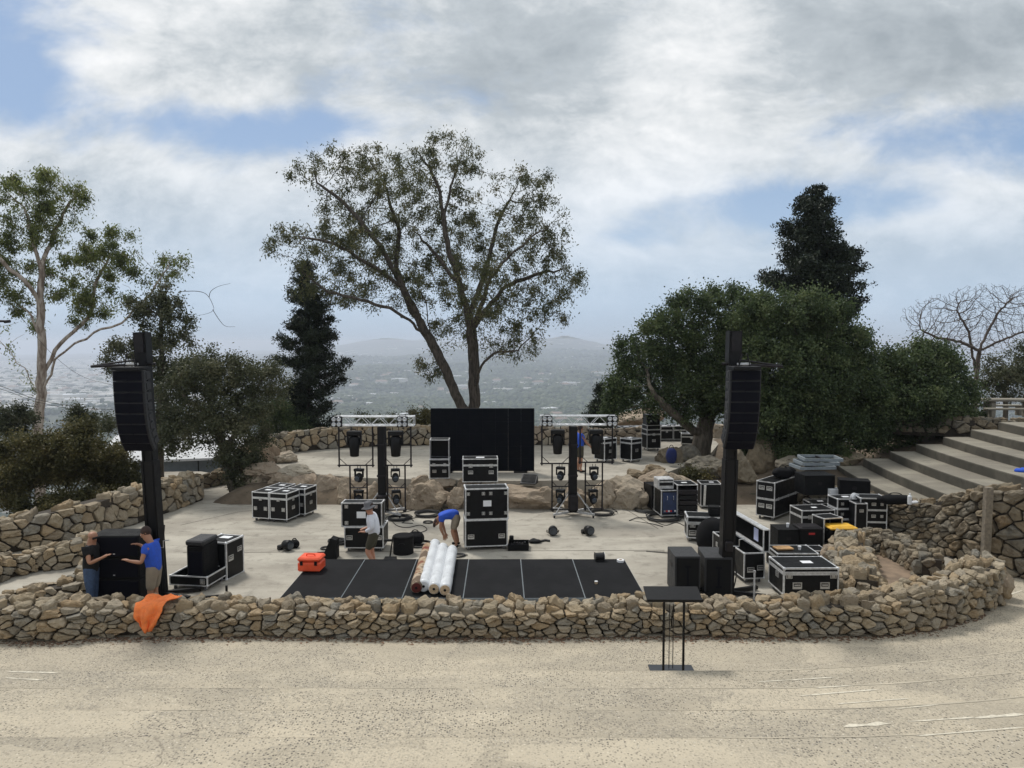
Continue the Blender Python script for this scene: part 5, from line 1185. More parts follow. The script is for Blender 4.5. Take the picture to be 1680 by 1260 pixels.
T_ = thing('cable_reel', 'white cable reel by the black open case on the bank', 'reel', G(1400, 822, .95) + Vector((-.05, -.2, .14)), R(20)); MB().lathe((0, 0, 0), [(.14, -.05), (.14, -.04), (.07, -.03), (.07, .03), (.14, .04), (.14, .05)], 18, 'y').build('drum', M['paper'], T_); MB().lathe((0, 0, 0), [(.03, -.06), (.03, .06)], 10, 'y').build('hub', M['black'], T_)
softbag('soft_bag', 'black bag lying on top of the dark retaining wall', 'bag', G(1468, 828, 1.1) + Vector((0, 0, .02)), .95, .4, .26, 'velour', 13)
T_ = thing('sneakers', 'white bottle and shoes lying on the wall right of the black bag', 'bottle', G(1492, 832, 1.1) + Vector((0, 0, .08)), R(20)); MB().lathe((0, 0, 0), [(.05, 0), (.055, .05), (.055, .22), (.02, .26), (.02, .3)], 12).build('bottle', M['paper'], T_); MB().cbox((.16, 0, .04), .26, .10, .08, .03).build('shoe', M['paper'], T_)
mb = MB(); g = G(1676, 775, 1.85); T_ = thing('blue_cloth', 'small bright blue cloth on a curved step at the right edge', 'cloth', (g.x, g.y, 1.86), 0)
v = MB(); v.sphere((0, 0, .03), .2, .14, .09, 12, 8); v.v = [(x, y, max(.003, z + .05 * noise.noise(Vector((x * 9, y * 9, 0))))) for x, y, z in v.v]; v.build('cloth_heap', M['bluetee'], T_, True); MB().cbox((.12, .05, .03), .14, .08, .04, .01).build('fold', M['bluetee'], T_)
# left side: low tray, tall cover, case
c = place(312, 968, -8, .7); s_ = dist(968)
T_ = case('low open wheeled caster tray beside the left mast', c, R(-8), 68 * s_, .82, .34, [('latch', 'f', .75, .5, 1.0)], lid=0, trim='alu', open_top=True, ch=.12)
T_ = thing('speaker_cabinet', 'black speaker cabinet standing on end in the low caster tray', 'speaker', c + Vector((.08, .05, .15)), R(-8))
MB().cbox((0, 0, .42), .42, .62, .84, .03).build('cabinet', M['cab'], T_); MB().cbox((0, -.02, .9), .44, .64, .12, .03).build('cap', M['cabgrey'], T_); MB().cbox((.02, -.325, .38), .34, .03, .66, .01).build('grille', M['grille'], T_)
c = place(355, 950, -14, .6); s_ = dist(950); case('upright open flight case with side handles right of the caster tray', c, R(-14), .62, .68, .90, [('handle', 'r', -.5, .55, 1.1), ('handle', 'r', .5, .7, 1.0), ('label', 't', 0, .3, 1.2)], wheels=False, lid=0, trim='alu', t=.036)
# ------------------------------------------------------------------ screen
s_ = dist(775, UZ); g0 = G(708, 775, UZ); g1 = G(876, 777, UZ); w_ = g1.x - g0.x; yb = (g0.y + g1.y) / 2; h_ = D(790, 671, yb).z - UZ
T_ = thing('video_screen', 'large black video wall standing at the back of the upper stage', 'video screen', ((g0.x + g1.x) / 2, yb + .1, UZ), 0)
mb = MB()
for i in range(8):
    for j in range(5): mb.box((-w_ / 2 + w_ / 8 * (i + .5), 0, .06 + (h_ - .06) / 5 * (j + .5)), w_ / 8 - .002, .08, (h_ - .06) / 5 - .002)
mb.build('screen_panels', M['screen'], T_)
mb = MB(); mb.box((0, .02, h_ + .008), w_ + .03, .1, .018); mb.box((-w_ / 2 - .010, .02, h_ / 2), .018, .1, h_ - .02); mb.box((w_ / 2 + .010, .02, h_ / 2), .018, .1, h_ - .02); mb.build('edge_frame', M['darksteel'], T_)
for x in (-w_ * .36, -w_ * .02, w_ * .37):
    MB().box((x, .4, .03), .5, 1.0, .055).build('base_foot', M['darksteel'], T_); MB().tube((x, .8, .06), (x, .1, h_ * .8), .025).build('brace', M['darksteel'], T_)
g = G(868, 793, UZ); T_ = thing('floor_monitor', 'dark wedge floor monitor at the right foot of the screen', 'floor monitor', (g.x, g.y, UZ), R(-16))
mb = MB(); mb.prism([(-.27, -.2), (.27, -.2), (.27, .2), (-.27, .2)], 0, .04); mb.add([(-.27, -.2, .04), (.27, -.2, .04), (.27, .2, .04), (-.27, .2, .04), (-.27, .2, .30), (.27, .2, .30)], [(0, 1, 5, 4), (1, 2, 5), (0, 4, 3), (2, 3, 4, 5)]); mb.build('cabinet', M['cabgrey'], T_)
MB().obox((0, -.005, .18), (1, 0, 0), (0, .838, .545), (0, -.545, .838), .46, .38, .012).build('grille', M['cab'], T_)
# ------------------------------------------------------------------ stage deck
DZ = .5; a0 = G(457, 981, DZ); a1 = G(1059, 981, DZ); nd_ = 6; w_ = (a1.x - a0.x) / nd_; yf = (a0.y + a1.y) / 2; dd = G(800, 917, DZ).y - yf
m, T, b, o = newmat('deck_vinyl'); tcn = T.n('ShaderNodeTexCoord').outputs['Object']
c = T.mix(T.ss(T.noise(tcn, 1.6, 6, .65), .35, .7), (.0055, .006, .007), (.012, .0125, .014)); c = T.mix(T.ss(T.noise(tcn, 9, 5, .75), .63, .72, 0, .35), c, (.10, .10, .10)); c = T.mix(T.ss(T.noise(tcn, 60, 3, .6), .4, .7, 0, .4), c, (.012, .012, .014))
T.l(c, b.inputs['Base Color']); b.inputs['Roughness'].default_value = .85; b.inputs['Specular IOR Level'].default_value = .15; M['deck'] = m
ordn = ('leftmost', 'second', 'third', 'fourth', 'fifth', 'rightmost')
for i in range(nd_):
    T_ = thing('stage_deck', '%s black stage deck panel from the left behind the front wall' % ordn[i] if 0 < i < 5 else '%s black stage deck panel behind the front wall' % ordn[i], 'stage deck', (a0.x + w_ * (i + .5) - .0, yf + dd / 2, 0), R(.9), 'black stage deck panels')
    T_.location.x -= 0; MB().box((0, 0, DZ - .02), w_ - .022, dd - .03, .04).build('deck_top', M['deck'], T_)
    fr = MB()
    for j in (-1, 1): fr.box((0, j * (dd / 2 - .012), DZ - .055), w_ - .006, .022, .10); fr.box((j * (w_ / 2 - .009), 0, DZ - .055), .012, dd - .05, .10)
    fr.build('frame', M['fence'], T_)
    for ix in (-1, 1):
        for iy in (-1, 1): MB().tube((ix * (w_ / 2 - .1), iy * (dd / 2 - .1), 0), (ix * (w_ / 2 - .1), iy * (dd / 2 - .1), DZ - .1), .024).build('leg', M['darksteel'], T_)
def onz(px, py, z): return G(px, py, z)
# rolls lying across the decks
def roll(label, p0, p1, r, mat, endm, name='carpet_roll', bands=False, seed=0):
    a, b_ = onz(*p0, DZ), onz(*p1, DZ); a.z = b_.z = DZ + r; T_ = thing(name, label, 'carpet roll', ((a.x + b_.x) / 2, (a.y + b_.y) / 2, DZ), 0); o_ = T_.location
    n = 40; mb = MB(); pts = []; rr_ = []
    for i in range(n + 1):
        t = i / n; p = a.lerp(b_, t) - o_; pts.append(p); rr_.append(r * (1 + .03 * noise.noise(Vector((t * 5, seed, 0))) - (.10 if i in (0, n) else 0)))
    mb.path(pts, rr_, 20); mb.v = [(x + .009 * noise.noise(Vector((x * 9, y * 3, z * 9 + seed))), y, z + .009 * noise.noise(Vector((x * 9, y * 3.3 + 5, z * 9)))) for x, y, z in mb.v]
    mb.build('wrapped_roll', M[mat], T_, True)
    d = (a - b_).normalized(); pe = a - o_ + d * .004; MB().tube(pe, pe + d * .012, r * .8, r * .8, 20).build('roll_end', M[endm], T_)
    MB().tube(pe + d * .010, pe + d * .018, r * .22, r * .22, 12).build('core_hole', M['black'], T_); return T_
m, T, b, o = newmat('red_rug'); tcn = T.n('ShaderNodeTexCoord').outputs['Object']; nn = T.noise(tcn, 2.6, 3, .6)
T.l(T.ramp(nn, ((.36, (.16, .03, .022)), (.44, (.30, .19, .11)), (.52, (.45, .36, .26)), (.60, (.13, .09, .06)))), b.inputs['Base Color']); b.inputs['Roughness'].default_value = .95; M['rug'] = m
mat_rug2 = simple('red_rug_end', (.10, .018, .015), .95); M['rugend'] = mat_rug2
roll('patterned brown and red rug roll, left of the plastic wrapped rolls', (683, 974), (702, 906), .125, 'rug', 'rugend', seed=1)
roll('plastic wrapped white roll next to the patterned rug roll', (695, 972), (714, 900), .13, 'plasticwrap', 'plasticwrap', seed=2)
roll('middle white plastic wrapped roll on the deck', (712, 976), (727, 906), .125, 'plasticwrap', 'carpetend', seed=3)
roll('rightmost white plastic wrapped roll on the deck', (730, 978), (742, 910), .125, 'plasticwrap', 'carpetend', seed=4)
# orange hard case
g = onz(507, 940, DZ); g = Vector((g.x, g.y + .22, DZ + .01)); w_ = 38 * g.y / FPX
T_ = thing('hard_case', 'orange red plastic hard case on the left edge of the deck', 'hard case', g, R(-3))
MB().cbox((0, 0, .11), w_, .42, .21, .03).build('body', M['orangecase'], T_); MB().cbox((0, 0, .275), w_ * 1.01, .43, .10, .035).build('lid', M['orangecase'], T_)
for u in (-.16, .16): MB().cbox((u, -.22, .20), .06, .03, .09, .008).build('latch', M['black'], T_)
MB().path(catmull([Vector((-.1, -.05, .325)), Vector((-.07, -.06, .37)), Vector((.07, -.06, .37)), Vector((.1, -.05, .325))], 4), .014, 6).build('handle', M['orangecase'], T_)
g = onz(984, 922, DZ); T_ = thing('cable_spool', 'black cable spool with white ends on the back of the deck', 'spool', g + Vector((0, .1, .105)), R(8))
MB().lathe((0, 0, 0), [(.10, -.105), (.10, -.10), (.085, -.098), (.085, .098), (.10, .10), (.10, .105)], 20, 'x').build('wound_cable', M['cable'], T_); MB().lathe((.112, 0, 0), [(.095, -.004), (.095, .004)], 20, 'x').build('spool_flange', M['paper'], T_); MB().lathe((.12, 0, 0), [(.03, -.004), (.03, .004)], 12, 'x').build('hub_hole', M['black'], T_)
g = onz(1018, 922, DZ); T_ = thing('tape_roll', 'white tape roll at the back right corner of the deck', 'tape', g + Vector((0, 0, .005)), 0); MB().lathe((0, 0, 0), [(.085, 0), (.085, .05), (.04, .05), (.04, 0)], 18).build('tape', M['paper'], T_); MB().lathe((0, 0, .0), [(.042, .002), (.042, .052), (.03, .052), (.03, .002)], 18).build('tape_core', M['carpetend'], T_)
g = G(978, 958, DZ); T_ = thing('plastic_cup', 'tiny yellow white cup at the front edge of the deck', 'cup', g + Vector((0, 0, .004)), 0); MB().lathe((0, 0, 0), [(.03, 0), (.035, .05)], 12).build('cup_wall', M['carpetend'], T_); MB().lathe((0, 0, .05), [(.037, 0), (.034, .008)], 12).build('cup_lid', M['paper'], T_)
# ------------------------------------------------------------------ things on the floor
def coil(label, px, py, r, turns=4, seed=0, z=.012, mat='cable', th=.013, loose=.12, name='cable_coil', tails=1):
    rs = random.Random(seed); g = G(px, py); T_ = MB(); pts = []
    n = turns * 18
    for i in range(n + 1):
        a = i / 18 * 2 * math.pi; rr_ = r * (1 + loose * noise.noise(Vector((a * .35, seed, 0)))) - (i % 36) * .0006
        pts.append(Vector((rr_ * math.cos(a) + .03 * noise.noise(Vector((a * .2, 4, seed))), rr_ * math.sin(a) * .95, th + z * (i / 18) * .8)))
    for k in range(tails):
        a = rs.uniform(0, 6.28); e = pts[-1]; pts += [e + Vector((.08, .05, -.02)), Vector((math.cos(a) * r * 1.7, math.sin(a) * r * 1.5, th)), Vector((math.cos(a + .4) * r * 2.3, math.sin(a + .4) * r * 2, th))]
    T_.path(pts, th, 6); o_ = T_.build(name, M[mat], None, True); o_.location = (g.x, g.y, .004); tag(o_, label, 'cable'); return o_
coil('small cable coil between the left stage corner and lighting tower', 536, 901, .16, 3, 1)
coil('cable ring on the floor just behind the orange hard case', 530, 911, .20, 3, 2, tails=0)
coil('cable coil left of the case behind the person in the sun hat', 552, 889, .24, 5, 3)
coil('tangled cable beside the left wheel of the double case', 560, 893, .2, 6, 4, loose=.3)
coil('large cable coil right of the left lighting tower base', 703, 846, .42, 9, 5, loose=.22)
coil('second large cable heap nearest the left tower base', 655, 852, .36, 8, 6, loose=.35)
coil('small flat cable ring in front of the large coils', 702, 858, .16, 3, 7, tails=0)
coil('cable ring near the top right of the large coils', 724, 841, .17, 3, 8)
coil('double cable ring right of the black drum case', 692, 893, .24, 5, 9, tails=0)
coil('cable loop just in front of the double ring', 686, 898, .16, 3, 10)
coil('cable looped at the feet of the bending person', 752, 916 - 3, .18, 3, 11)
coil('cable pile in front of the amplifier rack', 1088, 852, .5, 9, 12, loose=.3, tails=2)
coil('cable pile left of the amplifier rack', 1064, 838, .45, 7, 13, loose=.4, tails=1)
coil('cable bundle behind the right light frame base', 988, 843, .38, 6, 14, loose=.3)
coil('small cable coil on the upper stage by the upright case', 690, 800, .2, 3, 15).location.z = .02
def wander(label, px, z=0.006, th=.011, name='loose_cable', mat='cable'):
    pts = [G(a, b_, z) for a, b_ in px]; c_ = pts[0].copy(); mb = MB(); mb.path(catmull([p - c_ + Vector((0, 0, th)) for p in pts], 6), th, 6); o_ = mb.build(name, M[mat], None, True); o_.location = c_; tag(o_, label, 'cable'); return o_
wander('loose cable trailing forward from the left tower base', [(640, 850), (650, 862), (668, 866), (690, 862), (700, 870), (676, 878)])
wander('loose cable running from the right rack to the large heap', [(1050, 832), (1066, 850), (1090, 862), (1110, 858), (1128, 866)])
wander('thin cable running along the floor behind the deck', [(1182, 905), (1140, 910), (1100, 908), (1060, 905)])
wander('cable snaking beside the large coils', [(645, 845), (675, 838), (700, 832), (722, 834), (735, 846)])
def floor_light(label, px, py, rz, seed=0):
    g = G(px, py); T_ = thing('stage_light', label, 'stage light', (g.x, g.y, .004), R(rz), 'small stage lights lying on the floor')
    MB().lathe((0, -.05, .15), [(.07, -.16), (.12, -.12), (.14, 0), (.14, .08), (.12, .10)], 16, 'y').build('lamp_head', M['black'], T_, True)
    MB().lathe((0, -.05, .15), [(.11, .11), (.11, .12)], 16, 'y').build('lens', M['lensdark'], T_)
    MB().path([(-.17, -.02, .15), (-.17, .1, .06), (-.1, .2, .03), (.1, .2, .03), (.17, .1, .06), (.17, -.02, .15)], .016, 6).build('yoke', M['darksteel'], T_); MB().cbox((0, .2, .06), .2, .14, .12, .02).build('base', M['black'], T_)
    return T_
floor_light('stage light lying on the floor in front of the right tower, left of two', 907, 878, 0)
floor_light('stage light lying on the floor in front of the right tower, right of two', 965, 878, 24)
floor_light('black lamp lying by itself left of the double case', 470, 903, 60)
softbag('soft_bag', 'small black bag beside the lone lamp on the left floor', 'bag', G(483, 899), .28, .22, .22, 'velour', 31)
g = G(660, 911); T_ = thing('drum_case', 'round black drum shaped case on the floor behind the deck', 'drum case', (g.x, g.y + .2, .004), 0); MB().lathe((0, 0, 0), [(.26, 0), (.27, .01), (.27, .46), (.26, .47)], 28).build('case_body', M['cab'], T_); MB().lathe((0, 0, .47), [(.275, -.06), (.28, 0), (.25, .02)], 28).build('lid', M['velour'], T_); MB().path([(-.08, -.28, .3), (-.05, -.31, .34), (.05, -.31, .34), (.08, -.28, .3)], .012, 6).build('handle', M['black'], T_)
softbag('soft_bag', 'black bag slumped behind the round drum case', 'bag', G(681, 893), .5, .42, .34, 'velour', 33)
g = G(851, 904); T_ = thing('open_box', 'shallow open black box of parts right of the central cases', 'open box', (g.x, g.y + .25, .004), R(-2)); mb = MB(); w_, d_, h_ = .56, .5, .17
for i in (-1, 1): mb.box((i * (w_ / 2 - .01), 0, h_ / 2), .02, d_, h_); mb.box((0, i * (d_ / 2 - .01), h_ / 2), w_ - .04, .02, h_)
mb.box((0, 0, .012), w_ - .04, d_ - .04, .02); mb.build('tray', M['cab'], T_)
for i in range(6): MB().cbox((-.18 + .07 * i, .05 * ((i * 7) % 3 - 1), .09 + .02 * (i % 2)), .06, .16, .12, .02).build('clamp', M['black' if i % 2 else 'darksteel'], T_)
MB().cbox((-.2, .15, .2), .12, .14, .2, .02).build('clamp', M['black'], T_)
wander('dark strap stretched out right of the open box', [(868, 890), (876, 886), (884, 890), (894, 888), (902, 889)], th=.03)
softbag('soft_bag', 'small dark pouch on the floor right of the open box', 'bag', G(878, 891), .34, .2, .1, 'cab', 41, strap=False)
T_ = thing('monitor_stand', 'black folded stand foot on the floor behind the front wall at left', 'stand', G(345, 985), 0); MB().obox((.0, 0, .08), (1, 0, .1), (0, 1, 0), (-.1, 0, 1), .75, .06, .05).build('bar', M['black'], T_); MB().box((.36, 0, .2), .04, .04, .26).build('upright', M['black'], T_)
T_ = thing('case_wedge', 'small black wedge at the back left corner of the deck', 'wedge', G(545, 915), 0); mb = MB(); mb.add([(-.25, -.15, 0), (.15, -.15, 0), (.15, .15, 0), (-.25, .15, 0), (.0, -.15, .55), (.15, -.15, .5), (.15, .15, .5), (.0, .15, .55)], [(3, 2, 1, 0), (0, 1, 5, 4), (1, 2, 6, 5), (2, 3, 7, 6), (3, 0, 4, 7), (4, 5, 6, 7)]); mb.build('wedge_body', M['cab'], T_); MB().box((.155, 0, .3), .01, .18, .1).build('handle', M['darksteel'], T_)
T_ = thing('small_stand', 'small black clamp stand behind the deck left of the drum case', 'stand', G(640, 919), 0); MB().tube((0, 0, .1), (.08, 0, .62), .018).build('pole', M['black'], T_); MB().cbox((-.04, 0, .52), .22, .08, .05, .01).build('arm', M['black'], T_); MB().box((0, 0, .03), .3, .3, .05).build('foot', M['black'], T_)
T_ = thing('bollard', 'short metal pin standing up behind the front wall right of the mast', 'pin', G(1237, 985), 0); MB().lathe((0, 0, 0), [(.022, 0), (.022, .62), (.03, .62), (.03, .66)], 10).build('pin', M['aludull'], T_); MB().lathe((0, 0, 0), [(.07, 0), (.07, .01)], 12).build('foot', M['darksteel'], T_)
# lectern
gl = G(1102, 1100); T_ = thing('lectern', 'slim black metal lectern standing in front of the stone wall', 'lectern', (gl.x, gl.y, 0), R(-1)); s_ = gl.y / FPX; hh = gh(1102, 1107, 980)
MB().cbox((0, 0, .012), 74 * s_, .36, .02, .004).build('base_plate', simple('lectern_base', (.05, .055, .065), .35, .3), T_)
for x in (-.17, .165): MB().box((x, -.13, hh / 2), .034, .034, hh - .06).build('leg', M['black'], T_)
for x in (-.045, .02): MB().box((x, .02, hh / 2), .012, .012, hh - .06).build('rod', M['darksteel'], T_)
MB().box((-.012, .02, hh - .16), .085, .03, .04).build('clamp', M['aludull'], T_)
MB().obox((0, 0, hh), (1, 0, 0), (0, .97, .24), (0, -.24, .97), .93, .44, .018).build('desk_top', M['black'], T_); MB().obox((0, -.22, hh - .035), (1, 0, 0), (0, .97, .24), (0, -.24, .97), .93, .016, .05).build('lip', M['black'], T_)
# orange cloth on the front wall
g = G(240, 1003, .58); T_ = None; mb = MB(); nx, ny = 30, 34
for j in range(ny + 1):
    v = j / ny
    for i in range(nx + 1):
        u = i / nx * 2 - 1
        if v < .42: y = .40 * (1 - v / .42) - .02; z = .10 - .02 * (v / .42); wv = .33 - .06 * v + .03 * math.sin(v * 17)
        else: q = (v - .42) / .58; y = -.05 - .09 * min(1, q * 3) ; z = .06 - .50 * q + .03 * u; wv = .31 - .22 * q ** 1.5 + .03 * noise.noise(Vector((q * 6, 2, 2)))
        x = u * wv + (.12 * (1 - v / .42) if v < .42 else -.04 * (v - .42)); fl = .03 * math.sin(u * 6 + v * 4) + .05 * noise.noise(Vector((u * 3, v * 4, 1))) + .035 * abs(noise.noise(Vector((u * 6 + v * 3, v * 7, 4))))
        mb.v.append((x + .03 * noise.noise(Vector((u * 4, v * 4, 7))), y - (fl if v > .42 else 0), z + (fl * .8 if v <= .42 else .02 * math.sin(u * 6)))); mb.a.append(0)
for j in range(ny):
    for i in range(nx): a = j * (nx + 1) + i; mb.f.append((a, a + 1, a + nx + 2, a + nx + 1))
o = mb.build('orange_cloth', M['orangecloth'], None, True); sm = o.modifiers.new('thick', 'SOLIDIFY'); sm.thickness = .012
o.location = (g.x, G(240, 1044).y - .04, .58); o.scale = (.9, 1, .92); tag(o, 'bright orange cloth draped over the front stone wall', 'cloth')
# ------------------------------------------------------------------ lighting towers
def blinder(label, loc, s):
    T_ = thing('blinder_light', label, 'stage light', loc, 0, 'four lamp blinder lights on the trusses')
    MB().cbox((0, 0, 0), s, .12, s, .02).build('housing', M['black'], T_)
    for i in (-1, 1):
        for j in (-1, 1): MB().lathe((i * s * .235, -.06, j * s * .235), [(s * .20, 0), (s * .21, .02), (s * .19, .03), (s * .1, .018), (.01, .012)], 18, 'y').build('lamp', M['glass'], T_, True)
    MB().path([(-s * .3, .0, s * .5), (-s * .3, .03, s * .62), (s * .3, .03, s * .62), (s * .3, .0, s * .5)], .012, 6).build('bracket', M['darksteel'], T_); return T_
def mover(label, loc, h, w_, group, rz=0):
    """hanging moving head: base at the top, yoke, head pointing down; loc is the top"""
    T_ = thing('moving_light', label, 'stage light', loc, rz, group)
    MB().cbox((0, 0, -h * .10), w_ * .98, w_ * .6, h * .17, .02).build('base', M['black'], T_)
    for i in (-1, 1):
        MB().cbox((i * w_ * .44, 0, -h * .36), w_ * .11, w_ * .28, h * .42, .012).build('yoke_arm', M['black'], T_)
        MB().tube((i * w_ * .2, 0, 0), (i * w_ * .2, 0, h * .12), .012).build('clamp', M['darksteel'], T_)
    mb = MB(); mb.lathe((0, 0, -h), [(w_ * .24, 0), (w_ * .30, .015), (w_ * .34, h * .30), (w_ * .38, h * .48), (w_ * .36, h * .72), (w_ * .22, h * .80)], 16); hd = mb.build('head', M['black'], T_, True)
    MB().lathe((0, 0, -h - .004), [(w_ * .18, 0), (w_ * .2, .01)], 14).build('lens', M['lensdark'], hd)
    return T_
def wash(label, loc, h, w_, rz=0, tilt=0):
    T_ = thing('moving_light', label, 'stage light', loc, rz, 'small moving lights in the tower frames')
    MB().cbox((0, 0, -h * .10), w_ * .9, w_ * .6, h * .18, .015).build('base', M['black'], T_)
    for i in (-1, 1):
        MB().cbox((i * w_ * .43, 0, -h * .38), w_ * .11, w_ * .25, h * .44, .01).build('yoke_arm', M['black'], T_); MB().tube((i * w_ * .15, 0, 0), (i * w_ * .15, 0, h * .18), .010).build('clamp', M['darksteel'], T_)
    hd = MB().sphere((0, 0, -h * .64), w_ * .37, w_ * .37, h * .34, 16, 10).build('head', M['black'], T_, True)
    MB().lathe((0, -w_ * .30, -h * .68), [(w_ * .26, 0), (w_ * .27, .05), (w_ * .22, .06), (w_ * .05, .055)], 16, 'y').build('lens', M['lensdark'], hd, True); return T_
def tower(side, xm, ybase, xl, xr, ytop, ybot, frames, blinds, movers, washes, leglab):
    g = G(xm, ybase); s_ = g.y / FPX; X = lambda px: (px - xm) * s_; Z = lambda py: D(xm, py, g.y).z
    T_ = thing('lighting_tower', 'lighting tower with silver truss and hanging frames, %s of the screen' % side, 'lighting tower', g, 0, 'lighting towers beside the screen')
    zt = Z(ytop); zb = Z(ybot)
    MB().cbox((0, .1, (Z(700) + .1) / 2), .26, .26, Z(700) - .1, .02).build('mast', M['black'], T_)
    for z in (1.3, 2.3): MB().box((0, .1, z), .30, .30, .06).build('collar', M['darksteel'], T_)
    mb = MB(); r = .026
    for z in (zt - r, zb + r):
        for y in (-.13, .17): mb.tube((X(xl), y, z), (X(xr), y, z), r, n=10)
    mb.build('truss_chords', M['alu'], T_)
    mb = MB(); n = 9
    for i in range(n):
        x0 = X(xl) + (X(xr) - X(xl)) * i / n; x1 = X(xl) + (X(xr) - X(xl)) * (i + 1) / n; a, b_ = (zt - r, zb + r) if i % 2 else (zb + r, zt - r)
        for y in (-.13, .17): mb.tube((x0, y, a), (x1, y, b_), .011, n=6)
        mb.tube((x0, -.13, zt - r), (x1, .17, zt - r), .010, n=6); mb.tube((x0, .17, zb + r), (x1, -.13, zb + r), .010, n=6)
    for x in (X(xl) + .01, X(xr) - .01):
        for y in (-.13, .17): mb.tube((x, y, zt - r), (x, y, zb + r), .014)
        for z in (zt - r, zb + r): mb.tube((x, -.13, z), (x, .17, z), .014)
    mb.build('truss_lacing', M['alu'], T_)
    for fr in frames:
        x0, x1, y0, y1, braced = fr; mb = MB(); q = .026
        for x in (x0, x1): mb.tube((X(x), -.05, Z(y0) if y0 > 702 else zb - .002), (X(x), -.05, Z(y1) - .06), q, n=8)
        mb.tube((X(x0) - .05, -.05, Z(y1)), (X(x1) + .05, -.05, Z(y1)), q * .95, n=8)
        if braced:
            mb.tube((X(x0), -.05, Z(y1 - 12)), (X(x0 + 13), -.05, Z(y1)), .012); mb.tube((X(x1), -.05, Z(y1 - 12)), (X(x1 - 13), -.05, Z(y1)), .012)
        else:
            ym = (y0 + y1) / 2; mb.tube((X(x0), -.05, Z(ym)), (X(x1), -.05, Z(ym)), q * .8); mb.tube((X(x0), -.05, Z(ym - 8)), (X(x0 + 8), -.05, Z(ym)), .011); mb.tube((X(x1), -.05, Z(ym - 8)), (X(x1 - 8), -.05, Z(ym)), .011)
        mb.build('hanging_frame', M['darksteel'], T_)
    for a in (35, 145, 215, 325):
        l = MB().obox((math.cos(R(a)) * .42, .1 + math.sin(R(a)) * .42, .12), (math.cos(R(a)), math.sin(R(a)), 0), (-math.sin(R(a)), math.cos(R(a)), 0), (0, 0, 1), .75, .07, .06).build('outrigger', M['aludull'], T_)
        MB().tube((math.cos(R(a)) * .76, .1 + math.sin(R(a)) * .76, 0), (math.cos(R(a)) * .76, .1 + math.sin(R(a)) * .76, .14), .03).build('foot', M['darksteel'], l)
        MB().tube((math.cos(R(a)) * .15, .1 + math.sin(R(a)) * .15, .75), (math.cos(R(a)) * .7, .1 + math.sin(R(a)) * .7, .15), .016).build('brace', M['aludull'], T_)
    MB().cbox((0, -.12, .45), .3, .2, .5, .03).build('winch_box', M['darksteel'], T_)
    W_ = lambda px, py, y=-.05: g + Vector((X(px), y, Z(py) - g.z))
    for px, lb in blinds: blinder('square four lamp light %s' % lb, W_(px, (ytop + ybot) / 2, -.25), .34)
    for px, py, h, w2, lb in movers: mover(lb, W_(px, py), h * s_, w2 * s_, 'large moving lights hanging from the trusses')
    for px, py, h, w2, lb in washes: wash(lb, W_(px, py), h * s_, w2 * s_, R(-20 if px < xm else 15))
    return T_, W_
tower('left', 627, 846, 552, 682, 682, 699, [(557.5, 613, 700, 763, 1), (575, 603, 763, 836, 0), (633, 676, 700, 763, 1), (637, 666, 763, 836, 0)],
      [(557, 'at the left end of the left truss'), (664, 'at the right end of the left truss')],
      [(583, 706, 43, 24, 'large moving light hanging at the left of the left tower'), (651, 706, 43, 25, 'large moving light hanging at the right of the left tower')],
      [(590, 768, 24, 17, 'small moving light, upper left in the left tower frames'), (650, 768, 24, 16, 'small moving light, upper right in the left tower frames'), (589, 803, 26, 17, 'small moving light, lower left in the left tower frames'), (651, 803, 26, 16, 'small moving light, lower right in the left tower frames')], '')
tower('right', 940, 846, 885, 1010, 681, 698, [(888, 934, 699, 760, 1), (905, 933, 760, 835, 0), (951, 1004, 699, 758, 1), (960, 988, 758, 834, 0)],
      [(896, 'at the left end of the right truss'), (1002, 'at the right end of the right truss')],
      [(914, 704, 41, 23, 'large moving light hanging at the left of the right tower'), (977, 704, 41, 23, 'large moving light hanging at the right of the right tower')],
      [(919, 765, 24, 16, 'small moving light, upper left in the right tower frames'), (974, 765, 24, 16, 'small moving light, upper right in the right tower frames'), (919, 802, 26, 16, 'small moving light, lower left in the right tower frames'), (973, 802, 26, 16, 'small moving light, lower right in the right tower frames')], '')
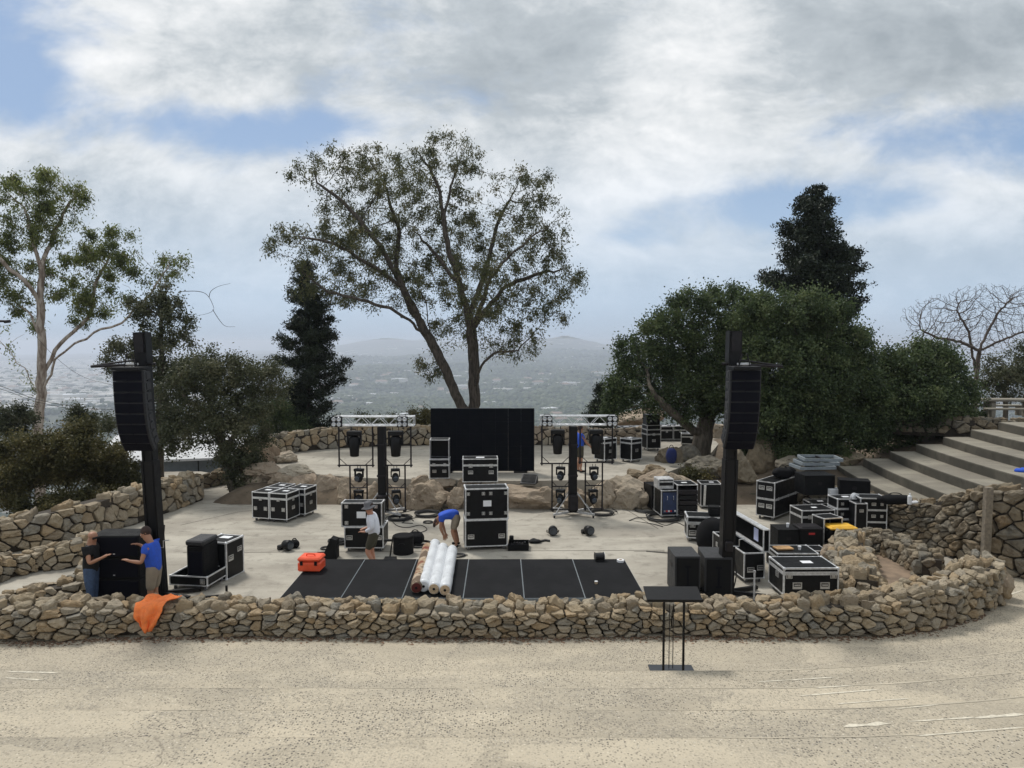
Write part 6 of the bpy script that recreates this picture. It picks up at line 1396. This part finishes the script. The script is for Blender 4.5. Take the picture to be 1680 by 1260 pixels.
# ------------------------------------------------------------------ speaker towers
def mast_tower(label, pb, pt, d, wb, wt, armdir, yarm):
    """leaning crank mast given by its foot and top in the photo"""
    b0 = D(*pb, d); b0.z = 0.0; t0 = D(*pt, d); s_ = d / FPX; T_ = thing('speaker_mast', label, 'speaker mast', b0, 0, 'black crank masts holding the line arrays'); v = t0 - b0; az = v.normalized(); ax_ = Vector((0, 1, 0)).cross(az).normalized(); ay_ = az.cross(ax_)
    H = v.length; secs = [(0, .62, wb), (.55, .97, (wb + wt) / 2), (.93, 1.0, wt)]
    for k, (a, b_, w_) in enumerate(((0, .52, wb), (.48, .90, wb * .86), (.885, 1.0, wt))):
        mb = MB(); mb.obox(v * ((a + b_) / 2) + ay_ * (.012 * k), ax_, ay_, az, w_ * s_, w_ * s_, H * (b_ - a)); 
        if k < 2:
            for i in (-1, 1): mb.obox(v * ((a + b_) / 2) + ax_ * i * w_ * s_ * .36 + ay_ * (-w_ * s_ * .5 - .01), ax_, ay_, az, .035, .03, H * (b_ - a) - .05)
        o_ = mb.build('mast_section', M['black'], T_)
    MB().obox(v * .96 + ay_ * -.12, ax_, ay_, az, wt * s_ * .7, .06, H * .07).build('head_block', M['darksteel'], T_)
    pa = D(*yarm, d) - b0
    mb = MB(); mb.tube(pa + Vector((armdir * -.25, 0, -.0)), pa + Vector((armdir * .95, -.25, -.05)), .03); mb.tube(pa + Vector((armdir * .0, 0, .10)), pa + Vector((armdir * .95, -.25, -.04)), .02); mb.tube(pa + Vector((armdir * -.25, .12, 0)), pa + Vector((armdir * .95, -.1, -.05)), .03); mb.build('lifting_arm', M['darksteel'], T_)
    MB().cbox(pa + Vector((armdir * .15, -.05, .0)), .3, .18, .05, .01).build('arm_bracket', M['aludull'], T_)
    for a in (20, 160, 200, 340):
        MB().obox((math.cos(R(a)) * .45, math.sin(R(a)) * .45, .07), (math.cos(R(a)), math.sin(R(a)), 0), (-math.sin(R(a)), math.cos(R(a)), 0), (0, 0, 1), .8, .08, .08).build('outrigger', M['black'], T_)
    c_ = MB(); c_.cbox((.0, -wb * s_ * .7, 1.15), .16, .12, .22, .02); wn_ = c_.build('winch', M['darksteel'], T_); MB().path([(.08, -.18, 1.15), (.22, -.2, 1.15), (.22, -.2, 1.3), (.34, -.2, 1.32)], .012, 6).build('crank_handle', M['steel'], wn_)
    MB().path(catmull([Vector((.14, -.05, .05)), Vector((.2, -.1, .5)), Vector((.14, -.08, 1.0)), Vector((.16, 0, 1.6))], 6), .014, 6).build('cable', M['cable'], T_)
    return T_
mast_tower('leaning black crank mast holding the left hanging speaker column', (262, 1000), (232, 545), 15.6, 21, 20, -1, (232, 597))
mast_tower('black crank mast holding the right hanging speaker column', (1190, 985), (1205, 543), 15.7, 21, 21, 1, (1206, 597))
def line_array(label, px, pyt, d, w_px, n, htot, flip, yaw):
    s_ = d / FPX; p = D(px, pyt, d); W_ = w_px * s_; hc = htot * s_ / n
    T_ = thing('line_array', label, 'line array speaker', p, yaw, 'hanging line array speaker columns')
    MB().cbox((0, .1, .04), W_ * .9, .42, .07, .01).build('fly_frame', M['black'], T_)
    for x in (-.12, .12): MB().tube((x, .1, .06), (x * .4, .1, .34), .012).build('sling', M['darksteel'], T_)
    ang = 0.03; y, z = 0.0, 0.0
    for k in range(n):
        ang += (.0, .015, .025, .04, .07, .11, .15, .19)[k]; c, s = math.cos(ang), math.sin(ang); up_ = Vector((0, -s, c)); fw = Vector((0, -c, -s))
        # the front top edge continues from the cabinet above
        top_ = Vector((0, y, z)); bot = top_ - Vector((0, -s, c)) * hc
        x = Vector((1, 0, 0)); mb = MB(); dp = .42; a = .045
        def pt(u, f, v): return top_ + x * u - fw * f - up_ * v
        q = hc - .008; hw_ = W_ / 2
        vs = [pt(-hw_, 0, .004), pt(hw_, 0, .004), pt(hw_, 0, q), pt(-hw_, 0, q), pt(-hw_ * .98, .13, .004), pt(hw_ * .98, .13, .004), pt(hw_ * .98, .13, q), pt(-hw_ * .98, .13, q), pt(-hw_ * .80, dp, .004 + a), pt(hw_ * .80, dp, .004 + a), pt(hw_ * .80, dp, q - a), pt(-hw_ * .80, dp, q - a)]
        mb.add(vs, [(0, 3, 2, 1), (0, 1, 5, 4), (2, 3, 7, 6), (1, 2, 6, 5), (3, 0, 4, 7), (4, 5, 9, 8), (6, 7, 11, 10), (5, 6, 10, 9), (7, 4, 8, 11), (8, 9, 10, 11)])
        cb = mb.build('cabinet', M['cabgrey'], T_)
        g_ = MB(); c1 = top_ + fw * .010 - up_ * hc / 2
        for i in (-1, 1): g_.obox(c1 + x * i * W_ * .235, x, up_, fw, W_ * .455, hc - .034, .012)
        g_.obox(c1, x, up_, fw, W_ * .02, hc - .02, .018); g_.build('grille', M['grille'], cb)
        for i in (-1, 1):
            r_ = MB(); r_.obox(top_ + x * i * (hw_ + .004) - fw * .055 - up_ * hc / 2, x, up_, fw, .014, hc - .006, .07); r_.obox(top_ + x * i * (hw_ * .93 + .004) - fw * .22 - up_ * hc / 2, x, up_, fw, .05, hc * .62, .17)
            r_.build('side_rigging', M['cabgrey'], cb)
        y, z = bot.y, bot.z
    return T_
line_array('black line array of eight speakers hanging at left, seen from its right side', 209, 608, 14.9, 50, 8, 144, 1, R(0))
line_array('black line array of eight speakers hanging at right against the oak', 1224, 607, 14.95, 50, 8, 142, -1, R(0))
# stack handled by the two men
def spk(label, px, w_, h_, d_, z, y, rz, name='subwoofer', cat='subwoofer', tilt=0):
    g = D(px, 900, y); T_ = thing(name, label, cat, (g.x, y, z), R(rz)); MB().cbox((0, 0, h_ / 2), w_, d_, h_, .015).build('cabinet', M['cab'], T_)
    MB().cbox((0, -d_ / 2 - .006, h_ / 2), w_ - .06, .02, h_ - .07, .006).build('grille', M['grille'], T_); MB().box((.0, -d_ / 2 - .018, h_ * .18), .04, .004, .02).build('badge', M['aludull'], T_); MB().box((-w_ * .46, -d_ / 2 - .012, h_ * .5), .02, .01, h_ * .9).build('side_strip', M['cabgrey'], T_); return T_
ys = 14.95; s_ = ys / FPX
spk('lower black subwoofer of the pair between the two men', 201, 82 * s_, .66, .66, .02, ys + .1, 0)
spk('middle black subwoofer between the two men', 201, 82 * s_, .44, .66, .69, ys + .1, 0)
spk('top black speaker held steady by the two men', 200, 80 * s_, .46, .6, 1.14, ys + .05, 1, 'speaker_cabinet', 'speaker')
# ------------------------------------------------------------------ people
def skin_obj(name, verts, edges, rads, mat, parent, sub=2, root=0):
    me = bpy.data.meshes.new(name); me.from_pydata([tuple(v) for v in verts], edges, []); me.update()
    o_ = bpy.data.objects.new(name, me); COL.objects.link(o_); o_.parent = parent; me.materials.append(M[mat])
    md = o_.modifiers.new('skin', 'SKIN'); md.use_smooth_shade = True
    for i, r in enumerate(rads):
        sv = me.skin_vertices[0].data[i]; sv.radius = (r, r) if not isinstance(r, tuple) else r; sv.use_root = (i == root)
    ss_ = o_.modifiers.new('sub', 'SUBSURF'); ss_.levels = sub; ss_.render_levels = sub
    return o_
class Sk:
    def __init__(s): s.v = []; s.e = []; s.r = []
    def a(s, p, r, frm=None): s.v.append(Vector(p)); s.r.append(r); i = len(s.v) - 1; (s.e.append((frm, i)) if frm is not None else None); return i
    def chain(s, pts, frm=None):
        for p, r in pts: frm = s.a(p, r, frm)
        return frm
def person(label, loc, rz, J, skin='skin', shirt='bluetee', pants='khaki', short=True, hair='hairb', hat=None, glasses=False, shoes='black', sleeve=.55, long_sleeve=False):
    """J: joints in metres, the figure faces +x locally"""
    T_ = thing('person', label, 'person', loc, rz); V = {k: Vector(v) for k, v in J.items()}; S_ = Sk()
    hip = S_.a(V['pelvis'], .115); waist = S_.a(V['waist'], .095, hip); ch = S_.a(V['chest'], .125, waist); nb = S_.a(V['neck'], .065, ch)
    hd = V['head']; fw = (V['face'] - hd).normalized(); upd = (hd - V['neck']).normalized()
    h0 = S_.a(hd - upd * .06 + fw * .012, .072, nb); h1 = S_.a(hd + upd * .02, .092, h0); h2 = S_.a(hd + upd * .085 - fw * .01, .066, h1)
    S_.chain([(hd + fw * .088 - upd * .015, .017), (hd + fw * .108 - upd * .03, .010)], h1)      # nose
    S_.a(hd + fw * .065 - upd * .075, .028, h0)                                                     # chin
    side = upd.cross(fw).normalized()
    for sg in (-1, 1): S_.a(hd + side * sg * .088 - fw * .01, .016, h1)                             # ears
    for sd_ in ('L', 'R'):
        sh = S_.a(V['sh' + sd_], .060, ch); el = S_.a(V['el' + sd_], .043, S_.a(V['sh' + sd_].lerp(V['el' + sd_], .5), .050, sh)); wr = S_.a(V['wr' + sd_], .028, S_.a(V['el' + sd_].lerp(V['wr' + sd_], .4), .042, el))
        fd = (V['wr' + sd_] - V['el' + sd_]).normalized(); hv = V.get('hd' + sd_, V['wr' + sd_] + fd * .1); fd = (hv - V['wr' + sd_]).normalized(); pl = S_.a(V['wr' + sd_] + fd * .05, .036, wr)
        acr = fd.cross(Vector((0, 0, 1)) if abs(fd.z) < .8 else Vector((0, 1, 0))).normalized(); nrm = acr.cross(fd).normalized()
        for k, (of, ln) in enumerate(((-.033, .072), (-.011, .085), (.011, .08), (.032, .062))):
            b0 = V['wr' + sd_] + fd * .092 + acr * of; S_.chain([(b0, .0105), (b0 + fd * ln * .5 - nrm * .006, .009), (b0 + fd * ln * .9 - nrm * .022, .0075)], pl)
        S_.chain([(V['wr' + sd_] + fd * .045 + acr * -.045 + nrm * .012, .011), (V['wr' + sd_] + fd * .085 + acr * -.066 + nrm * .012, .009)], pl)
        hp = S_.a(V['hp' + sd_], .095, hip); kn = S_.a(V['kn' + sd_], .058, S_.a(V['hp' + sd_].lerp(V['kn' + sd_], .5), .078, hp)); an = S_.a(V['an' + sd_], .037, S_.a(V['kn' + sd_].lerp(V['an' + sd_], .35), .058, kn))
        S_.a(V['to' + sd_], .034, an)
    skin_obj('body', S_.v, S_.e, S_.r, skin, T_)
    C_ = Sk(); a = C_.a(V['pelvis'] + (V['pelvis'] - V['waist']) * .55, .165); b_ = C_.a(V['waist'], .165, a); c = C_.a(V['chest'], .182, b_); C_.a(V['neck'].lerp(V['chest'], .22), .10, c)
    for sd_ in ('L', 'R'):
        s1 = C_.a(V['sh' + sd_], .098, c); e1 = C_.a(V['sh' + sd_].lerp(V['el' + sd_], sleeve), .082, s1)
        if long_sleeve: C_.chain([(V['el' + sd_], .062), (V['el' + sd_].lerp(V['wr' + sd_], .5), .055), (V['el' + sd_].lerp(V['wr' + sd_], .93), .045)], e1)
    skin_obj('shirt', C_.v, C_.e, C_.r, shirt, T_)
    P_ = Sk(); a = P_.a(V['pelvis'], .150); P_.a(V['waist'], .14, a)
    for sd_ in ('L', 'R'):
        h = P_.a(V['hp' + sd_], .122, a); m_ = P_.a(V['hp' + sd_].lerp(V['kn' + sd_], .5), .103, h); k_ = P_.a(V['hp' + sd_].lerp(V['kn' + sd_], .92), .092 if short else .078, m_)
        if not short: P_.chain([(V['kn' + sd_].lerp(V['an' + sd_], .5), .070), (V['kn' + sd_].lerp(V['an' + sd_], .95), .062)], k_)
    skin_obj('shorts' if short else 'trousers', P_.v, P_.e, P_.r, pants, T_)
    for sd_ in ('L', 'R'):
        F_ = Sk(); a = F_.a(V['an' + sd_] + Vector((0, 0, -.0)), .045); d_ = V['to' + sd_] - V['an' + sd_]; d_.z = 0; d_ = d_.normalized() if d_.length > .01 else Vector((1, 0, 0)); low = min(V['to' + sd_].z, V['an' + sd_].z)
        F_.chain([(Vector((V['an' + sd_].x, V['an' + sd_].y, low)) - d_ * .03 + Vector((0, 0, .0)), .045), (V['to' + sd_].lerp(V['an' + sd_], .3), .046), (V['to' + sd_] + d_ * .05, .038)], a); skin_obj('shoe', F_.v, F_.e, F_.r, shoes, T_, 1)
    for sg in (-1, 1): MB().sphere(hd + fw * .082 + side * sg * .034 + upd * .012, .012, nu=8, nv=6).build('eye', M['paper' if not glasses else 'black'], T_, True)
    if hair: 
        m_ = MB(); m_.sphere((0, 0, 0), .100, .101, .105, 20, 14); keep = [v for v in m_.v]; rot = Matrix((fw, side, upd)).transposed(); m_.v = [tuple(rot @ Vector(v) + hd + upd * .045 - fw * .026) for v in keep]; m_.build('hair', M[hair], T_, True)
    if glasses: MB().obox(hd + fw * .10 + upd * .012, side, upd, fw, .15, .035, .02).build('sunglasses', M['black'], T_)
    if hat:
        m_ = MB(); m_.lathe((0, 0, 0), [(.19, -.05), (.185, -.035), (.108, 0), (.106, .06), (.095, .10), (.05, .115), (.005, .117)], 22); rot = Matrix((fw, side, upd)).transposed(); m_.v = [tuple(rot @ (Vector(v) + Vector((0, 0, .012 * math.sin(3 * math.atan2(v[1], v[0]))))) + hd + upd * .045) for v in m_.v]; m_.build('hat', M[hat], T_, True)
    return T_
def stand(**kw):
    J = dict(pelvis=(0, 0, .93), waist=(0, 0, 1.08), chest=(0, 0, 1.30), neck=(.01, 0, 1.49), head=(.03, 0, 1.64), face=(.2, 0, 1.62), shL=(0, .19, 1.41), shR=(0, -.19, 1.41), elL=(.02, .23, 1.12), elR=(.02, -.23, 1.12), wrL=(.1, .22, .88), wrR=(.1, -.22, .88),
             hpL=(0, .09, .88), hpR=(0, -.09, .88), knL=(.02, .10, .50), knR=(.02, -.10, .50), anL=(-.02, .10, .09), anR=(-.02, -.10, .09), toL=(.12, .11, .045), toR=(.12, -.11, .045)); J.update(kw); return J
# bald man, faces right (+x), hands on the speaker; local +y is away from the camera
g = D(151, 900, 14.9); y0 = 14.5
person('bald man in black polo and sunglasses with jeans steadying the speaker stack', (D(148, 900, y0).x, y0, 0), R(8), stand(head=(.06, -.02, 1.66), face=(.25, -.12, 1.55), chest=(.02, 0, 1.33), neck=(.03, 0, 1.51), shL=(.02, .18, 1.43), shR=(.02, -.2, 1.42), elR=(.10, -.30, 1.17), wrR=(.34, -.27, 1.27), hdR=(.44, -.25, 1.32), elL=(.14, .25, 1.2), wrL=(.36, .2, 1.42), hdL=(.46, .18, 1.44)), 'skin2', 'blacktee', 'jeans', False, None, glasses=True)
xg = D(250, 900, y0).x
person('brown haired man in blue t shirt and khaki shorts bracing the speaker stack', (xg, y0, 0), R(180), stand(head=(.13, 0, 1.70), face=(.30, .06, 1.60), neck=(.05, 0, 1.55), chest=(0, 0, 1.36), waist=(-.02, 0, 1.12), pelvis=(-.02, 0, .96), shL=(.03, .20, 1.46), shR=(.03, -.18, 1.46), elL=(.08, .30, 1.19), wrL=(.32, .29, 1.22), hdL=(.42, .27, 1.25), elR=(.12, -.24, 1.22), wrR=(.36, -.2, 1.42), hdR=(.44, -.18, 1.44), hpL=(-.02, .09, .9), hpR=(-.02, -.09, .9)), 'skin2', 'bluetee', 'khaki', True, 'hairb')
g = D(610, 900, 17.35)
person('person in grey sun hat, white long sleeved shirt and olive shorts walking', (g.x, 17.35, 0), R(180), stand(pelvis=(-.06, 0, .93), waist=(-.06, 0, 1.07), chest=(-.02, 0, 1.27), neck=(.03, 0, 1.44), head=(.06, 0, 1.58), face=(.2, .02, 1.55), shL=(.0, .16, 1.36), shR=(0, -.16, 1.36), elL=(-.06, .2, 1.12), wrL=(.14, .16, 1.02), hdL=(.24, .12, 1.02), elR=(-.04, -.2, 1.12), wrR=(.16, -.15, 1.04), hdR=(.24, -.1, 1.03), hpL=(-.05, .08, .88), hpR=(-.05, -.08, .88), knL=(.10, .09, .52), knR=(.02, -.09, .52), anL=(-.12, .09, .12), anR=(-.05, -.1, .1), toL=(.0, .09, .05), toR=(.08, -.1, .05)), 'skin', 'whiteshirt', 'olive', True, 'hairb', hat='greyhat', long_sleeve=True)
g = G(742, 897)
person('person in blue shirt bending right over to coil cables', (g.x, g.y, 0), R(180), stand(pelvis=(-.12, 0, .86), waist=(-.02, 0, .93), chest=(.20, 0, .92), neck=(.36, 0, .80), head=(.44, 0, .68), face=(.42, 0, .50), shL=(.27, .17, .86), shR=(.27, -.17, .86), elL=(.30, .20, .58), elR=(.28, -.2, .58), wrL=(.22, .16, .36), wrR=(.20, -.14, .34), hdL=(.2, .14, .26), hdR=(.18, -.12, .24), hpL=(-.12, .1, .80), hpR=(-.12, -.1, .80), knL=(-.02, .14, .46), knR=(-.06, -.14, .46), anL=(-.14, .16, .09), anR=(-.16, -.16, .09), toL=(.0, .17, .045), toR=(-.02, -.17, .045)), 'skin2', 'bluetee', 'khaki', True, 'hairb')
g = G(951, 775, UZ)
person('person in dark blue shirt on the upper stage half hidden behind the right mast', (g.x, g.y, UZ), R(20), stand(wrR=(.32, -.2, 1.0), elR=(.15, -.26, 1.14)), 'skin2', 'bluetee', 'olive', True, 'hairb')
# ------------------------------------------------------------------ background structures
g = D(290, 760, 33); T_ = thing('outbuilding', 'low white roofed building beyond the path, glimpsed under the left trees', 'building', (g.x, g.y, -1.4), R(14))
MB().box((0, 0, .9), 5.6, 3.2, 1.8).build('wall', M['fence'], T_); mb = MB(); mb.add([(-3, -1.9, 1.8), (3, -1.9, 1.8), (3, 1.9, 2.5), (-3, 1.9, 2.5), (-3, -1.9, 1.9), (3, -1.9, 1.9), (3, 1.9, 2.6), (-3, 1.9, 2.6)], [(3, 2, 1, 0), (4, 5, 6, 7), (0, 1, 5, 4), (1, 2, 6, 5), (2, 3, 7, 6), (3, 0, 4, 7)]); mb.build('roof', M['render'], T_); MB().box((1.2, -1.61, .9), .04, .02, 1.7).build('corner_post', M['darksteel'], T_)
g = D(1642, 690, 30.2); T_ = thing('picnic_table', 'stone picnic table with benches at the top of the steps', 'picnic table', (g.x + .6, 30.6, 2.42), R(-4)); zz = 0
MB().cbox((0, 0, .74), 2.6, .8, .10, .02).build('table_top', M['step'], T_)
for x in (-.8, .8): MB().cbox((x, 0, .34), .22, .6, .69, .03).build('leg', M['step'], T_)
for y in (-.85, .85): b_ = MB().cbox((-.2, y, .42), 2.5, .32, .08, .02).build('bench', M['step'], T_); MB().cbox((.9, y, .19), .14, .28, .38, .02).cbox((-1.2, y, .19), .14, .28, .38, .02).build('bench_leg', M['step'], b_)
T_ = None
g = G(1609, 937, 0); mb = MB(); mb.box((0, 0, 1.05), .17, .13, 2.1); o = mb.build('timber_post', M['postwood']); o.location = (g.x, g.y - .15, 0); o.rotation_euler = (R(-1), R(1), 0); tag(o, 'weathered grey timber post set against the dark retaining wall', 'post')
# overhead wires at the far left with the bit of pole hardware
for pts, lb, r_ in (([(-60, 616), (0, 633), (60, 655), (130, 668), (185, 672)], 'lower dark overhead wire crossing behind the gum trunk', .012), ([(20, 500), (75, 570), (130, 615), (185, 632)], 'thin upper wire sloping down behind the hanging speakers', .007), ([(-60, 628), (0, 638), (60, 659), (140, 676)], 'second dark overhead wire just below the first', .010)):
    P = [D(a, b_, 30) for a, b_ in pts]; mb = MB(); mb.path(catmull([p - P[0] for p in P], 6), r_, 5); o = mb.build('overhead_wire', M['cable'], None, True); o.location = P[0]; tag(o, lb, 'wire')
g = D(-14, 527, 28); T_ = thing('utility_bracket', 'dark bracket tips poking in at the left edge below the gum crown', 'bracket', g, 0); MB().tube((-.6, 0, .02), (.55, 0, 0), .045).build('upper_arm', M['darksteel'], T_); MB().tube((.5, 0, -.02), (.72, 0, 0), .06).build('insulator', M['darksteel'], T_)
# ------------------------------------------------------------------ haze
mb = MB(); mb.box((0, 3000, (-262 + 40) / 2), 24000, 24500, 302)
hm = bpy.data.materials.new('haze'); hm.use_nodes = True; hm.node_tree.nodes.clear(); Th = NT(hm.node_tree)
ho = Th.n('ShaderNodeOutputMaterial'); hv = Th.n('ShaderNodeVolumePrincipled'); Th.l(hv.outputs[0], ho.inputs['Volume'])
hv.inputs['Color'].default_value = (.81, .87, 1.0, 1); hv.inputs['Density'].default_value = 1.9e-4; hv.inputs['Anisotropy'].default_value = 0.35
o = mb.build('haze', hm); tag(o, 'thin pale blue haze filling the air over the valley', 'haze', None, 'stuff')
